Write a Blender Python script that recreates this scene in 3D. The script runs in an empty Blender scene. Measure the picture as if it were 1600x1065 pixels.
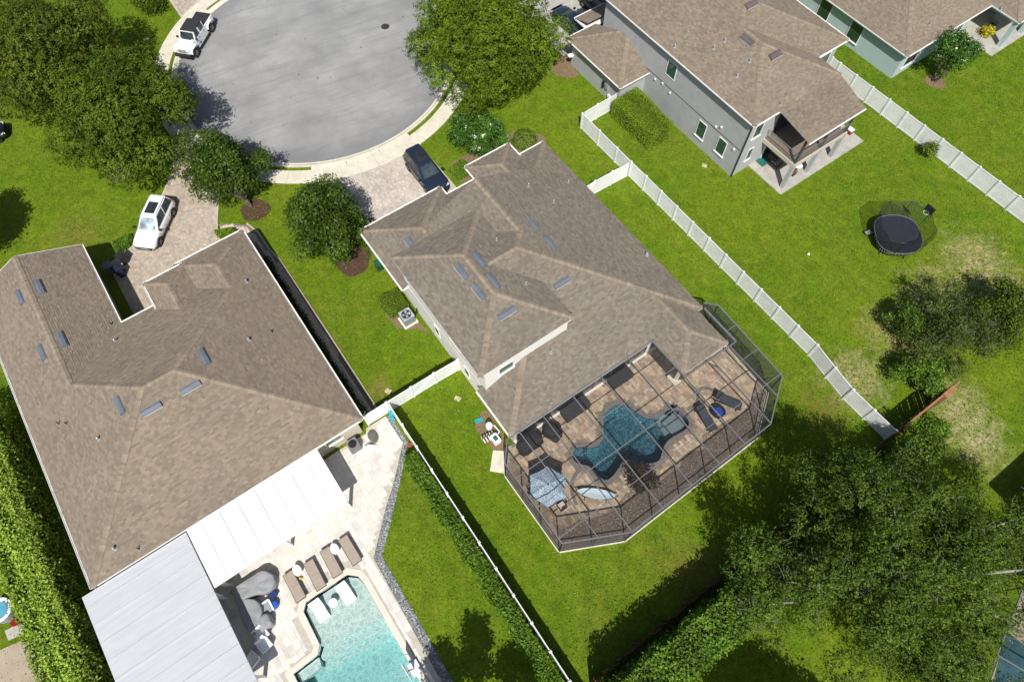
import bpy, math, random
import numpy as np
from mathutils import Vector, Matrix
from mathutils.geometry import tessellate_polygon
random.seed(7); rng = np.random.default_rng(7)
scene = bpy.context.scene
COL = scene.collection

# ------------------------------------------------------------------ camera
F, NX, NY, CAMH = 1040.0, 806.6, 1052.0, 43.5      # focal length in photo pixels, nadir pixel, flying height in metres
PCX, PCY = 800.0, 532.5
_d = Vector((NX-PCX, -(NY-PCY), -F))
UPV = (-_d).normalized()
XV = (Vector((1, 0, 0)) - UPV*UPV.x).normalized()
YV = UPV.cross(XV)
cam = bpy.data.cameras.new('camera'); camo = bpy.data.objects.new('camera', cam); COL.objects.link(camo)
camo.matrix_world = Matrix(((XV.x, XV.y, XV.z, 0), (YV.x, YV.y, YV.z, 0), (UPV.x, UPV.y, UPV.z, CAMH), (0, 0, 0, 1)))
cam.sensor_fit = 'HORIZONTAL'; cam.sensor_width = 36; cam.lens = 36*F/1600; cam.clip_end = 2000
scene.camera = camo
# ------------------------------------------------------------------ light
SUN_DIR = Vector((-0.04, 0.765, -1.0)).normalized()    # the way the light travels (shadows fall up the picture)
elev = math.asin(-SUN_DIR.z)
world = bpy.data.worlds.new('World'); scene.world = world; world.use_nodes = True
wn = world.node_tree.nodes; wl_ = world.node_tree.links; wn.clear()
sky = wn.new('ShaderNodeTexSky'); sky.sky_type = 'NISHITA'; sky.sun_disc = False
sky.sun_elevation = elev; sky.sun_rotation = math.radians(180); sky.air_density = 0.8; sky.dust_density = 1.4
bgn = wn.new('ShaderNodeBackground'); bgn.inputs[1].default_value = 0.095
wo = wn.new('ShaderNodeOutputWorld'); wl_.new(sky.outputs[0], bgn.inputs[0]); wl_.new(bgn.outputs[0], wo.inputs[0])
sl = bpy.data.lights.new('sun', 'SUN'); sl.energy = 5.0; sl.angle = math.radians(0.5); sl.color = (1.0, 0.97, 0.925)
so = bpy.data.objects.new('sun', sl); COL.objects.link(so); so.location = (0, -60, 90)
so.rotation_euler = SUN_DIR.to_track_quat('-Z', 'Y').to_euler()
scene.view_settings.view_transform = 'Standard'; scene.view_settings.look = 'None'
scene.view_settings.exposure = 0.12; scene.view_settings.gamma = 1.0
try: scene.view_settings.use_curve_mapping = False
except Exception: pass
scene.render.engine = 'CYCLES'
scene.cycles.transparent_max_bounces = 24
scene.cycles.max_bounces = 8

# ------------------------------------------------------------------ geometry helpers
YAW = -0.957
CU, SU = math.cos(YAW), math.sin(YAW)              # u runs to the back of the lots, v across the lots to the right
def W(px, py, z=0.0):
    """photo pixel -> point at height z"""
    c = Vector((px-PCX, -(py-PCY), -F))
    r = Vector((c.dot(XV), c.dot(YV), c.dot(UPV))); t = (z-CAMH)/r.z
    return Vector((r.x*t, r.y*t, z))
def UV(u, v, z=0.0): return Vector((CU*u-SU*v, SU*u+CU*v, z))
def uv(w): return (w[0]*CU+w[1]*SU, -w[0]*SU+w[1]*CU)
UD = Vector((CU, SU, 0)); VD = Vector((-SU, CU, 0)); ZD = Vector((0, 0, 1))
def wloc(o):
    l = Vector((0, 0, 0))
    while o is not None: l = l+o.location; o = o.parent
    return l
def thing(name, label, cat, loc=(0, 0, 0), rz=0.0, group=None):
    o = bpy.data.objects.new(name, None); COL.objects.link(o); o.location = loc; o.rotation_euler = (0, 0, rz)
    o.empty_display_size = .3; o['label'] = label; o['category'] = cat
    if group: o['group'] = group
    return o
def tag(o, label, cat, group=None):
    o['label'] = label; o['category'] = cat
    if group: o['group'] = group
    return o
class MB:
    def __init__(s): s.v = []; s.f = []; s.m = []; s.c = []; s.hascol = False
    def add(s, vs, fs, mi=0, col=None):
        b = len(s.v); s.v.extend([tuple(p) for p in vs])
        for k, f in enumerate(fs):
            s.f.append(tuple(b+i for i in f)); s.m.append(mi)
            s.c.append((1, 1, 1) if col is None else col)
        if col is not None: s.hascol = True
        return s
    def frame(s, o, a, b, c, mi=0, col=None):
        """parallelepiped with corner o and edges a, b, c"""
        o = Vector(o); a = Vector(a); b = Vector(b); c = Vector(c)
        P = [o, o+a, o+a+b, o+b, o+c, o+a+c, o+a+b+c, o+b+c]
        Fs = [(0, 3, 2, 1), (4, 5, 6, 7), (0, 1, 5, 4), (1, 2, 6, 5), (2, 3, 7, 6), (3, 0, 4, 7)]
        if a.cross(b).dot(c) < 0: Fs = [tuple(reversed(f)) for f in Fs]
        return s.add(P, Fs, mi, col)
    def box(s, c, sz, rz=0.0, mi=0, col=None):
        a = Vector((math.cos(rz), math.sin(rz), 0)); b = Vector((-a.y, a.x, 0)); c = Vector(c)
        return s.frame(c-a*sz[0]/2-b*sz[1]/2-ZD*sz[2]/2, a*sz[0], b*sz[1], ZD*sz[2], mi, col)
    def ubox(s, u0, u1, v0, v1, z0, z1, mi=0, col=None):
        return s.frame(UV(u0, v0, z0), UD*(u1-u0), VD*(v1-v0), ZD*(z1-z0), mi, col)
    def bar(s, p, q, w, h, up=(0, 0, 1), mi=0, col=None):
        p = Vector(p); q = Vector(q); d = q-p
        if d.length < 1e-6: return s
        up = Vector(up); sd = d.cross(up)
        if sd.length < 1e-6: sd = d.cross(Vector((1, 0, 0)))
        sd.normalize(); n = sd.cross(d).normalized()
        return s.frame(p-sd*w/2-n*h/2, d, sd*w, n*h, mi, col)
    def prism(s, pts, z0, z1, mi=0, col=None, bottom=True, holes=()):
        """pts: xy outline; a solid between z0 and z1 with optional holes"""
        def area(p): return sum(p[i][0]*p[(i+1) % len(p)][1]-p[(i+1) % len(p)][0]*p[i][1] for i in range(len(p)))
        pts = [tuple(p[:2]) for p in pts]
        if area(pts) < 0: pts = pts[::-1]
        hl = []
        for h in holes:
            h = [tuple(p[:2]) for p in h]
            hl.append(h[::-1] if area(h) > 0 else h)
        loops = [pts]+hl
        allp = [p for l in loops for p in l]
        tris = tessellate_polygon([[Vector((p[0], p[1], 0)) for p in l] for l in loops])
        n = len(allp); top = [(p[0], p[1], z1) for p in allp]; bot = [(p[0], p[1], z0) for p in allp]
        fs = []
        for t in tris:
            a, b, c = [allp[i] for i in t]
            if (b[0]-a[0])*(c[1]-a[1])-(b[1]-a[1])*(c[0]-a[0]) < 0: t = (t[0], t[2], t[1])
            fs.append(tuple(t))
            if bottom: fs.append((t[0]+n, t[2]+n, t[1]+n))
        if z1 > z0:
            o = 0
            for l in loops:
                k = len(l)
                for i in range(k):
                    j = (i+1) % k; fs.append((o+i+n, o+j+n, o+j, o+i))
                o += k
        return s.add(top+bot, fs, mi, col)
    def sheet(s, pts, z, mi=0, col=None, holes=()):
        b = MB(); b.prism(pts, z, z, bottom=False, holes=holes)
        n = len(b.v)//2
        return s.add(b.v[:n], b.f, mi, col)
    def tube(s, pts, r, n=7, mi=0, col=None, caps=True):
        pts = [Vector(p) for p in pts]; k = len(pts); rs = r if hasattr(r, '__len__') else [r]*k
        rings = []; ref = None
        for i, p in enumerate(pts):
            d = (pts[min(i+1, k-1)]-pts[max(i-1, 0)]).normalized()
            if ref is None:
                ref = d.cross(Vector((0, 0, 1)))
                if ref.length < .05: ref = d.cross(Vector((1, 0, 0)))
            ref = (ref-d*ref.dot(d)).normalized(); b = d.cross(ref)
            rings.append([p+(ref*math.cos(2*math.pi*j/n)+b*math.sin(2*math.pi*j/n))*rs[i] for j in range(n)])
        vs = [v for R in rings for v in R]; fs = []
        for i in range(k-1):
            for j in range(n):
                a = i*n+j; b2 = i*n+(j+1) % n; fs.append((a, b2, b2+n, a+n))
        if caps: fs.append(tuple(range(n-1, -1, -1))); fs.append(tuple((k-1)*n+j for j in range(n)))
        return s.add(vs, fs, mi, col)
    def lathe(s, c, prof, n=16, mi=0, col=None, sx=1.0, sy=1.0, rz=0.0):
        """prof: list of (radius, height) from bottom to top about a vertical axis through c"""
        c = Vector(c); vs = []; fs = []; ca, sa = math.cos(rz), math.sin(rz)
        for r, h in prof:
            for j in range(n):
                t = 2*math.pi*j/n; x = r*math.cos(t)*sx; y = r*math.sin(t)*sy
                vs.append(c+Vector((x*ca-y*sa, x*sa+y*ca, h)))
        for i in range(len(prof)-1):
            for j in range(n):
                a = i*n+j; b = i*n+(j+1) % n; fs.append((a, b, b+n, a+n))
        fs.append(tuple(range(n-1, -1, -1))); fs.append(tuple((len(prof)-1)*n+j for j in range(n)))
        return s.add(vs, fs, mi, col)
    def build(s, name, mats, parent=None, smooth=False, local=False, kind=None, label=None, origin=None):
        if not isinstance(mats, (list, tuple)): mats = [mats]
        me = bpy.data.meshes.new(name)
        V = np.array(s.v, dtype=np.float64).reshape(-1, 3)
        if parent is None:
            if origin is None: origin = ((V[:, 0].min()+V[:, 0].max())/2, (V[:, 1].min()+V[:, 1].max())/2, V[:, 2].min())
            off = np.array(origin)
        elif local: off = np.zeros(3)
        else: off = np.array(wloc(parent))
        me.from_pydata((V-off).tolist(), [], s.f)
        for m in mats: me.materials.append(m)
        if len(mats) > 1: me.polygons.foreach_set('material_index', s.m)
        if s.hascol:
            at = me.attributes.new('Col', 'FLOAT_COLOR', 'FACE')
            c = np.ones((len(s.f), 4)); c[:, :3] = np.array(s.c); at.data.foreach_set('color', c.ravel())
        if smooth: me.polygons.foreach_set('use_smooth', [True]*len(me.polygons))
        o = bpy.data.objects.new(name, me); COL.objects.link(o)
        if parent is None: o.location = off
        else: o.parent = parent
        if kind: o['kind'] = kind
        if label: o['label'] = label
        return o
def smooth_loop(pts, n=4):
    """closed Catmull-Rom through 2d points"""
    out = []; k = len(pts)
    for i in range(k):
        p0, p1, p2, p3 = [Vector(pts[(i+j-1) % k][:2]) for j in range(4)]
        for t in [a/n for a in range(n)]:
            out.append(tuple(.5*((2*p1)+(p2-p0)*t+(2*p0-5*p1+4*p2-p3)*t*t+(3*p1-p0-3*p2+p3)*t**3)))
    return out
def offset_loop(pts, d):
    """move a closed 2d loop outwards by d"""
    k = len(pts); A = sum(pts[i][0]*pts[(i+1) % k][1]-pts[(i+1) % k][0]*pts[i][1] for i in range(k))
    sgn = 1 if A > 0 else -1; out = []
    for i in range(k):
        a = Vector(pts[i-1]); b = Vector(pts[(i+1) % k]); t = (b-a)
        n = Vector((t.y, -t.x)).normalized()*sgn
        out.append((pts[i][0]+n.x*d, pts[i][1]+n.y*d))
    return out
def inside(p, poly):
    x, y = p; c = False; n = len(poly)
    for i in range(n):
        x1, y1 = poly[i]; x2, y2 = poly[(i+1) % n]
        if (y1 > y) != (y2 > y) and x < (x2-x1)*(y-y1)/(y2-y1)+x1: c = not c
    return c
def copy_tree(o, parent=None):
    c = o.copy(); COL.objects.link(c); c.parent = parent
    for ch in list(o.children): copy_tree(ch, c)
    return c

# ------------------------------------------------------------------ materials
MATS = {}
def _new(name):
    m = bpy.data.materials.new(name); m.use_nodes = True; n = m.node_tree.nodes; l = m.node_tree.links; n.clear()
    o = n.new('ShaderNodeOutputMaterial'); b = n.new('ShaderNodeBsdfPrincipled'); l.new(b.outputs[0], o.inputs[0])
    return m, n, l, o, b
def _pos(n): return n.new('ShaderNodeNewGeometry').outputs['Position']
def _noise(n, l, scale, detail=4, vec=None, rough=.55):
    t = n.new('ShaderNodeTexNoise'); t.inputs['Scale'].default_value = scale; t.inputs['Detail'].default_value = detail
    t.inputs['Roughness'].default_value = rough
    l.new(vec if vec is not None else _pos(n), t.inputs['Vector']); return t.outputs['Fac']
def _ramp(n, l, fac, stops):
    r = n.new('ShaderNodeValToRGB'); e = r.color_ramp.elements
    while len(e) < len(stops): e.new(.5)
    for k, (p, c) in enumerate(stops): e[k].position = p; e[k].color = (c[0], c[1], c[2], 1)
    l.new(fac, r.inputs[0]); return r.outputs[0]
def _mix(n, l, fac, a, b, mode='MIX'):
    m = n.new('ShaderNodeMix'); m.data_type = 'RGBA'; m.blend_type = mode
    for sock, val in ((m.inputs[0], fac), (m.inputs[6], a), (m.inputs[7], b)):
        if hasattr(val, 'links') or hasattr(val, 'is_linked'): l.new(val, sock)
        elif isinstance(val, (int, float)): sock.default_value = val
        else: sock.default_value = (val[0], val[1], val[2], 1)
    return m.outputs[2]
def _math(n, l, op, a, b=None, clamp=False):
    m = n.new('ShaderNodeMath'); m.operation = op; m.use_clamp = clamp
    for k, val in enumerate((a, b)):
        if val is None: continue
        if hasattr(val, 'is_linked'): l.new(val, m.inputs[k])
        else: m.inputs[k].default_value = val
    return m.outputs[0]
def _bump(n, l, b, h, strength=.5, dist=.02):
    k = n.new('ShaderNodeBump'); k.inputs['Strength'].default_value = strength; k.inputs['Distance'].default_value = dist
    l.new(h, k.inputs['Height']); l.new(k.outputs[0], b.inputs['Normal'])
def mul(c, k): return tuple(max(0, min(1, x*k)) for x in c)
def simple(name, col, rough=.7, metal=0.0, spec=.35, var=.12, scale=3.0, fine=0.0, bump=0.0, bscale=60.0, dirt=None, coat=0.0):
    m, n, l, o, b = _new(name)
    b.inputs['Roughness'].default_value = rough; b.inputs['Metallic'].default_value = metal
    b.inputs['Specular IOR Level'].default_value = spec; b.inputs['Coat Weight'].default_value = coat
    c = _ramp(n, l, _noise(n, l, scale, 5), [(.3, mul(col, 1-var)), (.7, mul(col, 1+var))])
    if fine: c = _mix(n, l, 1.0, c, _ramp(n, l, _noise(n, l, 45, 3), [(.3, (1-fine,)*3), (.7, (1, 1, 1))]), 'MULTIPLY')
    if dirt: c = _mix(n, l, _math(n, l, 'MULTIPLY', _ramp(n, l, _noise(n, l, dirt[1], 6, rough=.7), [(.5, (0, 0, 0)), (.75, (1, 1, 1))]), dirt[2]), c, dirt[0])
    l.new(c, b.inputs['Base Color'])
    if bump: _bump(n, l, b, _noise(n, l, bscale, 3), bump, .01)
    MATS[name] = m; return m
def attr_mat(name, rough=.85, spec=.25, var=.25, scale=1.2, fine=.25, bump=.3, bscale=70, fscale=50, stain=None):
    m, n, l, o, b = _new(name)
    b.inputs['Roughness'].default_value = rough; b.inputs['Specular IOR Level'].default_value = spec
    a = n.new('ShaderNodeAttribute'); a.attribute_name = 'Col'
    c = _mix(n, l, 1.0, a.outputs['Color'], _ramp(n, l, _noise(n, l, scale, 5), [(.3, (1-var,)*3), (.7, (1+var*.3,)*3)]), 'MULTIPLY')
    c = _mix(n, l, 1.0, c, _ramp(n, l, _noise(n, l, fscale, 3), [(.3, (1-fine,)*3), (.7, (1, 1, 1))]), 'MULTIPLY')
    if stain: c = _mix(n, l, _ramp(n, l, _noise(n, l, stain[1], 5, rough=.65), [(.52, (0, 0, 0)), (.8, (stain[2],)*3)]), c, stain[0])
    l.new(c, b.inputs['Base Color'])
    if bump: _bump(n, l, b, _noise(n, l, bscale, 3), bump, .008)
    MATS[name] = m; return m
def leaf_mat(name, trans=.16, rough=.6):
    m, n, l, o, b = _new(name)
    a = n.new('ShaderNodeAttribute'); a.attribute_name = 'Col'
    b.inputs['Roughness'].default_value = rough; b.inputs['Specular IOR Level'].default_value = .16
    c = _mix(n, l, 1.0, a.outputs['Color'], _ramp(n, l, _noise(n, l, .9, 3), [(.3, (.8, .86, .8)), (.7, (1.1, 1.08, 1))]), 'MULTIPLY')
    l.new(c, b.inputs['Base Color'])
    t = n.new('ShaderNodeBsdfTranslucent'); l.new(_mix(n, l, 1.0, c, (1.25, 1.35, .5), 'MULTIPLY'), t.inputs[0])
    x = n.new('ShaderNodeMixShader'); x.inputs[0].default_value = trans
    l.new(b.outputs[0], x.inputs[1]); l.new(t.outputs[0], x.inputs[2]); l.new(x.outputs[0], o.inputs[0])
    MATS[name] = m; return m
def screen_mat(name, col, opacity):
    m, n, l, o, b = _new(name)
    b.inputs['Base Color'].default_value = (*col, 1); b.inputs['Roughness'].default_value = .8
    t = n.new('ShaderNodeBsdfTransparent'); x = n.new('ShaderNodeMixShader')
    f = _ramp(n, l, _noise(n, l, 2.5, 3), [(.3, (opacity*.92,)*3), (.7, (min(1, opacity*1.08),)*3)])
    l.new(f, x.inputs[0]); l.new(t.outputs[0], x.inputs[1]); l.new(b.outputs[0], x.inputs[2]); l.new(x.outputs[0], o.inputs[0])
    MATS[name] = m; return m
def glass_mat(name, col, rough=.04, spec=.6, var=.3):
    m, n, l, o, b = _new(name)
    l.new(_ramp(n, l, _noise(n, l, 1.3, 2), [(.35, mul(col, 1-var)), (.65, mul(col, 1+var))]), b.inputs['Base Color'])
    b.inputs['Roughness'].default_value = rough; b.inputs['Specular IOR Level'].default_value = spec
    MATS[name] = m; return m
def water_mat(name, absorb, density, ripple=3.2):
    m, n, l, o, b = _new(name); n.remove(b)
    t = n.new('ShaderNodeBsdfTransparent'); g = n.new('ShaderNodeBsdfGlossy'); g.inputs['Roughness'].default_value = .06
    g.inputs['Color'].default_value = (1, 1, 1, 1)
    k = n.new('ShaderNodeBump'); k.inputs['Strength'].default_value = .8; k.inputs['Distance'].default_value = .05
    v = n.new('ShaderNodeTexVoronoi'); v.feature = 'SMOOTH_F1'; v.inputs['Scale'].default_value = ripple
    mp = n.new('ShaderNodeVectorMath'); mp.operation = 'MULTIPLY_ADD'
    nz = n.new('ShaderNodeTexNoise'); nz.inputs['Scale'].default_value = 1.5; l.new(_pos(n), nz.inputs['Vector'])
    l.new(nz.outputs['Color'], mp.inputs[0]); mp.inputs[1].default_value = (.7, .7, 0); l.new(_pos(n), mp.inputs[2])
    l.new(mp.outputs[0], v.inputs['Vector']); l.new(v.outputs['Distance'], k.inputs['Height']); l.new(k.outputs[0], g.inputs['Normal'])
    fr = n.new('ShaderNodeFresnel'); fr.inputs[0].default_value = 1.33; l.new(k.outputs[0], fr.inputs['Normal'])
    x = n.new('ShaderNodeMixShader'); l.new(fr.outputs[0], x.inputs[0]); l.new(t.outputs[0], x.inputs[1]); l.new(g.outputs[0], x.inputs[2])
    l.new(x.outputs[0], o.inputs['Surface'])
    va = n.new('ShaderNodeVolumeAbsorption'); va.inputs['Color'].default_value = (*absorb, 1); va.inputs['Density'].default_value = density
    l.new(va.outputs[0], o.inputs['Volume'])
    MATS[name] = m; return m
# ------------------------------------------------------------------ materials used
def make_grass():
    m, n, l, o, b = _new('grass')
    b.inputs['Roughness'].default_value = .9; b.inputs['Specular IOR Level'].default_value = .15
    big = _noise(n, l, .07, 4, rough=.6); mid = _noise(n, l, .45, 6, rough=.65); fin = _noise(n, l, 7, 4, rough=.7); vf = _noise(n, l, 30, 3, rough=.7)
    c = _ramp(n, l, big, [(.32, (.096, .196, .006)), (.5, (.134, .234, .008)), (.68, (.182, .258, .011))])
    c = _mix(n, l, _ramp(n, l, mid, [(.38, (0, 0, 0)), (.72, (.75,)*3)]), c, (.192, .228, .019))
    c = _mix(n, l, _ramp(n, l, _noise(n, l, .8, 5, rough=.7), [(.5, (0, 0, 0)), (.8, (.55,)*3)]), c, (.070, .142, .006))
    # mowing lanes along the lots
    pos = _pos(n); dt = n.new('ShaderNodeVectorMath'); dt.operation = 'DOT_PRODUCT'; l.new(pos, dt.inputs[0]); dt.inputs[1].default_value = tuple(VD)
    wob = _math(n, l, 'ADD', dt.outputs['Value'], _math(n, l, 'MULTIPLY', _noise(n, l, .16, 4), 9.0))
    st = _math(n, l, 'SINE', _math(n, l, 'MULTIPLY', wob, 2*math.pi/1.25))
    c = _mix(n, l, 1.0, c, _ramp(n, l, _math(n, l, 'MULTIPLY_ADD', st, .5), [(0, (.965,)*3), (1, (1.03,)*3)]), 'MULTIPLY')
    # worn and dry places, each with its own spot on the lots
    dry = [((1525, 405), 3.0, (.50, .40, .26), .95), ((1470, 470), 3.2, (.52, .42, .28), .95), ((1400, 520), 2.6, (.48, .38, .24), .9),
           ((1330, 435), 2.0, (.22, .19, .04), .55), ((1335, 590), 2.6, (.52, .43, .30), .9), ((1560, 455), 2.4, (.46, .37, .24), .85),
           ((1500, 640), 2.6, (.52, .43, .30), .85), ((1530, 690), 2.4, (.52, .44, .31), .85), ((120, 365), 2.6, (.24, .19, .06), .65), ((175, 375), 2.0, (.22, .18, .05), .6),
           ((1130, 250), 3.0, (.17, .17, .03), .5), ((1010, 215), 2.5, (.20, .18, .04), .5), ((1045, 235), 2.5, (.20, .17, .04), .5),
           ((1000, 900), 3.0, (.19, .17, .03), .6), ((1050, 880), 2.0, (.26, .20, .07), .6), ((935, 985), 1.8, (.26, .19, .07), .6), ((640, 780), 2.2, (.17, .14, .04), .6),
           ((580, 500), 1.6, (.22, .20, .05), .6), ((530, 480), 1.6, (.24, .21, .06), .5), ((700, 830), 1.8, (.20, .17, .03), .4), ((1225, 590), 1.8, (.24, .19, .05), .5), ((1290, 640), 2.2, (.20, .15, .05), .8), ((1100, 900), 2.6, (.24, .17, .06), .8), ((590, 610), 1.2, (.26, .20, .08), .8), ((515, 530), .8, (.28, .2, .1), .7)]
    en = _noise(n, l, 1.1, 6, rough=.7); sp = _noise(n, l, 3.2, 8, rough=.8)
    for (px, py), r, col, amt in dry:
        w = W(px, py); ds = n.new('ShaderNodeVectorMath'); ds.operation = 'DISTANCE'; l.new(pos, ds.inputs[0]); ds.inputs[1].default_value = tuple(w)
        k = _math(n, l, 'SUBTRACT', 1.25, _math(n, l, 'DIVIDE', ds.outputs['Value'], r), clamp=False)
        k = _math(n, l, 'ADD', k, _math(n, l, 'MULTIPLY', _math(n, l, 'SUBTRACT', en, .55), 2.4))
        k = _math(n, l, 'MULTIPLY', k, _math(n, l, 'MULTIPLY', _math(n, l, 'SUBTRACT', sp, .40), 6.5 if amt > .6 else 3.0), clamp=True)
        c = _mix(n, l, _math(n, l, 'MULTIPLY', k, amt), c, col)
    c = _mix(n, l, 1.0, c, _ramp(n, l, _noise(n, l, .95, 7, rough=.75), [(.3, (.68, .72, .62)), (.7, (1.3, 1.22, 1.2))]), 'MULTIPLY')
    c = _mix(n, l, 1.0, c, _ramp(n, l, _noise(n, l, 3.0, 8, rough=.85), [(.3, (.6, .66, .6)), (.7, (1.34, 1.28, 1.3))]), 'MULTIPLY')
    c = _mix(n, l, 1.0, c, _ramp(n, l, fin, [(.25, (.62, .66, .6)), (.75, (1.22, 1.18, 1.1))]), 'MULTIPLY')
    c = _mix(n, l, 1.0, c, _ramp(n, l, vf, [(.25, (.6, .64, .6)), (.75, (1.2, 1.18, 1.1))]), 'MULTIPLY')
    l.new(c, b.inputs['Base Color'])
    h = _math(n, l, 'ADD', fin, _math(n, l, 'MULTIPLY', vf, .8)); _bump(n, l, b, h, .9, .06)
    return m
GRASS = make_grass()
def make_asphalt():
    m, n, l, o, b = _new('asphalt'); b.inputs['Roughness'].default_value = .9; b.inputs['Specular IOR Level'].default_value = .2
    pos = _pos(n); mp = n.new('ShaderNodeMapping'); mp.vector_type = 'TEXTURE'; l.new(pos, mp.inputs[0])
    mp.inputs['Rotation'].default_value = (0, 0, .45); mp.inputs['Scale'].default_value = (6.0, .8, 1)
    c = _ramp(n, l, _noise(n, l, .25, 6, rough=.6), [(.28, (.225, .224, .215)), (.72, (.36, .356, .342))])
    c = _mix(n, l, _ramp(n, l, _noise(n, l, .9, 6, mp.outputs[0], .7), [(.48, (0, 0, 0)), (.72, (.75,)*3)]), c, (.205, .203, .198))
    # tyre arcs round the circle
    ds = n.new('ShaderNodeVectorMath'); ds.operation = 'DISTANCE'; l.new(pos, ds.inputs[0]); ds.inputs[1].default_value = (-18.49, 51.15, 0)
    ring = _math(n, l, 'SINE', _math(n, l, 'MULTIPLY', _math(n, l, 'ADD', ds.outputs['Value'], _math(n, l, 'MULTIPLY', _noise(n, l, .3, 3), 2.5)), 3.1))
    c = _mix(n, l, _math(n, l, 'MULTIPLY', _ramp(n, l, ring, [(.6, (0, 0, 0)), (1, (1, 1, 1))]), _math(n, l, 'MULTIPLY', _noise(n, l, .35, 4), .16)), c, (.22, .222, .228))
    edge = _ramp(n, l, _math(n, l, 'ADD', ds.outputs['Value'], _math(n, l, 'MULTIPLY', _noise(n, l, .7, 5), 2.6)), [(0, (0, 0, 0)), (1, (1, 1, 1))])
    mr = n.new('ShaderNodeMapRange'); l.new(_math(n, l, 'ADD', ds.outputs['Value'], _math(n, l, 'MULTIPLY', _noise(n, l, .7, 5), 2.6)), mr.inputs[0])
    mr.inputs[1].default_value = 11.6; mr.inputs[2].default_value = 13.6; c = _mix(n, l, _math(n, l, 'MULTIPLY', mr.outputs[0], .6), c, (.17, .17, .175))
    # cracks
    v = n.new('ShaderNodeTexVoronoi'); v.feature = 'DISTANCE_TO_EDGE'; v.inputs['Scale'].default_value = .075
    wv = n.new('ShaderNodeVectorMath'); wv.operation = 'MULTIPLY_ADD'; nz = n.new('ShaderNodeTexNoise'); nz.inputs['Scale'].default_value = .6; nz.inputs['Detail'].default_value = 6
    l.new(pos, nz.inputs['Vector']); l.new(nz.outputs['Color'], wv.inputs[0]); wv.inputs[1].default_value = (2, 2, 0); l.new(pos, wv.inputs[2]); l.new(wv.outputs[0], v.inputs['Vector'])
    c = _mix(n, l, _math(n, l, 'MULTIPLY', _ramp(n, l, v.outputs['Distance'], [(.0004, (1, 1, 1)), (.0012, (0, 0, 0))]), .12), c, (.14, .14, .145))
    c = _mix(n, l, _ramp(n, l, _noise(n, l, 1.7, 2, rough=.4), [(.74, (0, 0, 0)), (.76, (.8,)*3)]), c, (.12, .11, .11))
    c = _mix(n, l, 1.0, c, _ramp(n, l, _noise(n, l, 25, 4), [(.3, (.86,)*3), (.7, (1.07,)*3)]), 'MULTIPLY')
    l.new(c, b.inputs['Base Color']); _bump(n, l, b, _noise(n, l, 60, 3), .4, .006); return m
ASPHALT = make_asphalt()
CONC = simple('concrete', (.66, .61, .49), .85, var=.10, scale=.9, fine=.12, bump=.2, dirt=((.38, .34, .27), 1.7, .6))
CONC_GREY = simple('concrete_grey', (.42, .40, .35), .88, var=.15, scale=1.2, fine=.15, bump=.2, dirt=((.25, .23, .2), 2.0, .6))
JOINT = simple('joint_sand', (.20, .17, .13), .95, var=.2, scale=4)
JOINT_L = simple('joint_light', (.46, .42, .35), .95, var=.15, scale=4)
PAVER = attr_mat('paver', .85, .2, .18, .5, .15, .25, stain=((.30, .26, .22), .8, .35))
PEBBLE = attr_mat('pebble', .9, .2, .2, 2, .2, 0)
MULCH = simple('mulch', (.10, .052, .034), .95, var=.5, scale=14, fine=.5, bump=1.0, bscale=30)
MULCH_B = simple('bark_chips', (.25, .17, .10), .95, var=.45, scale=16, fine=.5, bump=1.0, bscale=30)
SOIL = simple('soil', (.19, .13, .075), .95, var=.4, scale=6, fine=.4, bump=.8)
SHINGLE = attr_mat('shingle', .92, .18, .10, .35, .26, .5, 55, 60, stain=((.12, .105, .092), .22, .26))
CAPS = attr_mat('ridge_cap_shingle', .92, .18, .15, 1.0, .3, .5)
DECKING = simple('roof_deck', (.13, .105, .085), .95, var=.2, scale=3)
WHITE = simple('white_paint', (.78, .77, .74), .45, var=.03, scale=2, dirt=((.55, .52, .46), 1.5, .35))
VINYL = simple('white_vinyl', (.79, .79, .775), .4, var=.05, scale=1.2, dirt=((.52, .53, .44), 1.1, .55))
CREAM = simple('cream_stucco', (.76, .73, .66), .9, var=.05, scale=2, bump=.4, bscale=90, dirt=((.55, .5, .42), 1.2, .3))
GREYWALL = simple('grey_stucco', (.40, .41, .40), .9, var=.06, scale=1.5, bump=.4, bscale=90, dirt=((.26, .26, .25), .8, .35))
TEAL = simple('pale_teal_stucco', (.40, .50, .49), .9, var=.05, scale=1.5, bump=.4, bscale=90)
BEIGE = simple('beige_stucco', (.52, .46, .36), .9, var=.06, scale=1.5, bump=.4)
VENT = simple('vent_metal', (.135, .15, .172), .45, metal=.0, spec=.4, var=.12, scale=2)
FLASH = simple('flashing', (.21, .19, .17), .7, var=.15)
VENT_BR = simple('vent_metal_brown', (.12, .095, .09), .5, spec=.4, var=.12, scale=2)
VENT_DK = simple('vent_slot', (.05, .05, .05), .8, var=.1)
GALV = simple('galvanised', (.55, .58, .6), .35, metal=.6, var=.12, scale=8)
GLASSG = glass_mat('green_window_glass', (.085, .17, .10))
GLASSD = glass_mat('dark_glass', (.025, .03, .035))
BRONZE = simple('bronze_aluminium', (.065, .062, .06), .5, spec=.5, var=.15, scale=4)
GREYFR = simple('grey_aluminium', (.17, .17, .175), .45, spec=.5, var=.12, scale=3)
SCREEN_ROOF = screen_mat('screen_cloth', (.03, .03, .031), .17)
SCREEN_WALL = screen_mat('screen_cloth_wall', (.06, .06, .064), .56)
COPING = simple('pool_coping', (.19, .165, .145), .8, var=.25, scale=5, fine=.25, bump=.3)
BLACKPL = simple('black_plastic', (.022, .022, .024), .55, var=.2, scale=5)
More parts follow.
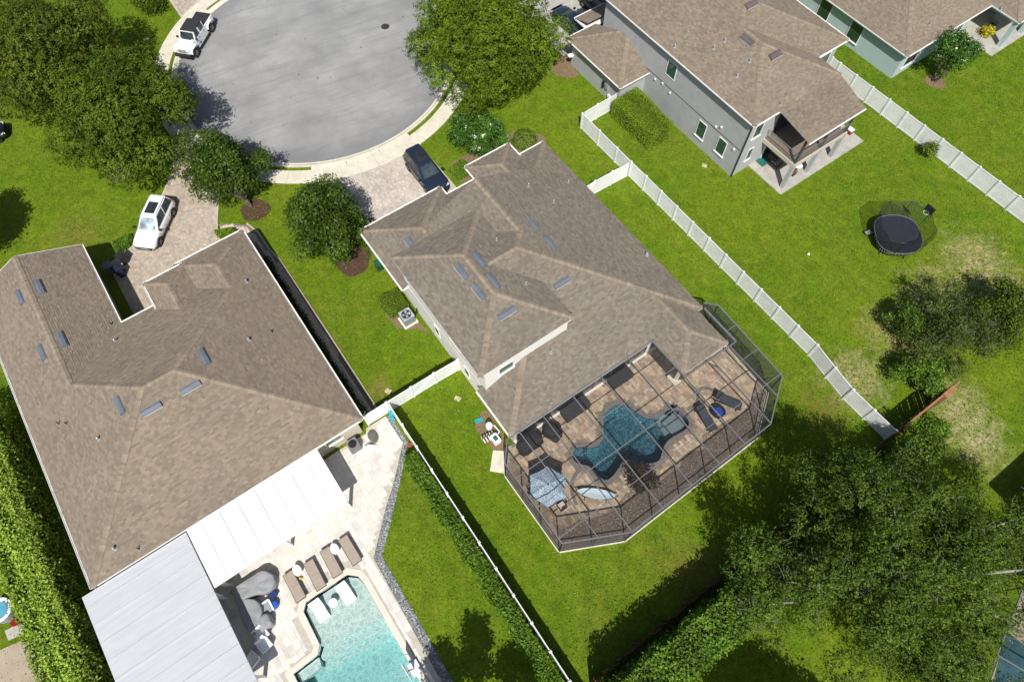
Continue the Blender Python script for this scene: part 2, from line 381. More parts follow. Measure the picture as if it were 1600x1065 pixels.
BLACKFAB = simple('black_fabric', (.028, .028, .032), .9, var=.25, scale=6, bump=.4)
DARKMET = simple('dark_metal', (.03, .03, .033), .4, metal=.4, var=.15)
WOOD = simple('brown_fence_wood', (.16, .062, .036), .85, var=.35, scale=3, fine=.35, bump=.4)
WOODL = simple('orange_wood', (.36, .17, .08), .8, var=.25, scale=4, fine=.3)
BARK = simple('bark', (.17, .13, .10), .95, var=.35, scale=6, fine=.4, bump=.9, bscale=25)
BARK_G = simple('grey_bark', (.30, .28, .25), .95, var=.35, scale=6, fine=.4, bump=.9, bscale=25)
LEAF = leaf_mat('leaf'); LEAF_GLOSS = leaf_mat('leaf_glossy', .2, .42)
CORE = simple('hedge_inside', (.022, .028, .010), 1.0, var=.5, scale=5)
PLASTIC_W = simple('white_plastic', (.82, .82, .80), .35, var=.03)
BLUE = simple('blue_plastic', (.02, .09, .42), .4, var=.15)
TEALPL = simple('turquoise_plastic', (.03, .30, .36), .45, var=.15)
TAN = simple('taupe_sling', (.37, .305, .24), .8, var=.08, scale=5, fine=.15)

# ------------------------------------------------------------------ pool outlines
_z2 = lambda x, y: (870+x/5.325, 560+y/5.325)
_z3 = lambda x, y: (1040+x/5.325, 560+y/5.325)
_pc = [_z2(*p) for p in ((355, 520), (352, 480), (390, 420), (440, 378), (500, 358), (560, 362), (610, 378), (650, 405), (700, 440), (750, 465), (800, 468), (850, 445), (890, 415), (940, 390), (1000, 385))]
_pc += [_z3(*p) for p in ((60, 392), (120, 412), (170, 450), (210, 495), (225, 545), (205, 595), (165, 632), (100, 668), (50, 702), (18, 745))]
_pc += [_z2(*p) for p in ((905, 800), (890, 850), (850, 890), (780, 905), (700, 905), (630, 880), (575, 880), (545, 930), (500, 990), (450, 1035), (400, 1045), (350, 1025), (310, 985), (270, 935), (220, 918), (165, 905), (120, 872), (98, 830), (103, 770), (140, 722), (200, 703), (260, 708), (310, 702), (345, 668), (358, 620), (352, 570))]
POOLC = smooth_loop([tuple(W(*p)[:2]) for p in _pc], 2)          # outer edge of the coping
POOLC_W = offset_loop(POOLC, -.27)
uvs = lambda L: [tuple(UV(*p)[:2]) for p in L]
POOLL_UV = [(-10.59, -8.25), (-10.54, -5.4), (-10.07, -4.9), (-9.51, -4.8), (3, -4.8), (3, -10.7), (-7.5, -10.65), (-7.58, -9.04), (-8.01, -8.66), (-10.2, -8.61)]
POOLL = uvs(POOLL_UV)
POOLL_OUT = uvs([(-10.95, -8.45), (-10.92, -5.22), (-10.25, -4.52), (-9.6, -4.42), (3.3, -4.42), (3.3, -11.1), (-7.85, -11.05), (-7.92, -9.2), (-8.15, -9.02), (-10.35, -9.0)])

# ------------------------------------------------------------------ ground, road, kerb, sidewalk
g = MB(); g.sheet([(-260, -200), (260, -200), (260, 320), (-260, 320)], 0.0, holes=(POOLC_W, POOLL))
o = g.build('ground', GRASS, origin=(0, 0, 0)); o['kind'] = 'structure'
RC = Vector((-18.49, 51.15)); RR = 12.62
def rp(r, a, z=0): return Vector((RC.x+r*math.cos(math.radians(a)), RC.y+r*math.sin(math.radians(a)), z))
g = MB(); pts = [tuple(rp(RR, a)[:2]) for a in range(122, 122+296, 2)]
pts += [(-11.5, 64), (-11.5, 180), (-24.5, 180), (-24.5, 64)]
g.sheet(pts, .012); ROAD = g.build('road', ASPHALT, origin=(RC.x, RC.y, 0)); ROAD['kind'] = 'structure'
def ring_piece(mb, prof, a0, a1, n=6):
    for i in range(n):
        p = a0+(a1-a0)*i/n; q = a0+(a1-a0)*(i+1)/n
        for (r0, z0), (r1, z1) in zip(prof[:-1], prof[1:]):
            mb.add([rp(r0, p, z0), rp(r1, p, z1), rp(r1, q, z1), rp(r0, q, z0)], [(0, 1, 2, 3)])
    for a, rev in ((a0, False), (a1, True)):
        P = [rp(r, a, z) for r, z in prof]+[rp(prof[-1][0], a, 0), rp(prof[0][0], a, 0)]
        f = tuple(range(len(P))); mb.add(P, [f if rev else f[::-1]])
KERB = bpy.data.objects.new('kerb', None); COL.objects.link(KERB); KERB.location = (RC.x, RC.y, 0); KERB['kind'] = 'structure'
KPROF = [(12.60, .016), (12.72, .014), (12.80, .03), (12.92, .115), (13.02, .125), (13.08, .12), (13.08, 0)]
a = 128.0
while a < 128+284:
    mb = MB(); ring_piece(mb, KPROF, a, a+14.14); mb.build('kerb_section', CONC, KERB); a += 14.2
SW = bpy.data.objects.new('sidewalk', None); COL.objects.link(SW); SW.location = (RC.x, RC.y, 0); SW['kind'] = 'structure'
a = 140.0
while a < 140+205:
    mb = MB(); ring_piece(mb, [(13.45, 0), (13.45, .055), (14.80, .06), (14.80, 0)], a, a+6.05, 3); mb.build('slab', CONC, SW); a += 6.1
AP = bpy.data.objects.new('driveway_apron', None); COL.objects.link(AP); AP.location = (RC.x, RC.y, 0); AP['kind'] = 'structure'
for a0, a1 in ((276, 288.6), (288.8, 301.4), (301.6, 314.3), (218, 229.4), (229.6, 241), (150, 163), (163.2, 175)):
    mb = MB(); ring_piece(mb, [(13.085, 0), (13.085, .085), (13.445, .052), (13.445, 0)], a0, a1); mb.build('slab', CONC, AP)
mb = MB(); w = W(602, 42); mb.lathe((w.x, w.y, .012), [(.40, 0), (.40, .012), (.36, .016), (.34, .012)], 20)
MH = mb.build('manhole_cover', simple('cast_iron', (.035, .033, .03), .7, var=.3, scale=10, bump=.8, bscale=25)); tag(MH, 'dark round iron manhole cover in the grey cul-de-sac asphalt', 'manhole')

# ------------------------------------------------------------------ paving
def pavers(name, poly, z, rows, widths, pal, parent, ang=YAW, holes=(), gap=.010, h=.012, mat_=None, avoid=None, jit=.5):
    """a field of separate paving stones joined into one part"""
    ca, sa = math.cos(ang), math.sin(ang)
    L = [(p[0]*ca+p[1]*sa, -p[0]*sa+p[1]*ca) for p in poly]
    H = [[(p[0]*ca+p[1]*sa, -p[0]*sa+p[1]*ca) for p in hh] for hh in holes]
    x0, x1 = min(p[0] for p in L), max(p[0] for p in L); y0, y1 = min(p[1] for p in L), max(p[1] for p in L)
    mb = MB(); y = y0
    while y < y1:
        rh = random.choice(rows); x = x0-random.random()*.4
        while x < x1:
            w = random.choice(widths); c = [(x+gap/2, y+gap/2), (x+w-gap/2, y+gap/2), (x+w-gap/2, y+rh-gap/2), (x+gap/2, y+rh-gap/2)]
            if all(inside(p, L) for p in c) and not any(any(inside(p, hh) for p in c) for hh in H):
                col = random.choice(pal); k = 1+random.uniform(-.14, .14)*jit*2
                zz = z+h+random.uniform(-.002, .003)
                P = [Vector((p[0]*ca-p[1]*sa, p[0]*sa+p[1]*ca, z)) for p in c]+[Vector((p[0]*ca-p[1]*sa, p[0]*sa+p[1]*ca, zz)) for p in c]
                mb.add(P, [(4, 5, 6, 7), (0, 1, 5, 4), (1, 2, 6, 5), (2, 3, 7, 6), (3, 0, 4, 7)], 0, mul(col, k))
            x += w
        y += rh
    if mb.f: return mb.build(name, mat_ or PAVER, parent, kind='stuff')
def paved(name, poly, pal, rows, widths, slab_mat=None, z=.03, holes=(), ang=YAW, **k):
    mb = MB(); mb.prism(poly, -.06, z, holes=holes, bottom=False)
    o = mb.build(name, slab_mat or JOINT, origin=(sum(p[0] for p in poly)/len(poly), sum(p[1] for p in poly)/len(poly), 0)); o['kind'] = 'structure'
    pavers('paving_stones', poly, z, rows, widths, pal, o, ang, holes, **k); return o
def arcpts(r, a0, a1, n=8): return [tuple(rp(r, a0+(a1-a0)*i/n)[:2]) for i in range(n+1)]
PAL_DRV = [(.55, .485, .405), (.58, .515, .44), (.52, .455, .38), (.57, .495, .425), (.54, .475, .41)]
drv = arcpts(14.82, 276, 314.2)+uvs([(-30.3, 16.75), (-30.3, 16.2), (-30.3, 8.2), (-34, 9.1)])
paved('driveway', drv, PAL_DRV, (.13, .2), (.2, .26, .3), JOINT_L)
PAL_DRV2 = [(0.4942, 0.4078, 0.308), (0.4572, 0.3832, 0.2988), (0.5188, 0.4294, 0.3265), (0.4449, 0.3832, 0.3142), (0.4819, 0.3924, 0.2957), (0.4141, 0.3616, 0.3049)]
drv2 = arcpts(14.82, 221, 240)+[tuple(W(*p)[:2]) for p in ((344, 282), (340, 350))]+uvs([(-36, -.6), (-34.2, -4.6), (-33.3, -4.6), (-33.2, -9.5), (-41.5, -9.5)])+[tuple(W(*p)[:2]) for p in ((207, 384), (232, 345), (255, 300), (270, 262))]
paved('side_driveway', drv2, PAL_DRV2, (.15, .22), (.15, .22, .3), JOINT_L)
drv3 = arcpts(14.82, 142, 158)+[(-35.5, 61.5), (-38.5, 68), (-30, 68)]
paved('far_driveway', [p for p in drv3], PAL_DRV2, (.2,), (.3, .4), JOINT_L)
# garden walk beside the left house, with a pale edging kerb
walk = [tuple(W(*p)[:2]) for p in ((341, 351), (360, 349), (385, 352), (402, 366), (420, 392))]+uvs([(-34.2, 1.5), (-18.35, 1.45), (-18.35, .55), (-34.6, .65), (-36.3, .75)])+[tuple(W(*p)[:2]) for p in ((385, 372), (366, 363), (340, 365))]
paved('garden_walk', walk, [(.60, .49, .38), (.55, .45, .35), (.64, .52, .41)], (.2,), (.3, .4), JOINT)
mb = MB()
ep = [W(386, 350), W(404, 364), W(421, 390), UV(-34.2, 1.58), UV(-26, 1.62), UV(-18.5, 1.6)]
for p, q in zip(ep[:-1], ep[1:]): mb.bar(Vector((p[0], p[1], .05)), Vector((q[0], q[1], .05)), .16, .12)
o = mb.build('walk_edging', simple('tan_edging', (.46, .38, .27), .9, var=.15, scale=3, fine=.2)); o['kind'] = 'structure'
# screened deck behind the middle house
CAGE = [(-11.2, 6.2+1.05), (-10.0, 6.2), (-4.05, 6.2), (-2.2, 9.95), (-2.28, 21.55), (-4.22, 24.55), (-10.6, 24.8), (-11.4, 24.1)]
LANAI = [(-11.5, 7.0), (-10.05, 6.15), (-4.0, 6.15), (-2.15, 9.95), (-2.22, 21.6), (-4.2, 24.62), (-10.65, 24.86), (-11.5, 24.2)]
PAL_LAN = [(0.5122, 0.385, 0.2558), (0.4405, 0.3388, 0.2407), (0.5634, 0.4312, 0.2909), (0.3893, 0.2978, 0.2106), (0.4712, 0.3388, 0.2207), (0.5326, 0.4415, 0.331), (0.3482, 0.2669, 0.1956)]
_z1 = lambda x, y: (770+x/4.63, 640+y/4.63)
_z4 = lambda x, y: (940+x/5.605, 680+y/5.605)
BED = [tuple(W(*p)[:2]) for p in [_z1(470, 885), _z1(560, 835), _z1(630, 797), _z1(700, 790), _z4(0, 700), _z4(110, 660), _z4(150, 590), _z4(215, 505), _z4(330, 485), _z4(450, 440), _z4(560, 370), _z4(690, 270), _z4(705, 180), _z4(770, 140), _z4(900, 130), _z3(300, 640), _z3(440, 560), _z3(510, 520), _z3(640, 470), _z3(700, 350), _z3(800, 285)]]
BED += uvs([(-5.2, 24.4), (-4.35, 24.3), (-2.45, 21.45), (-2.4, 10.1), (-4.1, 6.6)])
lan = paved('pool_deck', uvs(LANAI), PAL_LAN, (.16, .24), (.24, .32, .4), JOINT, z=.05, holes=(POOLC,))
mb = MB(); mb.sheet(BED, .072); bed = mb.build('pebble_bed', simple('bed_soil', (.19, .145, .105), .95, var=.4, scale=9, bump=.8)); bed['kind'] = 'structure'
def pebbles(parent, poly, z, n, pal, size=(.03, .07), name='pebbles'):
    xs = [p[0] for p in poly]; ys = [p[1] for p in poly]; mb = MB(); k = 0; tries = 0
    while k < n and tries < n*12:
        tries += 1; x = random.uniform(min(xs), max(xs)); y = random.uniform(min(ys), max(ys))
        if not inside((x, y), poly): continue
        k += 1; s = random.uniform(*size); a = random.random()*6.28; e = random.uniform(.6, 1)
        ax = Vector((math.cos(a), math.sin(a), 0))*s; ay = Vector((-math.sin(a), math.cos(a), 0))*s*e; c = Vector((x, y, z)); t = Vector((0, 0, s*random.uniform(.5, .9)))
        P = [c+ax, c+ay, c-ax, c-ay, c+t+ax*.3+ay*.2]
        mb.add(P, [(0, 1, 4), (1, 2, 4), (2, 3, 4), (3, 0, 4)], 0, mul(random.choice(pal), random.uniform(.75, 1.25)))
    return mb.build(name, PEBBLE, parent, kind='stuff')
pebbles(bed, BED, .07, 5200, [(.42, .32, .23), (.32, .245, .175), (.50, .41, .31), (.25, .20, .155), (.40, .345, .29)])
mb = MB(); k = len(POOLC)
for i in range(k):
    j = (i+1) % k; a, b, c_, d = POOLC[i], POOLC[j], POOLC_W[j], POOLC_W[i]
    mb.add([(*a, .085), (*b, .085), (*c_, .085), (*d, .085), (*a, -.05), (*b, -.05), (*c_, -.3), (*d, -.3)], [(0, 1, 2, 3), (3, 2, 6, 7), (1, 0, 4, 5)])
o = mb.build('pool_coping', COPING); o['kind'] = 'structure'
def shell(name, outline, z, mat_, lip=0.0):
    mb = MB(); k = len(outline); A = sum(outline[i][0]*outline[(i+1) % k][1]-outline[(i+1) % k][0]*outline[i][1] for i in range(k))
    if A < 0: outline = outline[::-1]
    mb.sheet(outline, z)
    for i in range(k):
        a, b = outline[i], outline[(i+1) % k]; mb.add([(a[0], a[1], z), (b[0], b[1], z), (b[0], b[1], lip), (a[0], a[1], lip)], [(3, 2, 1, 0)])
    o = mb.build(name, mat_); o['kind'] = 'structure'; return o
def caustic_plaster(name, ca, cb, cs, scale=3.0):
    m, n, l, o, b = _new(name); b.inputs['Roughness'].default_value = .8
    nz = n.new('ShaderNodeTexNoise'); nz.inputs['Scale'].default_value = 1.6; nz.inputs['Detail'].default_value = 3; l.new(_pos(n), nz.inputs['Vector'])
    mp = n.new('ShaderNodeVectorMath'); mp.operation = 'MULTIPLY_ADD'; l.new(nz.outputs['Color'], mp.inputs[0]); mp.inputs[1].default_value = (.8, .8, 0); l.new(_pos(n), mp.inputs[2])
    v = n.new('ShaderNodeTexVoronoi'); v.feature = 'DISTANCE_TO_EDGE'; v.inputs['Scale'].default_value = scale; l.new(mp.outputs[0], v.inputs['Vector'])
    c = _ramp(n, l, v.outputs['Distance'], [(.0, cs), (.10, ca), (.35, cb)])  # bright cell edges paint a caustic light net into the plaster colour
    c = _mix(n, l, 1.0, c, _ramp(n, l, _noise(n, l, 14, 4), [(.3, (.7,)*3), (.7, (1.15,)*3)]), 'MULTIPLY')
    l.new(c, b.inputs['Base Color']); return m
shell('pool_shell', POOLC_W, -1.15, caustic_plaster('dark_caustic_plaster', (.028, .085, .11), (.018, .062, .085), (.10, .20, .23), 3.6), .02)  # dark shell, rippling light painted into its colour
mb = MB()
ent = [tuple(W(*p)[:2]) for p in (_z2(880, 520), _z2(960, 455), _z3(60, 440), _z3(130, 455), _z3(170, 520), _z3(150, 590), _z3(60, 640), _z2(990, 640))]
mb.prism(ent, -1.14, -.30); mb.prism([tuple((Vector(p)-Vector(ent[3])).xy*1.0+Vector(ent[3]).xy) if False else p for p in [tuple(W(*q)[:2]) for q in (_z2(840, 500), _z2(905, 440), _z2(960, 455), _z2(1000, 640), _z2(950, 660), _z2(900, 600))]], -1.13, -.6)
o = mb.build('pool_steps', simple('grey_blue_plaster', (.17, .20, .21), .8, var=.15, scale=5)); o['kind'] = 'structure'
mb = MB(); mb.prism(offset_loop(POOLC_W, -.004), -1.145, -.06); o = mb.build('pool_water', water_mat('dark_pool_water', (.36, .80, .88), .40, 3.6)); o['kind'] = 'structure'

# pale stone deck behind the left house, its pool and a gravel border
DECKL = uvs([(-18.2, 1.82), (-15.86, 1.82), (-13.67, -.27), (-12.98, -1.11), (-10.46, -3.57), (-2.14, -3.79), (4.5, -3.8), (4.5, -19.5), (-17.9, -18.2), (-17.9, .1), (-18.2, .3)])
PAL_L = [(0.77, 0.7224, 0.638), (0.748, 0.6944, 0.609), (0.792, 0.7448, 0.6612), (0.726, 0.6832, 0.6148), (0.781, 0.728, 0.638), (0.671, 0.6384, 0.58)]
paved('stone_pool_deck', DECKL, PAL_L, (.2, .3, .4), (.2, .3, .4, .6), JOINT_L, z=.05, holes=(POOLL_OUT,), jit=.25)
mb = MB(); mb.prism(POOLL_OUT, -.05, .075, holes=(POOLL,)); o = mb.build('stone_coping', simple('pale_coping', (.66, .61, .51), .7, var=.06, scale=2, fine=.1)); o['kind'] = 'structure'
GRAV = uvs([(-18.1, 1.84), (-15.84, 1.84), (-13.65, -.25), (-12.96, -1.09), (-10.44, -3.55), (-2.14, -3.77), (4.5, -3.78), (4.5, -3.22), (-1.77, -3.22), (-10.24, -3.08), (-13.44, .05), (-15.72, 2.12), (-18.1, 2.12)])
mb = MB(); mb.sheet(GRAV, .03); gb = mb.build('gravel_border', simple('grey_gravel_bed', (.17, .175, .175), .95, var=.4, scale=14, bump=1)); gb['kind'] = 'structure'
pebbles(gb, GRAV, .03, 3600, [(.36, .37, .37), (.24, .25, .26), (.48, .48, .46), (.14, .15, .16)], (.03, .08))
LPL = caustic_plaster('pale_caustic_plaster', (.40, .48, .44), (.33, .42, .40), (.52, .58, .53), 3.2)  # pale plaster, with the same painted net of water light
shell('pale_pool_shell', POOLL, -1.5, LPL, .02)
mb = MB(); mb.prism(uvs([(-10.5, -8.2), (-10.45, -5.45), (-10.03, -4.96), (-9.5, -4.86), (-7.1, -4.86), (-7.9, -8.66), (-10.16, -8.55)]), -1.49, -.28)
mb.prism(uvs([(-7.9, -8.6), (-7.1, -4.87), (-6.5, -4.87), (-7.2, -9.0), (-7.45, -9.1)]), -1.48, -.62)
mb.prism(uvs([(-7.2, -9.0), (-6.5, -4.88), (-6.0, -4.88), (-6.6, -9.3)]), -1.47, -.95)
mb.prism(uvs([(-7.44, -10.6), (-7.5, -9.1), (-6.95, -9.2), (-6.9, -10.6)]), -1.46, -.34)
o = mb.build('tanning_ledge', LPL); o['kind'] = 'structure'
mb = MB(); mb.prism(offset_loop(POOLL, -.004), -1.495, -.09); o = mb.build('turquoise_pool_water', water_mat('pale_pool_water', (.30, .82, .87), .34, 3.0)); o['kind'] = 'structure'
# glazed tile line at the water's edge
for nm, loop, z0_, z1_, m_ in (('tile_line', POOLC_W, -.3, .06, simple('slate_tile', (.05, .09, .11), .3, var=.3, scale=9)), ('tile_line', POOLL, -.28, .05, simple('aqua_tile', (.30, .42, .40), .3, var=.25, scale=9))):
    mb = MB(); L_ = offset_loop(loop, -.003); k = len(L_)
    A_ = sum(L_[i][0]*L_[(i+1) % k][1]-L_[(i+1) % k][0]*L_[i][1] for i in range(k))
    for i in range(k):
        a, b = L_[i], L_[(i+1) % k]; f = (0, 1, 2, 3) if A_ < 0 else (3, 2, 1, 0)
        mb.add([(*a, z0_), (*b, z0_), (*b, z1_), (*a, z1_)], [f])
    o = mb.build(nm, m_); o['kind'] = 'structure'
# mulch rings, planting beds
def blob(cx, cy, r, n=14, k=.15): return [(cx+math.cos(2*math.pi*i/n)*r*(1+random.uniform(-k, k)), cy+math.sin(2*math.pi*i/n)*r*(1+random.uniform(-k, k))) for i in range(n)]
def bedsheet(name, pts, mat_, z=.02):
    mb = MB(); mb.sheet(smooth_loop(pts, 2), z); o = mb.build(name, mat_); o['kind'] = 'structure'; return o
for px, r in (((400, 328), 1.15), ((552, 406), 1.35), ((188, 266), 1.3)):
    w = W(*px); bedsheet('mulch_ring', blob(w.x, w.y, r), MULCH)
w = W(1461, 128); bedsheet('mulch_ring', blob(w.x, w.y, .85), MULCH_B)
bedsheet('planting_bed', [tuple(W(*p)[:2]) for p in ((700, 262), (722, 245), (760, 230), (800, 205), (845, 210), (850, 225), (800, 250), (745, 285), (715, 283))], MULCH_B)
bedsheet('planting_bed', [tuple(W(*p)[:2]) for p in ((862, 105), (885, 85), (892, 100), (905, 118), (892, 122), (868, 118))], MULCH_B)
bedsheet('planting_bed', [tuple(W(*p)[:2]) for p in ((598, 478), (632, 470), (650, 498), (672, 520), (655, 515), (620, 512))], MULCH_B)
bedsheet('planting_bed', [tuple(W(*p)[:2]) for p in ((758, 640), (746, 655), (744, 672), (770, 702), (790, 705), (790, 690), (772, 655))], MULCH_B)
bedsheet('planting_bed', [tuple(W(*p)[:2]) for p in ((395, 372), (380, 362), (385, 380), (470, 520), (565, 640), (575, 634), (480, 500))], SOIL)
mb = MB(); mb.prism([tuple(W(*p)[:2]) for p in ((770.4, 703.4), (787, 704.6), (788.7, 739.4), (765.5, 735.8))], -.03, .06); o = mb.build('concrete_pad', CONC); o['kind'] = 'structure'
# ------------------------------------------------------------------ roofs
PAL_SH = [(0.257, 0.2082, 0.1537), (0.2454, 0.1994, 0.1478), (0.2665, 0.2151, 0.1582), (0.2384, 0.1944, 0.146), (0.2619, 0.2042, 0.1514), (0.2525, 0.2091, 0.1569), (0.2734, 0.2215, 0.1652)]
PAL_SHC = [(0.2178, 0.1876, 0.1448), (0.2045, 0.1773, 0.1384), (0.2287, 0.1966, 0.1522), (0.1965, 0.1706, 0.1342), (0.226, 0.1808, 0.1399), (0.2153, 0.1876, 0.147), (0.234, 0.2033, 0.1585)]
PAL_CAP = [(0.2941, 0.2401, 0.1765), (0.2766, 0.2278, 0.1683), (0.3096, 0.2505, 0.1848)]
class Roof:
    def __init__(s, parent, pal, mat_=None, course=.145, name='roof'):
        s.parent = parent; s.pal = pal; s.faces = []; s.deck = MB(); s.sh = MB(); s.cap = MB(); s.course = course; s.name = name; s.mat = mat_ or SHINGLE
    def face(s, poly, ze, axis, e, sg, p=.45):
        zf = lambda u, v: ze+p*sg*(e-(u, v)[axis])
        s.faces.append((poly, zf, (ZD+(UD if axis == 0 else VD)*(p*sg)).normalized())); s.lay([UV(u, v, zf(u, v)) for u, v in poly], (UD if axis == 0 else VD)*sg)
    def lay(s, P, down):
        """cover one roof plane with overlapping shingle tabs"""
        n = Vector((0, 0, 0))
        for i in range(len(P)): n += (P[i]-P[0]).cross(P[(i+1) % len(P)]-P[0])
        n.normalize()
        if n.z < 0: n = -n; P = P[::-1]
        s.deck.add([p-n*.012 for p in P], [tuple(range(len(P)))])
        dn = down-n*down.dot(n); dn.normalize(); upd = -dn; e = upd.cross(n).normalized()*-1
        o = P[0]; L = [((p-o).dot(e), (p-o).dot(upd)) for p in P]
        y0 = min(p[1] for p in L); y1 = max(p[1] for p in L)
        def cuts(y):
            xs = []
            for i in range(len(L)):
                (xa, ya), (xb, yb) = L[i], L[(i+1) % len(L)]
                if (ya > y) != (yb > y): xs.append(xa+(xb-xa)*(y-ya)/(yb-ya))
            return sorted(xs)
        c = s.course; k = 0; y = y0
        while y < y1-.005:
            ya, yb = y+1e-4, min(y+c, y1)-1e-4
            A, B = cuts(ya), cuts(yb)
            if len(A) != len(B):
                ym = (ya+yb)/2; A = B = cuts(ym)
            for i in range(0, len(A)-1, 2):
                a0, a1, b0, b1 = A[i], A[i+1], B[i], B[i+1]
                lo = min(a0, b0); hi = max(a1, b1); x = lo-random.random()*.3
                while x < hi:
                    w = random.uniform(.16, .34); xe = x+w
                    q0 = max(x, a0); q1 = min(xe, a1); r0 = max(x, b0); r1 = min(xe, b1)
                    if q1 < q0: q0 = q1 = min(max((q0+q1)/2, a0), a1)
                    if r1 < r0: r0 = r1 = min(max((r0+r1)/2, b0), b1)
                    if q1-q0 > .01 or r1-r0 > .01:
                        t = random.choice((.014, .02, .03)); lift = n*t
                        p0 = o+e*q0+upd*ya; p1 = o+e*q1+upd*ya; p2 = o+e*r1+upd*yb; p3 = o+e*r0+upd*yb
                        col = mul(random.choice(s.pal), random.uniform(.84, 1.16))
                        s.sh.add([p0+lift, p1+lift, p2+n*.004, p3+n*.004, p0-n*.004, p1-n*.004], [(0, 1, 2, 3), (4, 5, 1, 0)], 0, col)
                    x = xe
            y += c; k += 1
    def ridge(s, a, b, slope, w=.19):
        """line of overlapping cap shingles from the low end a to the high end b (u, v, z)"""
        A = UV(*a); B = UV(*b); d = B-A; ln = d.length; d.normalize(); side = Vector((d.y, -d.x, 0)).normalized()
        k = int(ln/.16)
        for i in range(k):
            p = A+d*(i*ln/k); q = A+d*((i+1)*ln/k+.02); h0 = .05; h1 = .034
            col = mul(random.choice(PAL_CAP), random.uniform(.86, 1.12)); dr = Vector((0, 0, slope*w))
            P = [p+ZD*h0, p+ZD*h0+side*w-dr, p+ZD*h0-side*w-dr, q+ZD*h1, q+ZD*h1+side*w-dr, q+ZD*h1-side*w-dr, p-ZD*.0, p+side*w-dr-ZD*.0, p-side*w-dr]
            s.cap.add(P, [(0, 1, 4, 3), (2, 0, 3, 5), (6, 7, 1, 0), (8, 6, 0, 2), (1, 7, 4), (2, 5, 8)], 0, col)
    def zat(s, u, v):
        zs = [zf(u, v) for poly, zf, n in s.faces if inside((u, v), poly)]
        return max(zs) if zs else None
    def hit(s, px, py):
        z = 10.0
        while z > 1.5:
            w = W(px, py, z); u, v = uv(w); r = s.zat(u, v)
            if r is not None and z <= r: return u, v, r
            z -= .02
        return None
    def normal(s, u, v):
        return max(((zf(u, v), n) for poly, zf, n in s.faces if inside((u, v), poly)), key=lambda q: q[0])[1]
    def build(s):
        s.obj = s.deck.build(s.name, DECKING, s.parent)
        s.sh.build('shingles', s.mat, s.obj, kind='stuff')
        if s.cap.f: s.cap.build('ridge_cap', CAPS, s.obj, kind='stuff')
        return s.obj
    def vents(s, pxs, along, mat_=None, L=1.25, w=.42):
        """long low metal attic vents: pixel, direction 'u' or 'v'"""
        for (px, py), ax in zip(pxs, along):
            h = s.hit(px, py)
            if not h: continue
            c = UV(*h); n = s.normal(h[0], h[1]); d = UD if ax == 'u' else VD
            d = (d-n*d.dot(n)).normalized(); sd = n.cross(d)
            if sd.z > 0: sd = -sd                                  # sd points down the slope
            mb = MB(); ln = L; prof = [(-.5, .0), (-.46, .075), (-.2, .15), (.32, .17), (.5, .10), (.5, .05)]
            vs = []; fs = []
            for t in (-ln/2, ln/2):
                for x, z in prof: vs.append(c+d*t+sd*(x*w)+n*(z*.9+.012))
            k = len(prof)
            for i in range(k-1): fs.append((i, i+1, k+i+1, k+i))
            fs.append(tuple(range(k-1, -1, -1))); fs.append(tuple(range(k, 2*k)))
            mb.add(vs, fs)
            mb.frame(c-d*(ln/2+.02)-sd*(w*.5+.02)+n*.018, d*(ln+.04), sd*(w+.04), n*.012)
            vo = mb.build('roof_vent', mat_ or VENT, s.obj)
            m2 = MB(); m2.frame(c-d*(ln/2)+sd*(w*.5+.002)+n*.015, d*ln, sd*.012, n*.075); m2.build('slot', WHITE, vo)
    def pipes(s, pxs, r=.055, h=.32, mat_=None):
        for px, py in pxs:
            t = s.hit(px, py)
            if not t: continue
            c = UV(*t); n = s.normal(t[0], t[1]); mb = MB()
            a = n.orthogonal().normalized(); b = n.cross(a)
            mb.lathe(c, [(r*1.9, -.03), (r*1.25, .07), (r, .10), (r, h), (r*.8, h+.01)], 10)
            vo = mb.build('vent_pipe', mat_ or GALV, s.obj, smooth=False); fl = MB(); fl.frame(c-a*.14-b*.14+n*.015, a*.28, b*.28, n*.012); fl.build('flashing', FLASH, vo)
def hiprect(R, u0, u1, v0, v1, z, p=.45, caps=True):
    """plain hip roof over a rectangle, ridge along u (needs u1-u0 > v1-v0)"""
    h = (v1-v0)/2; vm = (v0+v1)/2; a = u0+h; b = u1-h; zr = z+p*h
    R.face([(u0, v0), (a, vm), (b, vm), (u1, v0)], z, 1, v0, -1, p); R.face([(u0, v1), (u1, v1), (b, vm), (a, vm)], z, 1, v1, 1, p)
    R.face([(u0, v0), (u0, v1), (a, vm)], z, 0, u0, -1, p); R.face([(u1, v0), (b, vm), (u1, v1)], z, 0, u1, 1, p)
    if caps:
        s = p/math.sqrt(2)
        for c in ((u0, v0, a), (u0, v1, a), (u1, v0, b), (u1, v1, b)): R.ridge((c[0], c[1], z), (c[2], vm, zr), s)
        R.ridge((a, vm, zr), (b, vm, zr), p)
def walls(parent, poly, z0, z1, mat_, name='wall'):
    mb = MB(); mb.prism(uvs(poly), z0, z1); return mb.build(name, mat_, parent)
def fascia(parent, poly, z, mat_=None, h=.19):
    mb = MB(); mb.prism(uvs(poly), z-h, z-.015); return mb.build('fascia', mat_ or WHITE, parent)
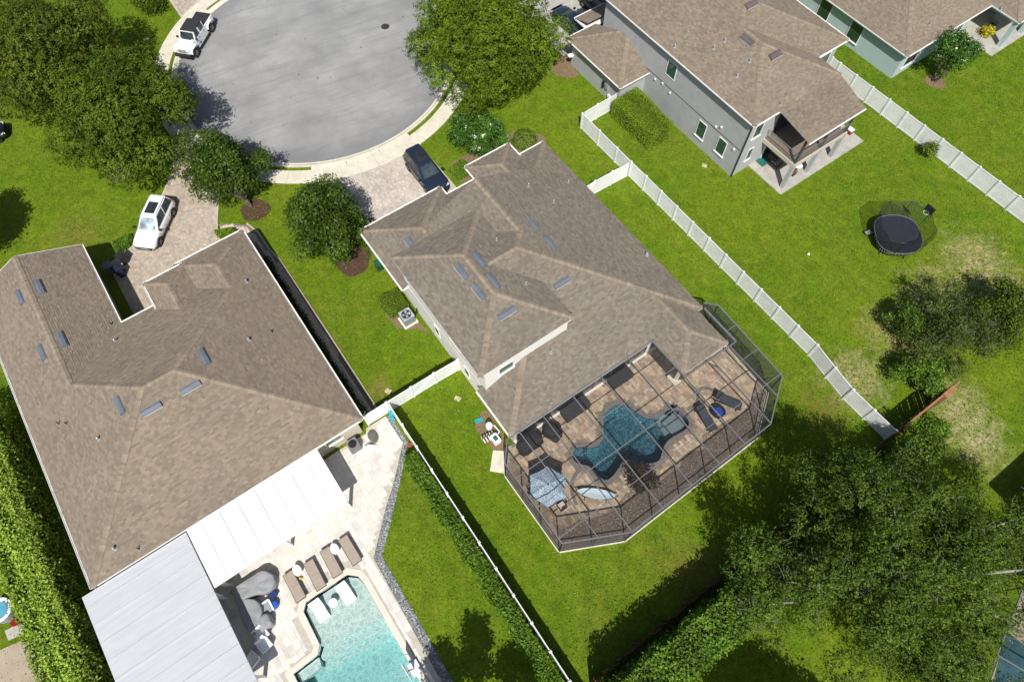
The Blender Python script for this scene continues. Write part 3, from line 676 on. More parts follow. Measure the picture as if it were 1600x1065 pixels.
def gutter(parent, a, b, z, out, mat_=None, name='gutter'):
    """open white trough along the eave a-b (u, v), hung on the side 'out' (vector)"""
    A = UV(a[0], a[1], z); B = UV(b[0], b[1], z); d = B-A; n = Vector(out).normalized()
    mb = MB(); prof = [(0.004, -.10), (.09, -.10), (.125, -.01), (.125, .015), (.105, .015), (.075, -.075), (.02, -.075), (.02, -.0), (.004, -.0)]
    vs = [A+n*x+ZD*h for x, h in prof]+[B+n*x+ZD*h for x, h in prof]; k = len(prof)
    fs = [(i, (i+1) % k, k+(i+1) % k, k+i) for i in range(k)]; fs += [tuple(range(k-1, -1, -1)), tuple(range(k, 2*k))]
    mb.add(vs, fs); return mb.build(name, mat_ or WHITE, parent)
def window(parent, axis, const, c, w, h, out, glass=None, frame=None, sill=True, muntin=True):
    """window on the wall plane axis=const; c = (other coordinate, height of centre); out = +1/-1 side"""
    d = VD if axis == 0 else UD; n = (UD if axis == 0 else VD)*out
    O = (UV(const, c[0], c[1]) if axis == 0 else UV(c[0], const, c[1]))+n*.002
    f = MB(); t = .045
    for a, b, ww, hh in ((-w/2-t, -h/2-t, w+2*t, t), (-w/2-t, h/2, w+2*t, t), (-w/2-t, -h/2, t, h), (w/2, -h/2, t, h)):
        f.frame(O+d*a+ZD*b, d*ww, n*.05, ZD*hh)
    fo = f.build('window', frame or WHITE, parent)
    g = MB(); g.frame(O-d*w/2-ZD*h/2+n*.003, d*w, n*.015, ZD*h); g.build('pane', glass or GLASSG, fo)
    if muntin:
        g = MB(); g.frame(O-d*w/2-ZD*.015+n*.019, d*w, n*.016, ZD*.03); g.build('sash_bar', BRONZE, fo)
    if sill:
        g = MB(); g.frame(O-d*(w/2+.12)-ZD*(h/2+t+.05), d*(w+.24), n*.11, ZD*.05); g.build('sill', frame or WHITE, fo)
    return fo

# ------------------------------------------------------------------ the house in the middle
H = thing('house', 'cream two-storey house with brown shingle roof and screened pool enclosure, in the middle', 'house', UV(-20, 15.5), group='houses round the cul-de-sac')
EAVE = [(-30.75, 7.5), (-30.75, 14.6), (-29.83, 14.6), (-29.83, 17.2), (-31.2, 17.2), (-31.2, 21.35), (-29.83, 21.35), (-29.83, 23.85), (-11.15, 23.85), (-11.15, 23.4), (-8.1, 23.4), (-8.1, 19.35), (-11.15, 19.35), (-11.15, 7.5), (-15.05, 7.5), (-15.05, 8.04), (-24.5, 8.04), (-24.5, 7.5)]
WALL = [(-30.35, 7.98), (-30.35, 14.2), (-29.43, 14.2), (-29.43, 17.6), (-30.8, 17.6), (-30.8, 20.95), (-29.43, 20.95), (-29.43, 23.45), (-11.55, 23.45), (-11.55, 23.0), (-8.5, 23.0), (-8.5, 19.75), (-11.55, 19.75), (-11.55, 7.98)]
walls(H, WALL, 0, 2.72, CREAM); fascia(H, EAVE, 2.9)
walls(H, [(-25.0, 7.99), (-25.0, 14.5), (-14.68, 14.5), (-14.68, 7.99)], 2.6, 5.72, CREAM, 'upper_wall')
fascia(H, [(-25.35, 7.6), (-25.35, 14.86), (-14.55, 14.86), (-14.55, 7.6)], 5.9, h=.15)
R = Roof(H, PAL_SHC); z0 = 2.9
pk = (-20.49, 14.51); rz = 6.5675; hs = .45/math.sqrt(2)
R.face([(-29.83, 23.85), (-11.15, 23.85), pk, (-21.68, 15.7), (-27.2, 15.7), (-27.2, 21.22)], z0, 1, 23.85, 1)
R.face([(-11.15, 23.85), (-11.15, 7.5), (-15.05, 11.4), (-20.49, 11.4), pk], z0, 0, -11.15, 1)
R.face([(-11.15, 7.5), (-15.05, 7.5), (-15.05, 11.4)], z0, 1, 7.5, -1)
R.face([(-29.83, 14.3), (-29.83, 17.3), (-27.2, 17.3), (-21.68, 15.7), pk, (-20.49, 11.45), (-26.8, 11.45), (-27.2, 14.3)], z0, 0, -29.83, -1)
R.face([(-27.2, 15.7), (-21.68, 15.7), (-21.68, 10.2), (-27.2, 10.2)], rz, 1, 15.7, -1)
R.face([(-29.83, 21.0), (-29.83, 23.85), (-27.2, 21.22), (-27.2, 20.6)], z0, 0, -29.83, -1)
R.face([(-29.75, 19.4), (-29.75, 21.36), (-27.19, 21.2), (-27.19, 19.4)], z0-.05, 0, -29.83, -1)
# garage
R.face([(-30.75, 7.5), (-30.75, 14.6), (-27.2, 11.05)], z0, 0, -30.75, -1)
R.face([(-30.75, 7.5), (-27.2, 11.05), (-24.5, 11.05), (-24.5, 7.5)], z0, 1, 7.5, -1)
R.face([(-30.75, 14.6), (-24.5, 14.6), (-24.5, 11.05), (-27.2, 11.05)], z0, 1, 14.6, 1)
# porch
ez = 3.02
R.face([(-31.2, 17.2), (-31.2, 21.35), (-29.125, 19.275)], ez, 0, -31.2, -1)
R.face([(-31.2, 17.2), (-29.125, 19.275), (-26.9, 19.275), (-26.9, 17.2)], ez, 1, 17.2, -1)
R.face([(-31.2, 21.35), (-26.9, 21.35), (-26.9, 19.275), (-29.125, 19.275)], ez, 1, 21.35, 1)
# rear wing
R.face([(-8.1, 19.35), (-10.125, 21.375), (-8.1, 23.4)], z0, 0, -8.1, 1)
R.face([(-8.1, 23.4), (-10.125, 21.375), (-14, 21.375), (-14, 23.4)], z0, 1, 23.4, 1)
R.face([(-8.1, 19.35), (-14, 19.35), (-14, 21.375), (-10.125, 21.375)], z0, 1, 19.35, -1)
hiprect(R, -25.35, -14.55, 7.6, 14.86, 5.9)
for a, b, s in (((-11.15, 23.85, z0), (*pk, 7.103), hs), ((-21.68, 15.7, rz), (*pk, 7.103), hs), ((-27.2, 15.7, rz), (-21.68, 15.7, rz), .45), ((-29.83, 23.85, z0), (-27.2, 21.22, 4.08), hs),
                ((-20.49, 11.9, 7.103), (*pk, 7.103), .45), ((-11.15, 7.5, z0), (-15.0, 11.35, 4.63), hs),
                ((-30.75, 7.5, z0), (-27.2, 11.05, 4.4975), hs), ((-30.75, 14.6, z0), (-27.2, 11.05, 4.4975), hs), ((-27.2, 11.05, 4.4975), (-26.3, 11.05, 4.4975), .45),
                ((-31.2, 17.2, ez), (-29.125, 19.275, ez+.934), hs), ((-31.2, 21.35, ez), (-29.125, 19.275, ez+.934), hs), ((-29.125, 19.275, ez+.934), (-27.3, 19.275, ez+.934), .45),
                ((-8.1, 19.35, z0), (-10.125, 21.375, 3.811), hs), ((-8.1, 23.4, z0), (-10.125, 21.375, 3.811), hs), ((-10.125, 21.375, 3.811), (-13.1, 21.375, 3.811), .45)):
    R.ridge(a, b, s)
R.build(); RC_ = R
mb = MB()
mb.add([UV(-27.16, 10.05, 2.9), UV(-27.16, 10.05, 4.0), UV(-27.16, 15.7, rz-.03), UV(-27.16, 21.2, 4.0), UV(-27.16, 21.2, 2.9)], [(0, 1, 2, 3, 4)])
mb.build('gable_wall', CREAM, H)
mb = MB(); mb.ubox(-31.2, -26.9, 17.2, 21.35, 2.87, 3.0); mb.build('porch_fascia', WHITE, H)
for a, b, out in (((-30.75, 7.5), (-30.75, 14.6), -UD), ((-30.75, 14.6), (-29.83, 14.6), VD), ((-29.83, 14.6), (-29.83, 17.2), -UD), ((-29.83, 21.35), (-29.83, 23.85), -UD), ((-11.15, 7.5), (-15.05, 7.5), -VD), ((-24.5, 7.5), (-30.75, 7.5), -VD)):
    gutter(H, a, b, 2.9, out, name='gutter')
for a, b, out in (((-31.2, 17.2), (-31.2, 21.35), -UD), ((-31.2, 17.2), (-29.7, 17.2), -VD), ((-31.2, 21.35), (-28.8, 21.35), VD)): gutter(H, a, b, 3.02, out)
RC_.vents([(750, 407), (722, 425), (771, 440), (748, 456), (792, 489), (834, 352), (860, 381), (878, 442)], 'uuuuvuuv')
RC_.vents([(640, 378)], 'u', L=.75, w=.5)
RC_.pipes([(865, 317), (888, 286), (826, 291), (822, 444), (776, 376), (861, 551)])
RC_.pipes([(1010, 399)], r=.10, h=.3)
window(H, 0, -14.68, (9.6, 4.62), 1.05, .85, 1); window(H, 1, 7.99, (-18.3, 4.2), 1.3, .75, -1, sill=False); window(H, 1, 7.98, (-20.9, 1.7), .55, 1.2, -1, sill=False); window(H, 1, 7.98, (-17.1, 1.5), .55, 1.2, -1, sill=False)
def glass_doors(parent, axis, const, a, b, out, n):
    """run of dark sliding doors along a wall"""
    d = VD if axis == 0 else UD; nn = (UD if axis == 0 else VD)*out; w = (b-a)/n
    for k in range(n):
        O = UV(const, a+k*w, .2) if axis == 0 else UV(a+k*w, const, .2)
        g = MB(); g.frame(O+nn*.002, d*(w-.02), nn*.05, ZD*2.15); dr = g.build('sliding_door', BRONZE, parent)
        g = MB(); g.frame(O+nn*.053+d*.06+ZD*.06, d*(w-.14), nn*.012, ZD*2.02); g.build('pane', GLASSD, dr)
glass_doors(H, 0, -11.55, 8.2, 19.5, 1, 7); glass_doors(H, 1, 19.75, -11.4, -8.7, -1, 2); glass_doors(H, 0, -8.5, 19.9, 22.9, 1, 2)
g = MB(); g.ubox(-11.56, -11.36, 8.0, 19.6, .05, .2); g.build('plinth', CREAM, H)
mb = MB(); mb.frame(UV(-30.36, 8.6, .05), -UD*.04, VD*5.0, ZD*2.2); gd = mb.build('garage_door', WHITE, H)
# ------------------------------------------------------------------ the house on the left
HL = thing('house', 'single-storey house with a big tan shingle roof and white patio roofs, at left', 'house', UV(-26, -8.5), group='houses round the cul-de-sac')
z0 = 2.8
walls(HL, [(-41.2, -17.1), (-41.2, -10.3), (-33.2, -10.3), (-33.2, -7.0), (-35.2, -7.0), (-35.2, -4.8), (-35.6, -4.8), (-35.6, -.02), (-18.15, -.02), (-18.15, -17.1)], 0, 2.62, BEIGE)
fascia(HL, [(-41.7, -17.5), (-41.7, -9.9), (-33.6, -9.9), (-33.6, -5.1), (-36, -5.1), (-36, .38), (-17.75, .38), (-17.75, -17.5)], z0)
R = Roof(HL, PAL_SH)
pl = (-25.67, -9.57); pr = (-25.67, -7.55); zp = z0+.45*7.925; gz = z0+.45*3.8; fz = z0+.45*2.735
R.face([(-41.7, -17.5), (-41.7, -13.7), (-29.8, -13.7), pl, (-17.75, -17.5)], z0, 1, -17.5, -1)
R.face([(-17.75, -17.5), pl, pr, (-17.75, .38)], z0, 0, -17.75, 1)
R.face([(-36, .38), (-17.75, .38), pr, (-30.87, -2.355), (-33.265, -2.355)], z0, 1, .38, 1)
R.face([(-33.6, -9.9), (-33.6, -5.1), (-30.87, -2.355), pr, pl, (-29.8, -13.7)], z0, 0, -33.6, -1)
R.face([(-41.7, -9.9), (-33.6, -9.9), (-29.8, -13.7), (-41.7, -13.7)], z0, 1, -9.9, 1)
R.face([(-36, -5.1), (-36, .38), (-33.265, -2.355)], z0, 0, -36, -1)
R.face([(-36, -5.1), (-33.265, -2.355), (-30.87, -2.355), (-33.6, -5.1)], z0, 1, -5.09, -1)
ez = 3.1
R.face([(-35.5, -7.35), (-35.5, -4.4), (-34.025, -5.875)], ez, 0, -35.5, -1)
R.face([(-35.5, -7.35), (-34.025, -5.875), (-31.2, -5.875), (-31.2, -7.35)], ez, 1, -7.35, -1)
R.face([(-35.5, -4.4), (-31.2, -4.4), (-31.2, -5.875), (-34.025, -5.875)], ez, 1, -4.4, 1)
for a, b, s in (((-17.75, -17.5, z0), (*pl, zp), hs), ((-17.75, .38, z0), (*pr, zp), hs), ((*pl, zp), (*pr, zp), .45), ((-41.7, -13.7, gz), (-29.8, -13.7, gz), .45), ((-29.8, -13.7, gz), (*pl, zp), hs),
                ((-36, .38, z0), (-33.265, -2.355, fz), hs), ((-36, -5.1, z0), (-33.265, -2.355, fz), hs), ((-33.265, -2.355, fz), (-30.87, -2.355, fz), .45), ((-30.87, -2.355, fz), (*pr, zp), hs),
                ((-35.5, -7.35, ez), (-34.025, -5.875, ez+.664), hs), ((-35.5, -4.4, ez), (-34.025, -5.875, ez+.664), hs), ((-34.025, -5.875, ez+.664), (-32.2, -5.875, ez+.664), .45)):
    R.ridge(a, b, s)
R.build(); RL_ = R
mb = MB(); mb.ubox(-35.5, -33.0, -7.35, -4.4, 2.92, 3.09); mb.build('porch_fascia', WHITE, HL)
mb = MB(); mb.ubox(-35.2, -32, -7.1, -4.65, 2.4, 3.0); mb.build('porch_wall', BEIGE, HL)
mb = MB(); mb.add([UV(-41.25, -17.2, 2.6), UV(-41.25, -10.2, 2.6), UV(-41.25, -13.7, 4.35)], [(0, 1, 2)]); mb.build('gable_wall', BEIGE, HL)
mb = MB()
for a, b in (((-41.72, -17.5, z0), (-41.72, -13.7, gz)), ((-41.72, -9.9, z0), (-41.72, -13.7, gz))): mb.bar(UV(*a)-ZD*.07, UV(*b)-ZD*.07, .03, .17)
mb.build('barge_board', WHITE, HL)
for a, b, out in (((-41.7, -9.9), (-33.6, -9.9), VD), ((-33.6, -9.9), (-33.6, -7.4), -UD), ((-36, -5.1), (-36, .38), -UD), ((-36, .38), (-17.75, .38), VD), ((-17.75, -17.5), (-41.7, -17.5), -VD), ((-17.75, -3), (-17.75, .38), UD)): gutter(HL, a, b, z0, out)
for a, b, out in (((-35.5, -7.35), (-35.5, -4.4), -UD), ((-35.5, -7.35), (-33.0, -7.35), -VD), ((-35.5, -4.4), (-33.7, -4.4), VD)): gutter(HL, a, b, 3.1, out)
RL_.vents([(62, 449), (32, 465), (97, 531), (66, 551), (319, 558), (298, 605), (237, 639), (188, 634)], 'uuuuuvvu')
RL_.pipes([(181, 533), (386, 441), (390, 532), (155, 686), (180, 857)], r=.07)
RL_.pipes([(93, 662), (105, 662), (426, 519), (218, 857), (175, 507)], r=.035, h=.3, mat_=BLACKPL)
window(HL, 0, -18.15, (-1.9, 1.65), 1.1, 1.1, 1); window(HL, 0, -18.15, (-6.0, 1.4), 2.6, 1.9, 1, glass=GLASSD); window(HL, 0, -18.15, (-10.5, 1.3), 2.6, 2.0, 1, glass=GLASSD)
mb = MB(); mb.frame(UV(-33.19, -9.9, .05), -UD*.05, VD*2.7, ZD*2.1); mb.build('garage_door', WHITE, HL)

# white metal patio roofs
def patio_cover(label, u0, u1, v0, v1, zi, zo, along, cols, mat_):
    t = thing('patio_cover', label, 'patio roof', UV((u0+u1)/2, (v0+v1)/2), group='white patio roofs')
    mb = MB(); z = lambda u: zi+(zo-zi)*(u-u0)/(u1-u0)
    P = [UV(u0, v0, zi), UV(u1, v0, zo), UV(u1, v1, zo), UV(u0, v1, zi)]
    mb.add(P+[p-ZD*.09 for p in P], [(0, 1, 2, 3), (7, 6, 5, 4), (0, 4, 5, 1), (1, 5, 6, 2), (2, 6, 7, 3), (3, 7, 4, 0)]); pan = mb.build('roof_panel', mat_, t)
    seams = MB()
    if along == 'u':
        v = v0+.9
        while v < v1-.1: seams.bar(UV(v and u0+.02, v, z(u0)+.012), UV(u1-.02, v, z(u1)+.012), .05, .03); v += 1.16
    else:
        u = u0+.75
        while u < u1-.1: seams.bar(UV(u, v0+.02, z(u)+.012), UV(u, v1-.02, z(u)+.012), .05, .03); u += 1.12
    seams.build('seams', mat_, pan)
    g = MB(); g.frame(UV(u1, v0, zo-.14), UD*.12, VD*(v1-v0), ZD*.15); g.build('gutter', WHITE, t)
    for (u, v) in cols:
        g = MB(); g.ubox(u-.09, u+.09, v-.09, v+.09, .05, z(u)-.09); g.build('post', WHITE, t)
    return t
def metal_white(name, col, st, ax):
    m, n, l, o, b = _new(name); b.inputs['Roughness'].default_value = .38; b.inputs['Specular IOR Level'].default_value = .4
    pos = _pos(n); mp = n.new('ShaderNodeMapping'); mp.vector_type = 'TEXTURE'; l.new(pos, mp.inputs[0]); mp.inputs['Rotation'].default_value = (0, 0, YAW if ax == 'u' else YAW+math.pi/2); mp.inputs['Scale'].default_value = (5.0, .35, 1)
    k = _ramp(n, l, _noise(n, l, 1.6, 7, mp.outputs[0], .7), [(.45, (0, 0, 0)), (.75, (.8,)*3)])
    c = _mix(n, l, k, col, st); c = _mix(n, l, _ramp(n, l, _noise(n, l, .5, 5), [(.5, (0, 0, 0)), (.8, (.5,)*3)]), c, mul(st, 1.1))
    l.new(c, b.inputs['Base Color']); return m
patio_cover('bright white metal patio roof against the eave of the left house, with streaked panels', -17.86, -13.9, -11.78, -2.98, 2.66, 2.5, 'u', [(-14.1, -11.6), (-14.1, -7.4), (-14.1, -3.2)], metal_white('white_pan_roof', (.72, .725, .73), (.48, .48, .47), 'u'))
patio_cover('wide greyish-white metal patio roof in the lower left corner, seams running across', -17.68, -7.6, -18.25, -11.86, 2.6, 2.42, 'v', [(-8.3, -12.1), (-13.6, -12.1), (-8.3, -18.0)], metal_white('grey_pan_roof', (.50, .51, .525), (.40, .405, .41), 'v'))

# ------------------------------------------------------------------ grey two-storey house, upper right
GLASSK = glass_mat('dark_green_glass', (.025, .075, .05))
HR = thing('house', 'grey two-storey house with brown roof and rear balcony, behind the white fence', 'house', UV(-28, 41), group='houses round the cul-de-sac')
z0 = 6.15; p = .42; hp = p/math.sqrt(2)
walls(HR, [(-37.4, 35.93), (-37.4, 48.05), (-22.25, 48.05), (-22.25, 44.6), (-19.86, 44.6), (-19.86, 35.93)], 0, 5.97, GREYWALL)
fascia(HR, [(-39.6, 35.6), (-39.6, 48.4), (-21.87, 48.4), (-21.87, 44.95), (-19.5, 44.95), (-19.5, 35.6)], z0)
R = Roof(HR, PAL_SH)
a1 = (-24.175, 40.275); b1 = (-26.54, 40.275); c1 = (-28.27, 42.0); zA = z0+p*4.675; zB = z0+p*6.4
R.face([(-19.5, 35.6), a1, b1, c1, (-33.2, 42), (-39.6, 35.6)], z0, 1, 35.6, -1, p)
R.face([(-19.5, 44.95), (-21.87, 44.95), b1, a1], z0, 1, 44.95, 1, p)
R.face([(-19.5, 35.6), (-19.5, 44.95), a1], z0, 0, -19.5, 1, p)
R.face([(-21.87, 44.95), (-21.87, 48.4), c1, b1], z0, 0, -21.87, 1, p)
R.face([(-21.87, 48.4), (-39.6, 48.4), (-33.2, 42), c1], z0, 1, 48.4, 1, p)
R.face([(-39.6, 35.6), (-39.6, 48.4), (-33.2, 42)], z0, 0, -39.6, -1, p)
R.face([(-19.62, 38.2), (-16.2, 38.2), (-16.2, 44.4), (-19.62, 44.9)], 5.6, 0, -16.2, 1, .17)
for a, b, s in (((-19.5, 35.6, z0), (*a1, zA), hp), ((-19.5, 44.95, z0), (*a1, zA), hp), ((*a1, zA), (*b1, zA), p), ((*b1, zA), (*c1, zB), hp), ((-21.87, 48.4, z0), (*c1, zB), hp), ((*c1, zB), (-33.2, 42, zB), p), ((-39.6, 35.6, z0), (-33.2, 42, zB), hp), ((-39.6, 48.4, z0), (-33.2, 42, zB), hp)): R.ridge(a, b, s)
# garage wing roof
R.face([(-38.4, 32.7), (-35.17, 35.93), (-34.18, 35.93), (-30.95, 32.7)], 2.75, 1, 32.7, -1, p)
R.face([(-38.4, 32.7), (-38.4, 35.93), (-35.17, 35.93)], 2.75, 0, -38.4, -1, p)
R.face([(-30.95, 32.7), (-34.18, 35.93), (-30.95, 35.93)], 2.75, 0, -30.95, 1, p)
for a, b in (((-38.4, 32.7, 2.75), (-35.17, 35.93, 4.107)), ((-30.95, 32.7, 2.75), (-34.18, 35.93, 4.107))): R.ridge(a, b, hp)
R.face([(-40.2, 35.0), (-40.2, 38.5), (-38.4, 38.5), (-38.4, 35.0)], 2.6, 0, -40.2, -1, .35)
R.build()
walls(HR, [(-38.0, 33.1), (-38.0, 35.94), (-31.3, 35.94), (-31.3, 33.1)], 0, 2.6, GREYWALL, 'garage_wall')
fascia(HR, [(-38.4, 32.7), (-38.4, 35.94), (-30.95, 35.94), (-30.95, 32.7)], 2.75, h=.16); fascia(HR, [(-40.2, 35.0), (-40.2, 38.5), (-38.4, 38.5), (-38.4, 35.0)], 2.6, h=.15)
for a, b, z, out in (((-19.5, 35.6), (-39.6, 35.6), z0, -VD), ((-19.5, 35.6), (-19.5, 38.2), z0, UD), ((-21.87, 44.95), (-21.87, 48.4), z0, UD), ((-16.2, 38.2), (-16.2, 44.4), 5.6, UD), ((-38.4, 32.7), (-38.4, 35.9), 2.75, -UD), ((-38.4, 32.7), (-30.95, 32.7), 2.75, -VD), ((-30.95, 32.7), (-30.95, 35.9), 2.75, UD), ((-40.2, 35.0), (-40.2, 38.5), 2.6, -UD), ((-21.87, 48.4), (-39.6, 48.4), z0, VD)): gutter(HR, a, b, z, out)
mb = MB(); mb.tube([UV(-19.75, 35.55, 6.0), UV(-19.78, 35.87, 5.7), UV(-19.78, 35.87, .15)], .045, 6); mb.build('downpipe', DARKMET, HR)
RR_ = R
RR_.vents([(1173, 8), (1167, 63), (1211, 87)], 'vuv', VENT_BR, 1.15, .55)
RR_.pipes([(1132, 66), (1115, 77), (1171, 98), (1151, 121), (1054, 75)], r=.06); RR_.pipes([(1202, 106), (1219, 165)], r=.035)
window(HR, 1, 35.93, (-24.1, 1.75), .85, 1.55, -1, glass=GLASSK); window(HR, 1, 35.93, (-21.75, 1.85), .85, 1.5, -1, glass=GLASSK); window(HR, 1, 35.93, (-28.7, 4.6), 1.0, 1.35, -1, glass=GLASSK, sill=False)
window(HR, 0, -19.86, (37.0, 4.6), .8, 1.3, 1, glass=GLASSK); window(HR, 0, -19.86, (37.2, 1.9), .5, 1.2, 1, glass=GLASSD); window(HR, 0, -22.25, (46.6, 4.6), 1.5, 1.3, 1, glass=GLASSK)
g = MB(); g.frame(UV(-20, 35.925, 2.92), -UD*17.3, -VD*.02, ZD*.03); g.build('wall_band', DARKMET, HR)
for u in (-30.2, -29.3, -22.4, -22.9, -20.6, -28.3):
    g = MB(); g.frame(UV(u, 35.93, 2.3+random.random()*1.2), UD*.14, -VD*.12, ZD*.14); g.build('wall_vent', WHITE, HR)
# balcony: floor, posts, railing, patio
bz = 2.8
g = MB(); g.ubox(-19.88, -16.6, 38.55, 44.3, bz-.16, bz+.02); bf = g.build('balcony_floor', simple('balcony_tile', (.20, .155, .12), .7, var=.2, scale=5), HR)
g = MB(); g.ubox(-16.62, -16.44, 38.4, 44.4, bz-.3, bz+.08); g.ubox(-19.86, -16.6, 38.4, 38.56, bz-.3, bz+.08); g.ubox(-19.86, -16.6, 44.28, 44.42, bz-.3, bz+.08); g.build('balcony_beam', BEIGE, HR)
for (u, v) in ((-16.6, 38.55), (-16.6, 41.4), (-16.6, 44.25)):
    g = MB(); g.ubox(u-.16, u+.16, v-.16, v+.16, .08, bz-.16); g.build('patio_column', GREYWALL, HR)
    g = MB(); g.ubox(u-.08, u+.08, v-.08, v+.08, bz+.08, 5.5); g.build('balcony_post', BRONZE, HR)
rl = MB(); rl.bar(UV(-19.8, 38.48, bz+1.05), UV(-16.55, 38.48, bz+1.05), .05, .05); rl.bar(UV(-16.53, 38.5, bz+1.05), UV(-16.53, 44.3, bz+1.05), .05, .05); rl.bar(UV(-19.8, 38.48, bz+.16), UV(-16.55, 38.48, bz+.16), .04, .04); rl.bar(UV(-16.53, 38.5, bz+.16), UV(-16.53, 44.3, bz+.16), .04, .04)
ro = rl.build('railing', GREYFR, HR)
for k in range(24): g = MB(); g.bar(UV(-19.7+k*.13, 38.48, bz+.16), UV(-19.7+k*.13, 38.48, bz+1.04), .018, .018, (0, 1, 0)); g.build('baluster', GREYFR, ro)
for k in range(44): g = MB(); g.bar(UV(-16.53, 38.6+k*.13, bz+.16), UV(-16.53, 38.6+k*.13, bz+1.04), .018, .018, (0, 1, 0)); g.build('baluster', GREYFR, ro)
g = MB(); g.ubox(-19.9, -16.1, 37.9, 47.8, -.05, .08)
pt = g.build('patio', CONC_GREY); pt['kind'] = 'structure'
g = MB(); g.ubox(-19.87, -19.80, 39.2, 43.6, .1, 2.3); d = g.build('sliding_door', WHITE, HR); g = MB(); g.ubox(-19.80, -19.785, 39.3, 43.5, .18, 2.2); g.build('pane', GLASSD, d)
g = MB(); g.ubox(-19.87, -19.80, 39.2, 43.6, bz+.05, bz+2.2); d = g.build('sliding_door', BRONZE, HR); g = MB(); g.ubox(-19.80, -19.785, 39.3, 43.5, bz+.12, bz+2.1); g.build('pane', GLASSD, d)
# utility boxes on the garage wall
for u, z, w, h, m in ((-33.0, 1.3, .28, .5, GALV), (-33.45, 1.2, .16, .7, DARKMET), (-32.6, .55, .3, .25, PLASTIC_W)):
    g = MB(); g.frame(UV(u, 33.1, z-h/2), UD*w, -VD*.16, ZD*h); g.build('meter_box', m, HR)
g = MB(); g.lathe(UV(-37.7, 32.75, 1.35), [(.02, -.1), (.18, -.04), (.27, .05), (.25, .05), (.02, -.02)], 14); g.bar(UV(-37.7, 33.1, 1.0), UV(-37.7, 32.75, 1.28), .04, .04); g.build('satellite_dish', PLASTIC_W, HR)

# ------------------------------------------------------------------ pale teal house, top right
HF = thing('house', 'pale teal single-storey house with brown roof at the top right corner', 'house', UV(-28, 63), group='houses round the cul-de-sac')
z0 = 2.8
walls(HF, [(-50, 55.56), (-50, 82), (-16.85, 82), (-16.85, 70.5), (-21.6, 70.5), (-21.6, 65.2), (-19.76, 65.2), (-19.76, 55.56)], 0, 2.62, TEAL)
fascia(HF, [(-50.3, 55.2), (-50.3, 82.3), (-16.45, 82.3), (-16.45, 66.7), (-19.4, 66.7), (-19.4, 55.2)], z0)
R = Roof(HF, PAL_SH); q1 = (-27.4, 63.2); q = 8.0
R.face([(-19.4, 55.2), (-27.4, 63.2), (-50.3, 63.2), (-50.3, 55.2)], z0, 1, 55.2, -1)
R.face([(-19.4, 55.2), (-19.4, 71.2), (-27.4, 63.2)], z0, 0, -19.4, 1)
R.face([(-16.45, 66.7), (-24.2, 74.45), (-40, 74.45), (-40, 66.7)], z0, 1, 66.7, -1)
R.face([(-16.45, 66.7), (-16.45, 82.3), (-24.25, 74.5)], z0, 0, -16.45, 1)
R.ridge((-19.4, 55.2, z0), (-27.4, 63.2, z0+.45*8), hs); R.ridge((-27.4, 63.2, z0+3.6), (-50, 63.2, z0+3.6), .45); R.ridge((-16.45, 66.7, z0), (-24.2, 74.45, z0+.45*7.75), hs)
R.build(); R.pipes([(1452, 40), (1560, 20)], r=.05)
for a, b, out in (((-19.4, 55.2), (-50.3, 55.2), -VD), ((-19.4, 55.2), (-19.4, 66.7), UD), ((-19.4, 66.7), (-16.45, 66.7), -VD), ((-16.45, 66.7), (-16.45, 80), UD)): gutter(HF, a, b, z0, out)
for u, gl in ((-24.9, GLASSG), (-28.6, GLASSG)): window(HF, 1, 55.56, (u, 1.55), 1.25, 1.7, -1, glass=glass_mat('bottle_glass', (.02, .055, .03)))
window(HF, 0, -19.76, (57.2, 1.5), 1.7, 1.4, 1, glass=GLASSD); window(HF, 0, -19.76, (63.7, 1.5), .9, 1.3, 1, glass=GLASSD)
for (u, v) in ((-16.75, 67.0), (-16.75, 70.2)):
    g = MB(); g.ubox(u-.2, u+.2, v-.2, v+.2, .05, 2.62); g.build('porch_column', TEAL, HF)
g = MB(); g.ubox(-21.5, -16.3, 65.3, 71, -.05, .06); pt = g.build('porch_floor', CONC_GREY); pt['kind'] = 'structure'
# ------------------------------------------------------------------ neighbours that only show at the edges
HN = thing('house', 'house beyond the big oak, its roof just showing in the top left corner', 'house', UV(-86, -15), group='houses round the cul-de-sac')
walls(HN, [(-93, -24), (-93, -9), (-80.5, -9), (-80.5, -24)], 0, 2.7, BEIGE); fascia(HN, [(-93.4, -24.4), (-93.4, -8.6), (-80.1, -8.6), (-80.1, -24.4)], 2.9)
R = Roof(HN, [(.24, .22, .2), (.2, .185, .17), (.26, .24, .22)]); R.face([(-80.1, -24.4), (-80.1, -8.6), (-86.75, -16.5)], 2.9, 0, -80.1, 1); R.face([(-80.1, -8.6), (-93.4, -8.6), (-86.75, -16.5)], 2.9, 1, -8.6, 1, .38); R.face([(-80.1, -24.4), (-86.75, -16.5), (-93.4, -24.4)], 2.9, 1, -24.4, -1, .38); R.face([(-93.4, -24.4), (-86.75, -16.5), (-93.4, -8.6)], 2.9, 0, -93.4, -1); R.build()
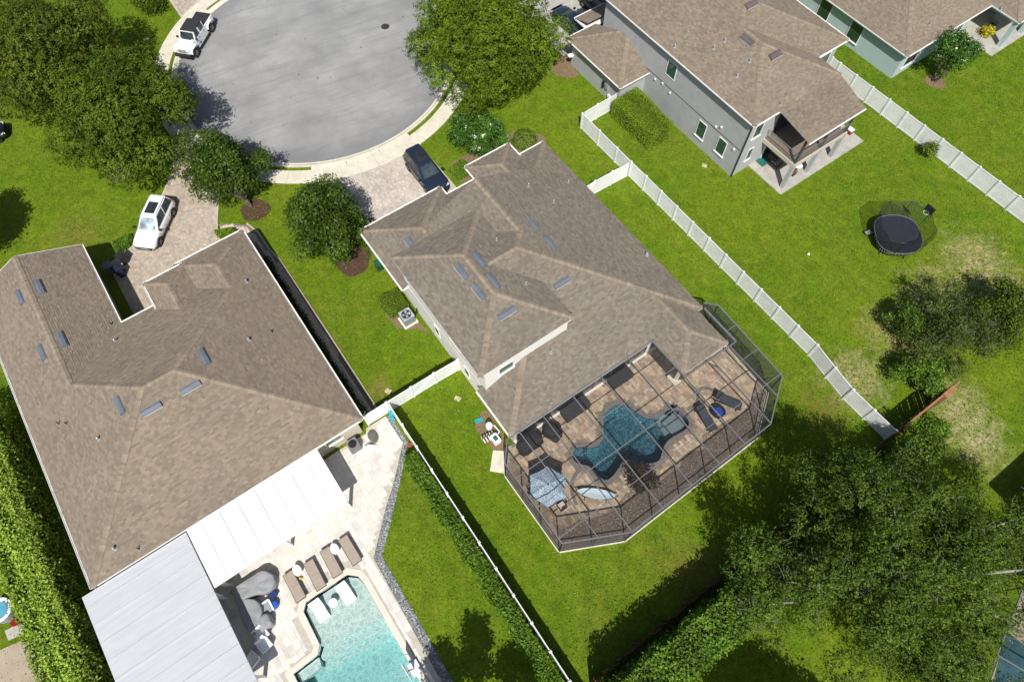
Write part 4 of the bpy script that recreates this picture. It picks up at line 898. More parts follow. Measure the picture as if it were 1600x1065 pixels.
# ------------------------------------------------------------------ white vinyl fences
def vinyl_fence(label, pts, h=1.72, gates=(), end_posts=(True, True)):
    """pts: post positions (u, v) in order; one post at each, one panel between neighbours"""
    cu = sum(p[0] for p in pts)/len(pts); cv = sum(p[1] for p in pts)/len(pts)
    t = thing('vinyl_fence', label, 'fence', UV(cu, cv), group='white vinyl fences')
    for i, (u, v) in enumerate(pts):
        if (i == 0 and not end_posts[0]) or (i == len(pts)-1 and not end_posts[1]): continue
        c = UV(u, v); mb = MB(); mb.box((c.x, c.y, h/2+.01), (.125, .125, h+.02), YAW); po = mb.build('post', VINYL, t)
        mb = MB(); a = .078; b = h+.02
        q = [UV(u-a, v-a, b), UV(u+a, v-a, b), UV(u+a, v+a, b), UV(u-a, v+a, b), UV(u-a, v-a, b+.03), UV(u+a, v-a, b+.03), UV(u+a, v+a, b+.03), UV(u-a, v+a, b+.03), UV(u, v, b+.085)]
        mb.add(q, [(3, 2, 1, 0), (0, 1, 5, 4), (1, 2, 6, 5), (2, 3, 7, 6), (3, 0, 4, 7), (4, 5, 8), (5, 6, 8), (6, 7, 8), (7, 4, 8)]); mb.build('post_cap', VINYL, po)
    for i in range(len(pts)-1):
        A = UV(*pts[i]); B = UV(*pts[i+1]); d = (B-A); L = d.length; d.normalize(); n = Vector((-d.y, d.x, 0)); gate = i in gates
        a = A+d*.064; b = B-d*.064; l = (b-a).length
        mb = MB(); k = max(2, int(round(l/.15))); w = l/k      # tongue and groove boards
        prof = []
        for j in range(k): prof += [(j*w, 0), (j*w+.006, .011), ((j+1)*w-.006, .011), ((j+1)*w, 0)]
        for sgn in (1, -1):
            vs = []; fs = []
            for x, y in prof:
                for z in (.13, h-.06): vs.append(a+d*x+n*sgn*(y+.004)+ZD*z)
            for j in range(len(prof)-1):
                f = (2*j, 2*j+2, 2*j+3, 2*j+1); fs.append(f if sgn < 0 else f[::-1])
            mb.add(vs, fs)
        mb.build('gate' if gate else 'panel', VINYL, t)
        for z, nm in ((.12, 'bottom_rail'), (h-.05, 'top_rail')):
            mb = MB(); mb.bar(a+ZD*z, b+ZD*z, .05, .12 if z < 1 else .10); mb.build(nm, VINYL, t)
        if gate: mb = MB(); mb.bar(a+ZD*.2+n*.03, b+ZD*(h-.15)+n*.03, .04, .08, n); mb.bar(a+ZD*.2-n*.03, b+ZD*(h-.15)-n*.03, .04, .08, n); mb.build('gate_brace', VINYL, t)
    return t
run = [(-31.3, 29.06), (-28.95, 29.04), (-26.65, 29.04), (-24.85, 29.04)]+[(-24.85+1.84*k, 29.06) for k in range(1, 12)]+[(-2.68, 28.76), (-.87, 28.53), (.95, 28.56), (2.75, 28.62)]
vinyl_fence('long white vinyl fence between the middle house and the trampoline lawn', run)
vinyl_fence('short white fence from the corner post to the grey garage wall, behind the clipped hedge', [(-31.3, 29.2), (-31.38, 30.8), (-31.4, 32.95)], end_posts=(False, False))
vinyl_fence('short white fence joining the right side of the middle house roof to the long fence', [(-24.95, 23.5), (-25.0, 25.45), (-24.95, 27.2), (-24.87, 28.95)], gates=(0,), end_posts=(False, False))
vinyl_fence('white vinyl fence beside the teal house, running off the right edge', [(-23.7, 51.26)]+[(-22.8+1.825*k, 51.28+.026*k) for k in range(0, 14)])
vinyl_fence('white fence with gates between the left house and the middle house', [(-18.34, .55), (-18.32, 2.28), (-18.3, 4.2), (-18.28, 6.02), (-18.2, 7.9)], gates=(0, 2), end_posts=(True, True))
vinyl_fence('white vinyl fence seen edge-on along the climbing hedge and the pale pool deck', [(-18.2+1.84*k, 2.36-.011*k) for k in range(0, 13)], end_posts=(False, True))
# ------------------------------------------------------------------ brown board fence
t = thing('board_fence', 'weathered brown board fence along the back boundary, half hidden by the live oak', 'fence', UV(2.85, 19))
v = 3.2; k = 0
proto = None
while v < 34.7:
    h = 1.78+random.uniform(-.02, .03)
    if k % 16 == 0:
        mb = MB(); mb.ubox(2.90, 2.99, v-.05, v+.05, 0, 1.7); mb.build('post', WOOD, t)
    if proto is None:
        mb = MB(); mb.frame(UV(2.84, v, .04), UD*.02, VD*.14, ZD*1.76); proto = mb.build('board', WOOD, t); pv = v
    else:
        c = proto.copy(); COL.objects.link(c); c.parent = t; c.location = proto.location+VD*(v-pv)+Vector((0, 0, random.uniform(-.03, .02))); c.rotation_euler = (0, 0, random.uniform(-.006, .006))
    v += .148; k += 1
for z in (.35, 1.45):
    mb = MB(); mb.ubox(2.865, 2.90, 3.2, 34.7, z, z+.09); mb.build('rail', WOOD, t)
mb = MB(); mb.ubox(2.81, 2.93, 29.3, 34.75, 1.83, 1.86); mb.build('cap_rail', WOODL, t)
mb = MB(); mb.ubox(2.78, 3.15, 33.0, 33.1, .1, 1.95); mb.ubox(2.78, 3.15, 33.9, 34.0, .1, 1.95); mb.ubox(2.78, 3.15, 33.1, 33.9, 1.87, 1.95); mb.build('gate_frame', WOODL, t)

# ------------------------------------------------------------------ screen enclosure
CG = thing('pool_enclosure', 'dark screen enclosure with grey beams over the kidney pool', 'enclosure', UV(-6.5, 15.5))
ZT = 2.92
def beam(p, q, w=.06, h=.13, nm='beam', m=None): mb = MB(); mb.bar(p, q, w, h); return mb.build(nm, m or GREYFR, CG)
OUT = [(-11.18, 7.24), (-9.98, 6.2), (-4.06, 6.2), (-2.19, 9.98), (-2.28, 21.57), (-4.24, 24.6), (-10.65, 24.84), (-11.38, 24.15)]
INN = [(-11.0, 24.0), (-11.02, 23.86), (-7.86, 23.86), (-7.86, 19.3), (-11.18, 19.25), (-11.18, 7.24)]
for a, b in zip(OUT[:-1], OUT[1:]): beam(UV(*a, ZT), UV(*b, ZT), .07, .09, 'eave_rail')
for a, b in zip(INN[:-1], INN[1:]): beam(UV(*a, ZT), UV(*b, ZT), .06, .12, 'house_rail')
def far_u(v):
    if v < 9.98: return -4.06+(v-6.2)/(9.98-6.2)*(4.06-2.19)
    if v > 21.57: return -2.28-(v-21.57)/(24.6-21.57)*1.96
    return -2.24
def near_u(v): return -11.18 if v < 19.3 else (-7.86 if v < 23.86 else -11.2)
RAF = [8.13, 10.0, 12.4, 14.77, 17.08, 19.28, 21.6, 23.27]
for v in RAF: beam(UV(near_u(v), v, ZT+.03), UV(far_u(v), v, ZT+.03), .045, .15)
beam(UV(-11.02, 23.9, ZT+.02), UV(-7.86, 23.9, ZT+.02), .05, .12)
PUR = [-8.8, -6.6, -4.4]
vs_ = [6.2]+RAF+[24.75]
for u in PUR:
    for a, b in zip(vs_[:-1], vs_[1:]):
        if 19.28 <= a < 23.2 and u < -7.86: continue
        aa, bb = a, b
        if a == 23.27 and u < -7.86: aa = 23.88
        if u > -4.2 and False: continue
        beam(UV(u, aa+.03, ZT+.03), UV(u, bb-.03, ZT+.03), .04, .06, 'purlin')
for v in RAF[1:7]:                                               # knee braces at the house side
    u = near_u(v); beam(UV(u+.05, v, ZT-.55), UV(u+.75, v, ZT-.03), .05, .05, 'knee_brace', BRONZE)
edges = []
for a, b in zip(OUT[:-1], OUT[1:]):
    A = Vector(a); B = Vector(b); n = max(1, int(round((B-A).length/2.2)))
    edges.append((A, B, n))
    for k in range(n+1):
        c = A+(B-A)*k/n; mb = MB(); p = UV(c.x, c.y); mb.box((p.x, p.y, ZT/2), (.075, .06, ZT-.1), YAW); mb.build('upright', BRONZE, CG)
    d = UV(B.x, B.y)-UV(A.x, A.y)
    for z in (.14, 1.0): mb = MB(); mb.bar(UV(A.x, A.y, z), UV(B.x, B.y, z), .05, .06); mb.build('rail', BRONZE, CG)
    mb = MB(); mb.bar(UV(A.x, A.y, .06), UV(B.x, B.y, .06), .18, .12); mb.build('footing', CONC, CG)
    for k in range(n):
        p = A+(B-A)*k/n; q = A+(B-A)*(k+1)/n
        mb = MB(); mb.add([UV(p.x, p.y, .12), UV(q.x, q.y, .12), UV(q.x, q.y, ZT-.04), UV(p.x, p.y, ZT-.04)], [(0, 1, 2, 3)]); mb.build('screen_panel', SCREEN_WALL, CG)
us_ = [-11.18]+PUR+[-2.0]
for i in range(len(vs_)-1):
    a, b = vs_[i], vs_[i+1]
    for j in range(len(us_)-1):
        u0, u1 = us_[j], us_[j+1]
        rect = [(u0, a), (u0, b), (u1, b), (u1, a)]
        # clip to the plan of the enclosure
        plan = OUT+[(-11.0, 24.0), (-11.02, 23.86), (-7.86, 23.86), (-7.86, 19.3), (-11.18, 19.25)]
        poly = []
        def clip(poly, nx, ny, c):
            out = []
            for k in range(len(poly)):
                p, q = poly[k], poly[(k+1) % len(poly)]; dp = p[0]*nx+p[1]*ny-c; dq = q[0]*nx+q[1]*ny-c
                if dp <= 0: out.append(p)
                if (dp < 0) != (dq < 0): tt = dp/(dp-dq); out.append((p[0]+(q[0]-p[0])*tt, p[1]+(q[1]-p[1])*tt))
            return out
        poly = rect
        cv = [(-11.18, 7.24), (-9.98, 6.2), (-4.06, 6.2), (-2.19, 9.98), (-2.28, 21.57), (-4.24, 24.6), (-10.65, 24.84), (-11.38, 24.15)]
        for k in range(len(cv)):
            (x1, y1), (x2, y2) = cv[k], cv[(k+1) % len(cv)]; nx, ny = (y2-y1), -(x2-x1)
            # interior on the side of the centroid
            c = nx*x1+ny*y1
            if nx*-6.5+ny*15.5 > c: nx, ny, c = -nx, -ny, -c
            poly = clip(poly, nx, ny, c)
            if not poly: break
        if len(poly) < 3: continue
        if 19.2 <= a < 23.2: poly = clip(poly, -1, 0, 7.86)
        if a > 23.2 and u0 < -7.9: poly = clip(poly, 0, -1, -23.88)
        if len(poly) < 3: continue
        mb = MB(); P = [UV(p[0], p[1], ZT+.055) for p in poly]; mb.add(P, [tuple(range(len(P)))]); mb.build('screen_panel', SCREEN_ROOF, CG)

# ------------------------------------------------------------------ on the screened deck
def loft(mb, rings, mi=0, closed=True, caps=True):
    n = len(rings[0]); vs = [p for r in rings for p in r]; fs = []
    for i in range(len(rings)-1):
        for j in range(n if closed else n-1):
            a = i*n+j; b = i*n+(j+1) % n; fs.append((a, b, b+n, a+n))
    if caps: fs += [tuple(range(n-1, -1, -1)), tuple((len(rings)-1)*n+j for j in range(n))]
    mb.add(vs, fs, mi)
def cover(name, label, cat, u, v, L, Wd, Hh, rz=YAW, mat_=None, z=.062, lumps=.06, group=None, taper=.88):
    """a cloth cover draped over furniture: rounded block with sagging folds"""
    mb = MB(); c = UV(u, v); ca, sa = math.cos(rz), math.sin(rz); rings = []
    n = 28
    for hh, s in ((0, 1.04), (.12, 1.03), (.5, .99), (.82, .96), (.94, .93), (1.0, .80), (1.02, .35)):
        ring = []
        for j in range(n):
            t = 2*math.pi*j/n; e = 4.5; x = abs(math.cos(t))**(2/e)*math.copysign(1, math.cos(t)); y = abs(math.sin(t))**(2/e)*math.copysign(1, math.sin(t))
            f = 1+lumps*math.sin(j*2.3+hh*3)*(1.1-hh)
            x *= L/2*s*f; y *= Wd/2*s*f
            ring.append(Vector((c.x+x*ca-y*sa, c.y+x*sa+y*ca, z+Hh*hh*(1-.06*lumps*10*math.sin(j*.9)*(hh > .9)))))
        rings.append(ring)
    loft(mb, rings); o = mb.build(name, mat_ or BLACKFAB, smooth=True); tag(o, label, cat, group); return o
cover('covered_grill', 'black covered grill in the left corner of the screened deck', 'grill', -10.75, 8.75, 1.75, .95, .95, rz=YAW+1.571)
cover('covered_grill', 'smaller black covered smoker next to the first grill by the house wall', 'grill', -10.5, 10.45, 1.25, .85, 1.0, rz=YAW+.4)
def deck_box(label, u, v, L, Wd, hgt):
    t = thing('deck_box', label, 'storage box', UV(u, v, .05), group='deck boxes on the screened deck')
    mb = MB(); mb.ubox(u-Wd/2, u+Wd/2, v-L/2, v+L/2, .062, hgt); mb.build('body', BLACKPL, t)
    mb = MB(); P = [(u-Wd/2-.03, v-L/2-.03), (u+Wd/2+.03, v-L/2-.03), (u+Wd/2+.03, v+L/2+.03), (u-Wd/2-.03, v+L/2+.03)]
    mb.prism(uvs(P), hgt, hgt+.06); mb.prism(uvs([(u-Wd/2+.05, v-L/2+.05), (u+Wd/2-.05, v-L/2+.05), (u+Wd/2-.05, v+L/2-.05), (u-Wd/2+.05, v+L/2-.05)]), hgt+.06, hgt+.075); lid = mb.build('lid', simple('lid_grey', (.04, .04, .042), .6, var=.15), t)
    return t
deck_box('long black deck box under the eave, left of the two', -10.95, 12.75, 2.0, .85, .62)
deck_box('dark deck box under the eave near the inside corner of the house', -10.95, 16.75, 1.75, .75, .58)
# white stone bench at the corner of the wing
t = thing('stone_bench', 'pale stone bench at the corner of the rear wing', 'bench', UV(-8.7, 19.75, .05))
mb = MB(); mb.ubox(-9.15, -8.2, 19.45, 20.05, .42, .5); mb.build('seat', CONC, t)
for u in (-9.0, -8.4): mb = MB(); mb.ubox(u-.09, u+.09, 19.52, 19.98, .062, .42); mb.build('leg', CONC, t)
# parasol over a dining table
uc, vc = -7.45, 7.72
PAR = simple('blue_pattern_cloth', (.24, .33, .42), .85, var=.1, scale=3)
m, n, l, o_, b = _new('patterned_parasol'); b.inputs['Roughness'].default_value = .85
vv = n.new('ShaderNodeTexVoronoi'); vv.inputs['Scale'].default_value = 9; vv.feature = 'DISTANCE_TO_EDGE'; l.new(_pos(n), vv.inputs['Vector'])
l.new(_ramp(n, l, vv.outputs['Distance'], [(.06, (.46, .54, .60)), (.16, (.15, .23, .31))]), b.inputs['Base Color'])
t = thing('parasol', 'blue and white patterned hexagonal parasol over the patio table', 'parasol', UV(uc, vc, .05))
mb = MB(); c = UV(uc, vc); zt = 2.42; R0 = 1.32; rim = []; mid = []
for k in range(6):
    a = k*math.pi/3+.5; rim.append(c+Vector((math.cos(a)*R0, math.sin(a)*R0, 2.02))); 
for k in range(6):
    p, q = rim[k], rim[(k+1) % 6]; top = c+Vector((0, 0, zt)); ed = (p+q)/2; ed = ed+(c-ed)*.06; ed.z = 1.99
    pm = (p+top)/2+Vector((0, 0, .03)); qm = (q+top)/2+Vector((0, 0, .03)); em = (ed+top)/2-Vector((0, 0, .02))
    mb.add([top, pm, em, qm, p, ed, q], [(0, 1, 2), (0, 2, 3), (1, 4, 5, 2), (2, 5, 6, 3)])
    dz = Vector((0, 0, -.14)); mb.add([p, ed, q, p+dz, ed+dz, q+dz], [(0, 3, 4, 1), (1, 4, 5, 2)])
mb.build('canopy', m, t)
mb = MB(); mb.tube([c+Vector((0, 0, .1)), c+Vector((0, 0, zt+.06))], .025, 8); mb.build('pole', DARKMET, t)
mb = MB(); mb.lathe(c+Vector((0, 0, zt-.02)), [(.05, 0), (.05, .06), (.01, .12)], 8); mb.build('finial', DARKMET, t)
mb = MB(); mb.lathe(c, [(.28, .063), (.28, .12), (.05, .16)], 14); mb.build('base', DARKMET, t)
t = thing('patio_table', 'dark patio table under the blue patterned parasol', 'table', UV(uc, vc, .05))
mb = MB(); mb.box((c.x, c.y, .74), (1.9, 1.1, .035), YAW); mb.build('tabletop', GLASSD, t)
for du in (-.8, .8):
    for dv in (-.45, .45): p = UV(uc+du, vc+dv); mb = MB(); mb.tube([p+ZD*.063, p+ZD*.72], .025, 6); mb.build('leg', DARKMET, t)
def patio_chair(label, u, v, rz, seatm, group):
    t = thing('patio_chair', label, 'chair', UV(u, v, .062), rz, group)
    mb = MB(); mb.box((0, 0, .43), (.5, .5, .07)); mb.build('seat_cushion', seatm, t, local=True)
    mb = MB(); mb.frame((-.26, -.25, .45), (0.02, 0, 0), (0, .5, 0), (-.10, 0, .5)); mb.build('backrest', seatm, t, local=True)
    for x in (-.23, .23):
        for y in (-.23, .23): mb = MB(); mb.tube([(x, y, 0), (x, y, .42)], .018, 6); mb.build('leg', DARKMET, t, local=True)
    for y in (-.26, .26): mb = MB(); mb.bar((-.25, y, .64), (.22, y, .64), .04, .03); mb.build('arm', DARKMET, t, local=True)
    return t
CUSH = simple('sand_cushion', (.52, .46, .37), .9, var=.1)
patio_chair('sand-cushioned chair poking out from under the blue parasol, nearest the pebble bed', -6.15, 7.95, math.radians(125), CUSH, 'chairs round the parasol table')
patio_chair('dark-framed chair under the left edge of the blue parasol', -7.9, 6.95, math.radians(35), BLACKFAB, 'chairs round the parasol table')
patio_chair('dark-framed chair under the upper right edge of the blue parasol', -8.4, 8.5, math.radians(-60), BLACKFAB, 'chairs round the parasol table')
# hammock on its stand
t = thing('hammock', 'pale blue hammock on a dark stand between parasol and pebble bed', 'hammock', W(920, 770))
A = W(902, 766, .55); B = W(962, 774, .55); mid = (A+B)/2; dr = (B-A); sd = Vector((-dr.y, dr.x, 0)).normalized()
mb = MB(); rings = []
for k in range(9):
    f = k/8; p = A+dr*f; w = .04+.30*math.sin(math.pi*f)**.6; sag = .2*math.sin(math.pi*f)
    rings.append([p+sd*w-ZD*sag*.7, p-ZD*sag, p-sd*w-ZD*sag*.7])
vs = [q for r in rings for q in r]; mb.add(vs, [(i*3+j, i*3+j+1, i*3+j+4, i*3+j+3) for i in range(8) for j in range(2)]); mb.build('sling', simple('pale_blue_cloth', (.50, .60, .64), .9, var=.1), t)
mb = MB()
for s in (.22, -.22): mb.tube([A-dr*.06+ZD*.02, A+dr*.2+sd*s-ZD*.48, B-dr*.2+sd*s-ZD*.48, B+dr*.06+ZD*.02], .03, 6)
for f in (.22, .78): mb.tube([A+dr*f+sd*.5-ZD*.47, A+dr*f-sd*.5-ZD*.47], .03, 6)
mb.build('stand', simple('brown_frame', (.09, .06, .045), .6), t)
# dark loungers and a round fire bowl
NAVY = simple('charcoal_sling', (.045, .05, .062), .8, var=.12, scale=5)
def lounger(label, loc, rz, slingm, framem, group, raised=0.0, name='sun_lounger'):
    t = thing(name, label, 'sun lounger', loc, rz, group)
    L, w, z = 1.9, .64, .34
    fr = MB()
    for y in (-w/2, w/2): fr.bar((-L/2, y, z), (L/2, y, z), .045, .045)
    for x in (-L/2, 0.05, L/2): fr.bar((x, -w/2, z), (x, w/2, z), .045, .045)
    fr.build('frame', framem, t, local=True)
    s = MB(); s.box((.47, 0, z+.035), (.92, w-.03, .025)); s.build('seat_sling', slingm, t, local=True)
    s = MB(); c_, s_ = math.cos(raised), math.sin(raised)
    s.frame((0.0, -w/2+.015, z+.03), (-.93*c_, 0, .93*s_), (0, w-.03, 0), (.025*s_, 0, .025*c_)); s.build('back_sling', slingm, t, local=True)
    for x in (-L/2+.2, L/2-.2):
        for y in (-w/2, w/2): s = MB(); s.bar((x, y, 0), (x, y, z), .045, .045, (1, 0, 0)); s.build('leg', framem, t, local=True)
    return t
lounger('dark sun lounger with its foot towards the pebbles, beside the pool steps', W(1101, 655, .06), math.radians(-64), NAVY, DARKMET, 'dark loungers under the screen', .3)
lounger('dark sun lounger lying across, nearest the right wall of the enclosure', W(1135, 629, .06), math.radians(-25), NAVY, DARKMET, 'dark loungers under the screen', .3)
t = thing('fire_bowl', 'round dark fire bowl with blue glass between the dark loungers', 'fire bowl', W(1120, 645, .06))
c = W(1120, 645, .06); mb = MB(); mb.lathe(c, [(.38, 0), (.5, .3), (.52, .36), (.42, .36), (.40, .3), (.05, .28)], 20); mb.build('bowl', DARKMET, t)
mb = MB(); mb.lathe(c, [(.38, .29), (.30, .35), (.05, .37)], 16); mb.build('blue_glass', simple('blue_fire_glass', (.02, .06, .28), .3, var=.5, scale=20), t)
# low curved border walls on the deck
for pl in ([_z3(258, 295), _z3(285, 255), _z3(340, 245), _z3(410, 275), _z3(490, 298)], [_z3(265, 300), _z3(268, 350), _z3(245, 395), _z3(180, 430)], [_z1(640, 425), _z1(595, 470), _z1(570, 540), _z1(575, 610), _z1(605, 690)]):
    mb = MB(); P = [W(*q) for q in pl]
    for p, q in zip(P[:-1], P[1:]): mb.bar(Vector((p.x, p.y, .075)), Vector((q.x, q.y, .075)), .24, .03)
    o = mb.build('paver_band', COPING, lan)
# ------------------------------------------------------------------ vegetation
def leaf_mesh(name, C, N, size, cols, mat_, parent=None, aspect=.55, sj=.35, bend=.25, kind=None, origin=None):
    n = len(C); N = N/np.linalg.norm(N, axis=1)[:, None]
    r = rng.normal(size=(n, 3)); T = r-N*(r*N).sum(1)[:, None]; T /= np.linalg.norm(T, axis=1)[:, None]; B = np.cross(N, T)
    s = size*(1+rng.uniform(-sj, sj, n))[:, None]
    V = np.empty((n, 4, 3)); V[:, 0] = C-T*s*.5; V[:, 1] = C+B*s*aspect*.5+N*s*bend*.3; V[:, 2] = C+T*s*.5-N*s*bend*.3; V[:, 3] = C-B*s*aspect*.5+N*s*bend*.3
    V = V.reshape(-1, 3)
    if parent is not None: V = V-np.array(wloc(parent))
    elif origin is not None: V = V-np.array(origin)
    me = bpy.data.meshes.new(name); me.vertices.add(4*n); me.vertices.foreach_set('co', V.ravel())
    me.loops.add(4*n); me.loops.foreach_set('vertex_index', np.arange(4*n)); me.polygons.add(n)
    me.polygons.foreach_set('loop_start', np.arange(0, 4*n, 4)); me.polygons.foreach_set('loop_total', np.full(n, 4))
    me.update(calc_edges=True); me.materials.append(mat_)
    at = me.attributes.new('Col', 'FLOAT_COLOR', 'FACE'); c = np.ones((n, 4)); c[:, :3] = cols; at.data.foreach_set('color', c.ravel())
    o = bpy.data.objects.new(name, me); COL.objects.link(o)
    if parent is not None: o.parent = parent
    elif origin is not None: o.location = origin
    if kind: o['kind'] = kind
    return o
def leafcols(pal, n, clump=None):
    pal = np.array(pal); c = pal[rng.integers(0, len(pal), n)]*rng.uniform(.86, 1.14, n)[:, None]
    if clump is not None: c = c*clump[:, None]
    return np.clip(c, 0, 1)
def crown_points(lobes, n, clump_r, per, up=.5, inner=.8, shoot=0.0):
    """leaf centres and normals: small clumps spread over the skin of many overlapping lobes"""
    vol = np.array([l[3]*l[4]+l[4]*l[5]+l[3]*l[5] for l in lobes]); pr = vol/vol.sum()
    k = max(1, n//per); idx = rng.choice(len(lobes), k, p=pr); L = np.array(lobes)[idx]
    d = rng.normal(size=(k, 3)); d[:, 2] += up*.8; d /= np.linalg.norm(d, axis=1)[:, None]
    f = inner+(1.03-inner)*rng.random(k)**.5
    cc = L[:, :3]+d*L[:, 3:6]*f[:, None]
    C = np.repeat(cc, per, 0)+rng.normal(size=(k*per, 3))*clump_r*np.array((1, 1, .7)); D = np.repeat(d, per, 0)
    if shoot:
        sd = d+rng.normal(size=(k, 3))*.45+np.array((0, 0, .1)); sd /= np.linalg.norm(sd, axis=1)[:, None]; ln = shoot*rng.uniform(.5, 1.3, k)
        C = np.repeat(cc, per, 0)+np.repeat(sd*ln[:, None], per, 0)*(rng.random(k*per)-.35)[:, None]+rng.normal(size=(k*per, 3))*clump_r*.55
    N = D*.95+rng.normal(size=(k*per, 3))*.42+np.array((0, 0, .25))
    tint = np.random.default_rng(len(lobes)).uniform(.74, 1.24, len(lobes)); shade = np.repeat(rng.uniform(.82, 1.18, k)*tint[idx], per)
    return C, N, shade
def lobes_for(c, R, h, n, lr=(.34, .52), flat=.8, seed=0, low=-.35, fine=True):
    """a dome of radius R and height h around c, made of many small leafy lobes"""
    r = np.random.default_rng(seed); out = []; k = int(n*1.7) if fine else n; sc = .56 if fine else 1.0
    for i in range(k):
        z = low+(1-low)*((i+.5)/k)**.8; ring = math.sqrt(max(.02, 1-max(0, z)**2)) if z > 0 else 1+z*.25
        a = 2.39996*i+r.uniform(-.5, .5); f = r.uniform(.52, .84) if r.random() < .8 else r.uniform(.2, .5)
        s = r.uniform(*lr)*sc; wob = 1+.16*math.sin(a*3+seed)+.10*math.sin(a*7+seed*2)
        out.append((c[0]+math.cos(a)*ring*f*R*wob, c[1]+math.sin(a)*ring*f*R*wob, c[2]+z*h*r.uniform(.72, .98)+r.uniform(-.12, .16)*h, s*R, s*R, s*R*flat))
    return out
def limbs(mb, base, tips, r0, split=.35, wob=.25):
    base = Vector(base); k = 0
    for t in tips:
        t = Vector(t); m = base+(t-base)*.45+Vector((random.uniform(-wob, wob), random.uniform(-wob, wob), .25*(t.z-base.z)*.5)); r = r0*random.uniform(.35, .55)
        mb.tube([base, base+(m-base)*.5+Vector((0, 0, .1)), m, (m+t)/2+Vector((random.uniform(-wob, wob), random.uniform(-wob, wob), .1)), t], [r, r*.85, r*.65, r*.4, r*.15], 6)
def tree(name, label, cat, base, trunk_h, trunk_r, lobes, n, leaf, pal, clump_r=.3, per=9, group=None, bark=None, lm=None, stems=1, twigs=0, twig_m=None, up=.5, inner=.8, aspect=.55, shoot=0.0, sj=.45):
    t = thing(name, label, cat, (base[0], base[1], 0), group=group); mb = MB(); b = Vector((base[0], base[1], 0))
    fork = []
    for s in range(stems):
        a = 2*math.pi*s/stems+.4; off = Vector((math.cos(a), math.sin(a), 0))*(.12 if stems > 1 else 0)
        top = b+off*(5 if stems > 1 else 1)+Vector((random.uniform(-.2, .2), random.uniform(-.2, .2), trunk_h)); fork.append(top)
        mb.tube([b+off-ZD*.1, b+off+ZD*.15, b+off*2+ZD*trunk_h*.5, top], [trunk_r*1.5, trunk_r*1.1, trunk_r*.9, trunk_r*.75], 8)
    for k, l in enumerate(lobes[::max(1, len(lobes)//22)]): limbs(mb, fork[k % len(fork)], [(l[0]+random.uniform(-.3, .3), l[1]+random.uniform(-.3, .3), l[2]+l[5]*.25)], trunk_r)
    mb.build('trunk', bark or BARK, t, smooth=True)
    C, N, sh = crown_points(lobes, n, clump_r, per, up, inner, shoot)
    ok = C[:, 2] > .12; C, N, sh = C[ok], N[ok], sh[ok]
    leaf_mesh('crown', C, N, leaf, leafcols(pal, len(C), sh), lm or LEAF, t, aspect, sj)
    if twigs:
        tw = MB()
        for i in range(twigs):
            l = lobes[random.randrange(len(lobes))]; d = Vector((random.gauss(0, 1), random.gauss(0, 1), abs(random.gauss(.4, .6)))).normalized()
            p = Vector(l[:3])+Vector((d.x*l[3], d.y*l[4], d.z*l[5]))*random.uniform(.55, .9); q = p+(d+Vector((random.uniform(-.6, .6), random.uniform(-.6, .6), .2))).normalized()*random.uniform(.3, .8)
            tw.tube([p, (p+q)/2+Vector((random.uniform(-.1, .1), random.uniform(-.1, .1), .05)), q], [.014, .010, .005], 4, caps=False)
        tw.build('twigs', twig_m or BARK_G, t, kind='stuff')
    return t
P_OAK = [(0.0843, 0.133, 0.0087), (0.0675, 0.1133, 0.0074), (0.0993, 0.1479, 0.0117), (0.0546, 0.0948, 0.0066), (0.1141, 0.1479, 0.0131)]
P_OLIVE = [(0.1177, 0.135, 0.0146), (0.096, 0.121, 0.013), (0.1351, 0.1427, 0.0194), (0.0785, 0.1059, 0.0097)]
P_ELM = [(0.1162, 0.1823, 0.0102), (0.0929, 0.1547, 0.0076), (0.1394, 0.2045, 0.014), (0.0763, 0.1304, 0.0064)]
P_MAG = [(0.0559, 0.103, 0.0126), (0.0436, 0.0854, 0.009), (0.0711, 0.1255, 0.0144), (0.0935, 0.1381, 0.0198), (0.0366, 0.0691, 0.0081)]
P_LIVE = [(0.0729, 0.1303, 0.0133), (0.0567, 0.1055, 0.0094), (0.0931, 0.1552, 0.0166), (0.1257, 0.1893, 0.0265), (0.0454, 0.0838, 0.0073)]
P_CRAPE = [(0.0696, 0.1653, 0.023), (0.0531, 0.1323, 0.0161), (0.1012, 0.1984, 0.0299), (0.0443, 0.1058, 0.0138)]
P_HEDGE_Y = [(0.2523, 0.3737, 0.0363), (0.3299, 0.4298, 0.0579), (0.1747, 0.2897, 0.0246), (0.3881, 0.4764, 0.0909), (0.1165, 0.2242, 0.0165)]
P_VINE = [(0.0895, 0.1778, 0.013), (0.1267, 0.2257, 0.0216), (0.067, 0.1368, 0.0108), (0.164, 0.2599, 0.0324)]
P_BOX = [(0.1296, 0.225, 0.012), (0.0936, 0.18, 0.0096), (0.18, 0.2775, 0.0168), (0.072, 0.135, 0.0084)]
c = W(205, 185, 4.5); tree('oak_tree', 'large rounded green oak beside the cul-de-sac, front one of the pair', 'tree', W(188, 262)[:2], 2.0, .28, lobes_for((c.x, c.y, 4.2), 6.3, 3.6, 30, seed=3), 80000, .165, P_OAK, .17, 14, 'front yard oaks', aspect=.55, shoot=.45)
c = W(78, 95, 5); tree('oak_tree', 'olive-brown oak in the top left corner, behind the greener oak', 'tree', (c.x+1.5, c.y-1.5), 2.2, .3, lobes_for((c.x, c.y, 4.6), 7.2, 3.8, 32, seed=5), 84000, .17, P_OLIVE+P_OAK[:3], .17, 14, 'front yard oaks', twigs=60, aspect=.5, shoot=.5)
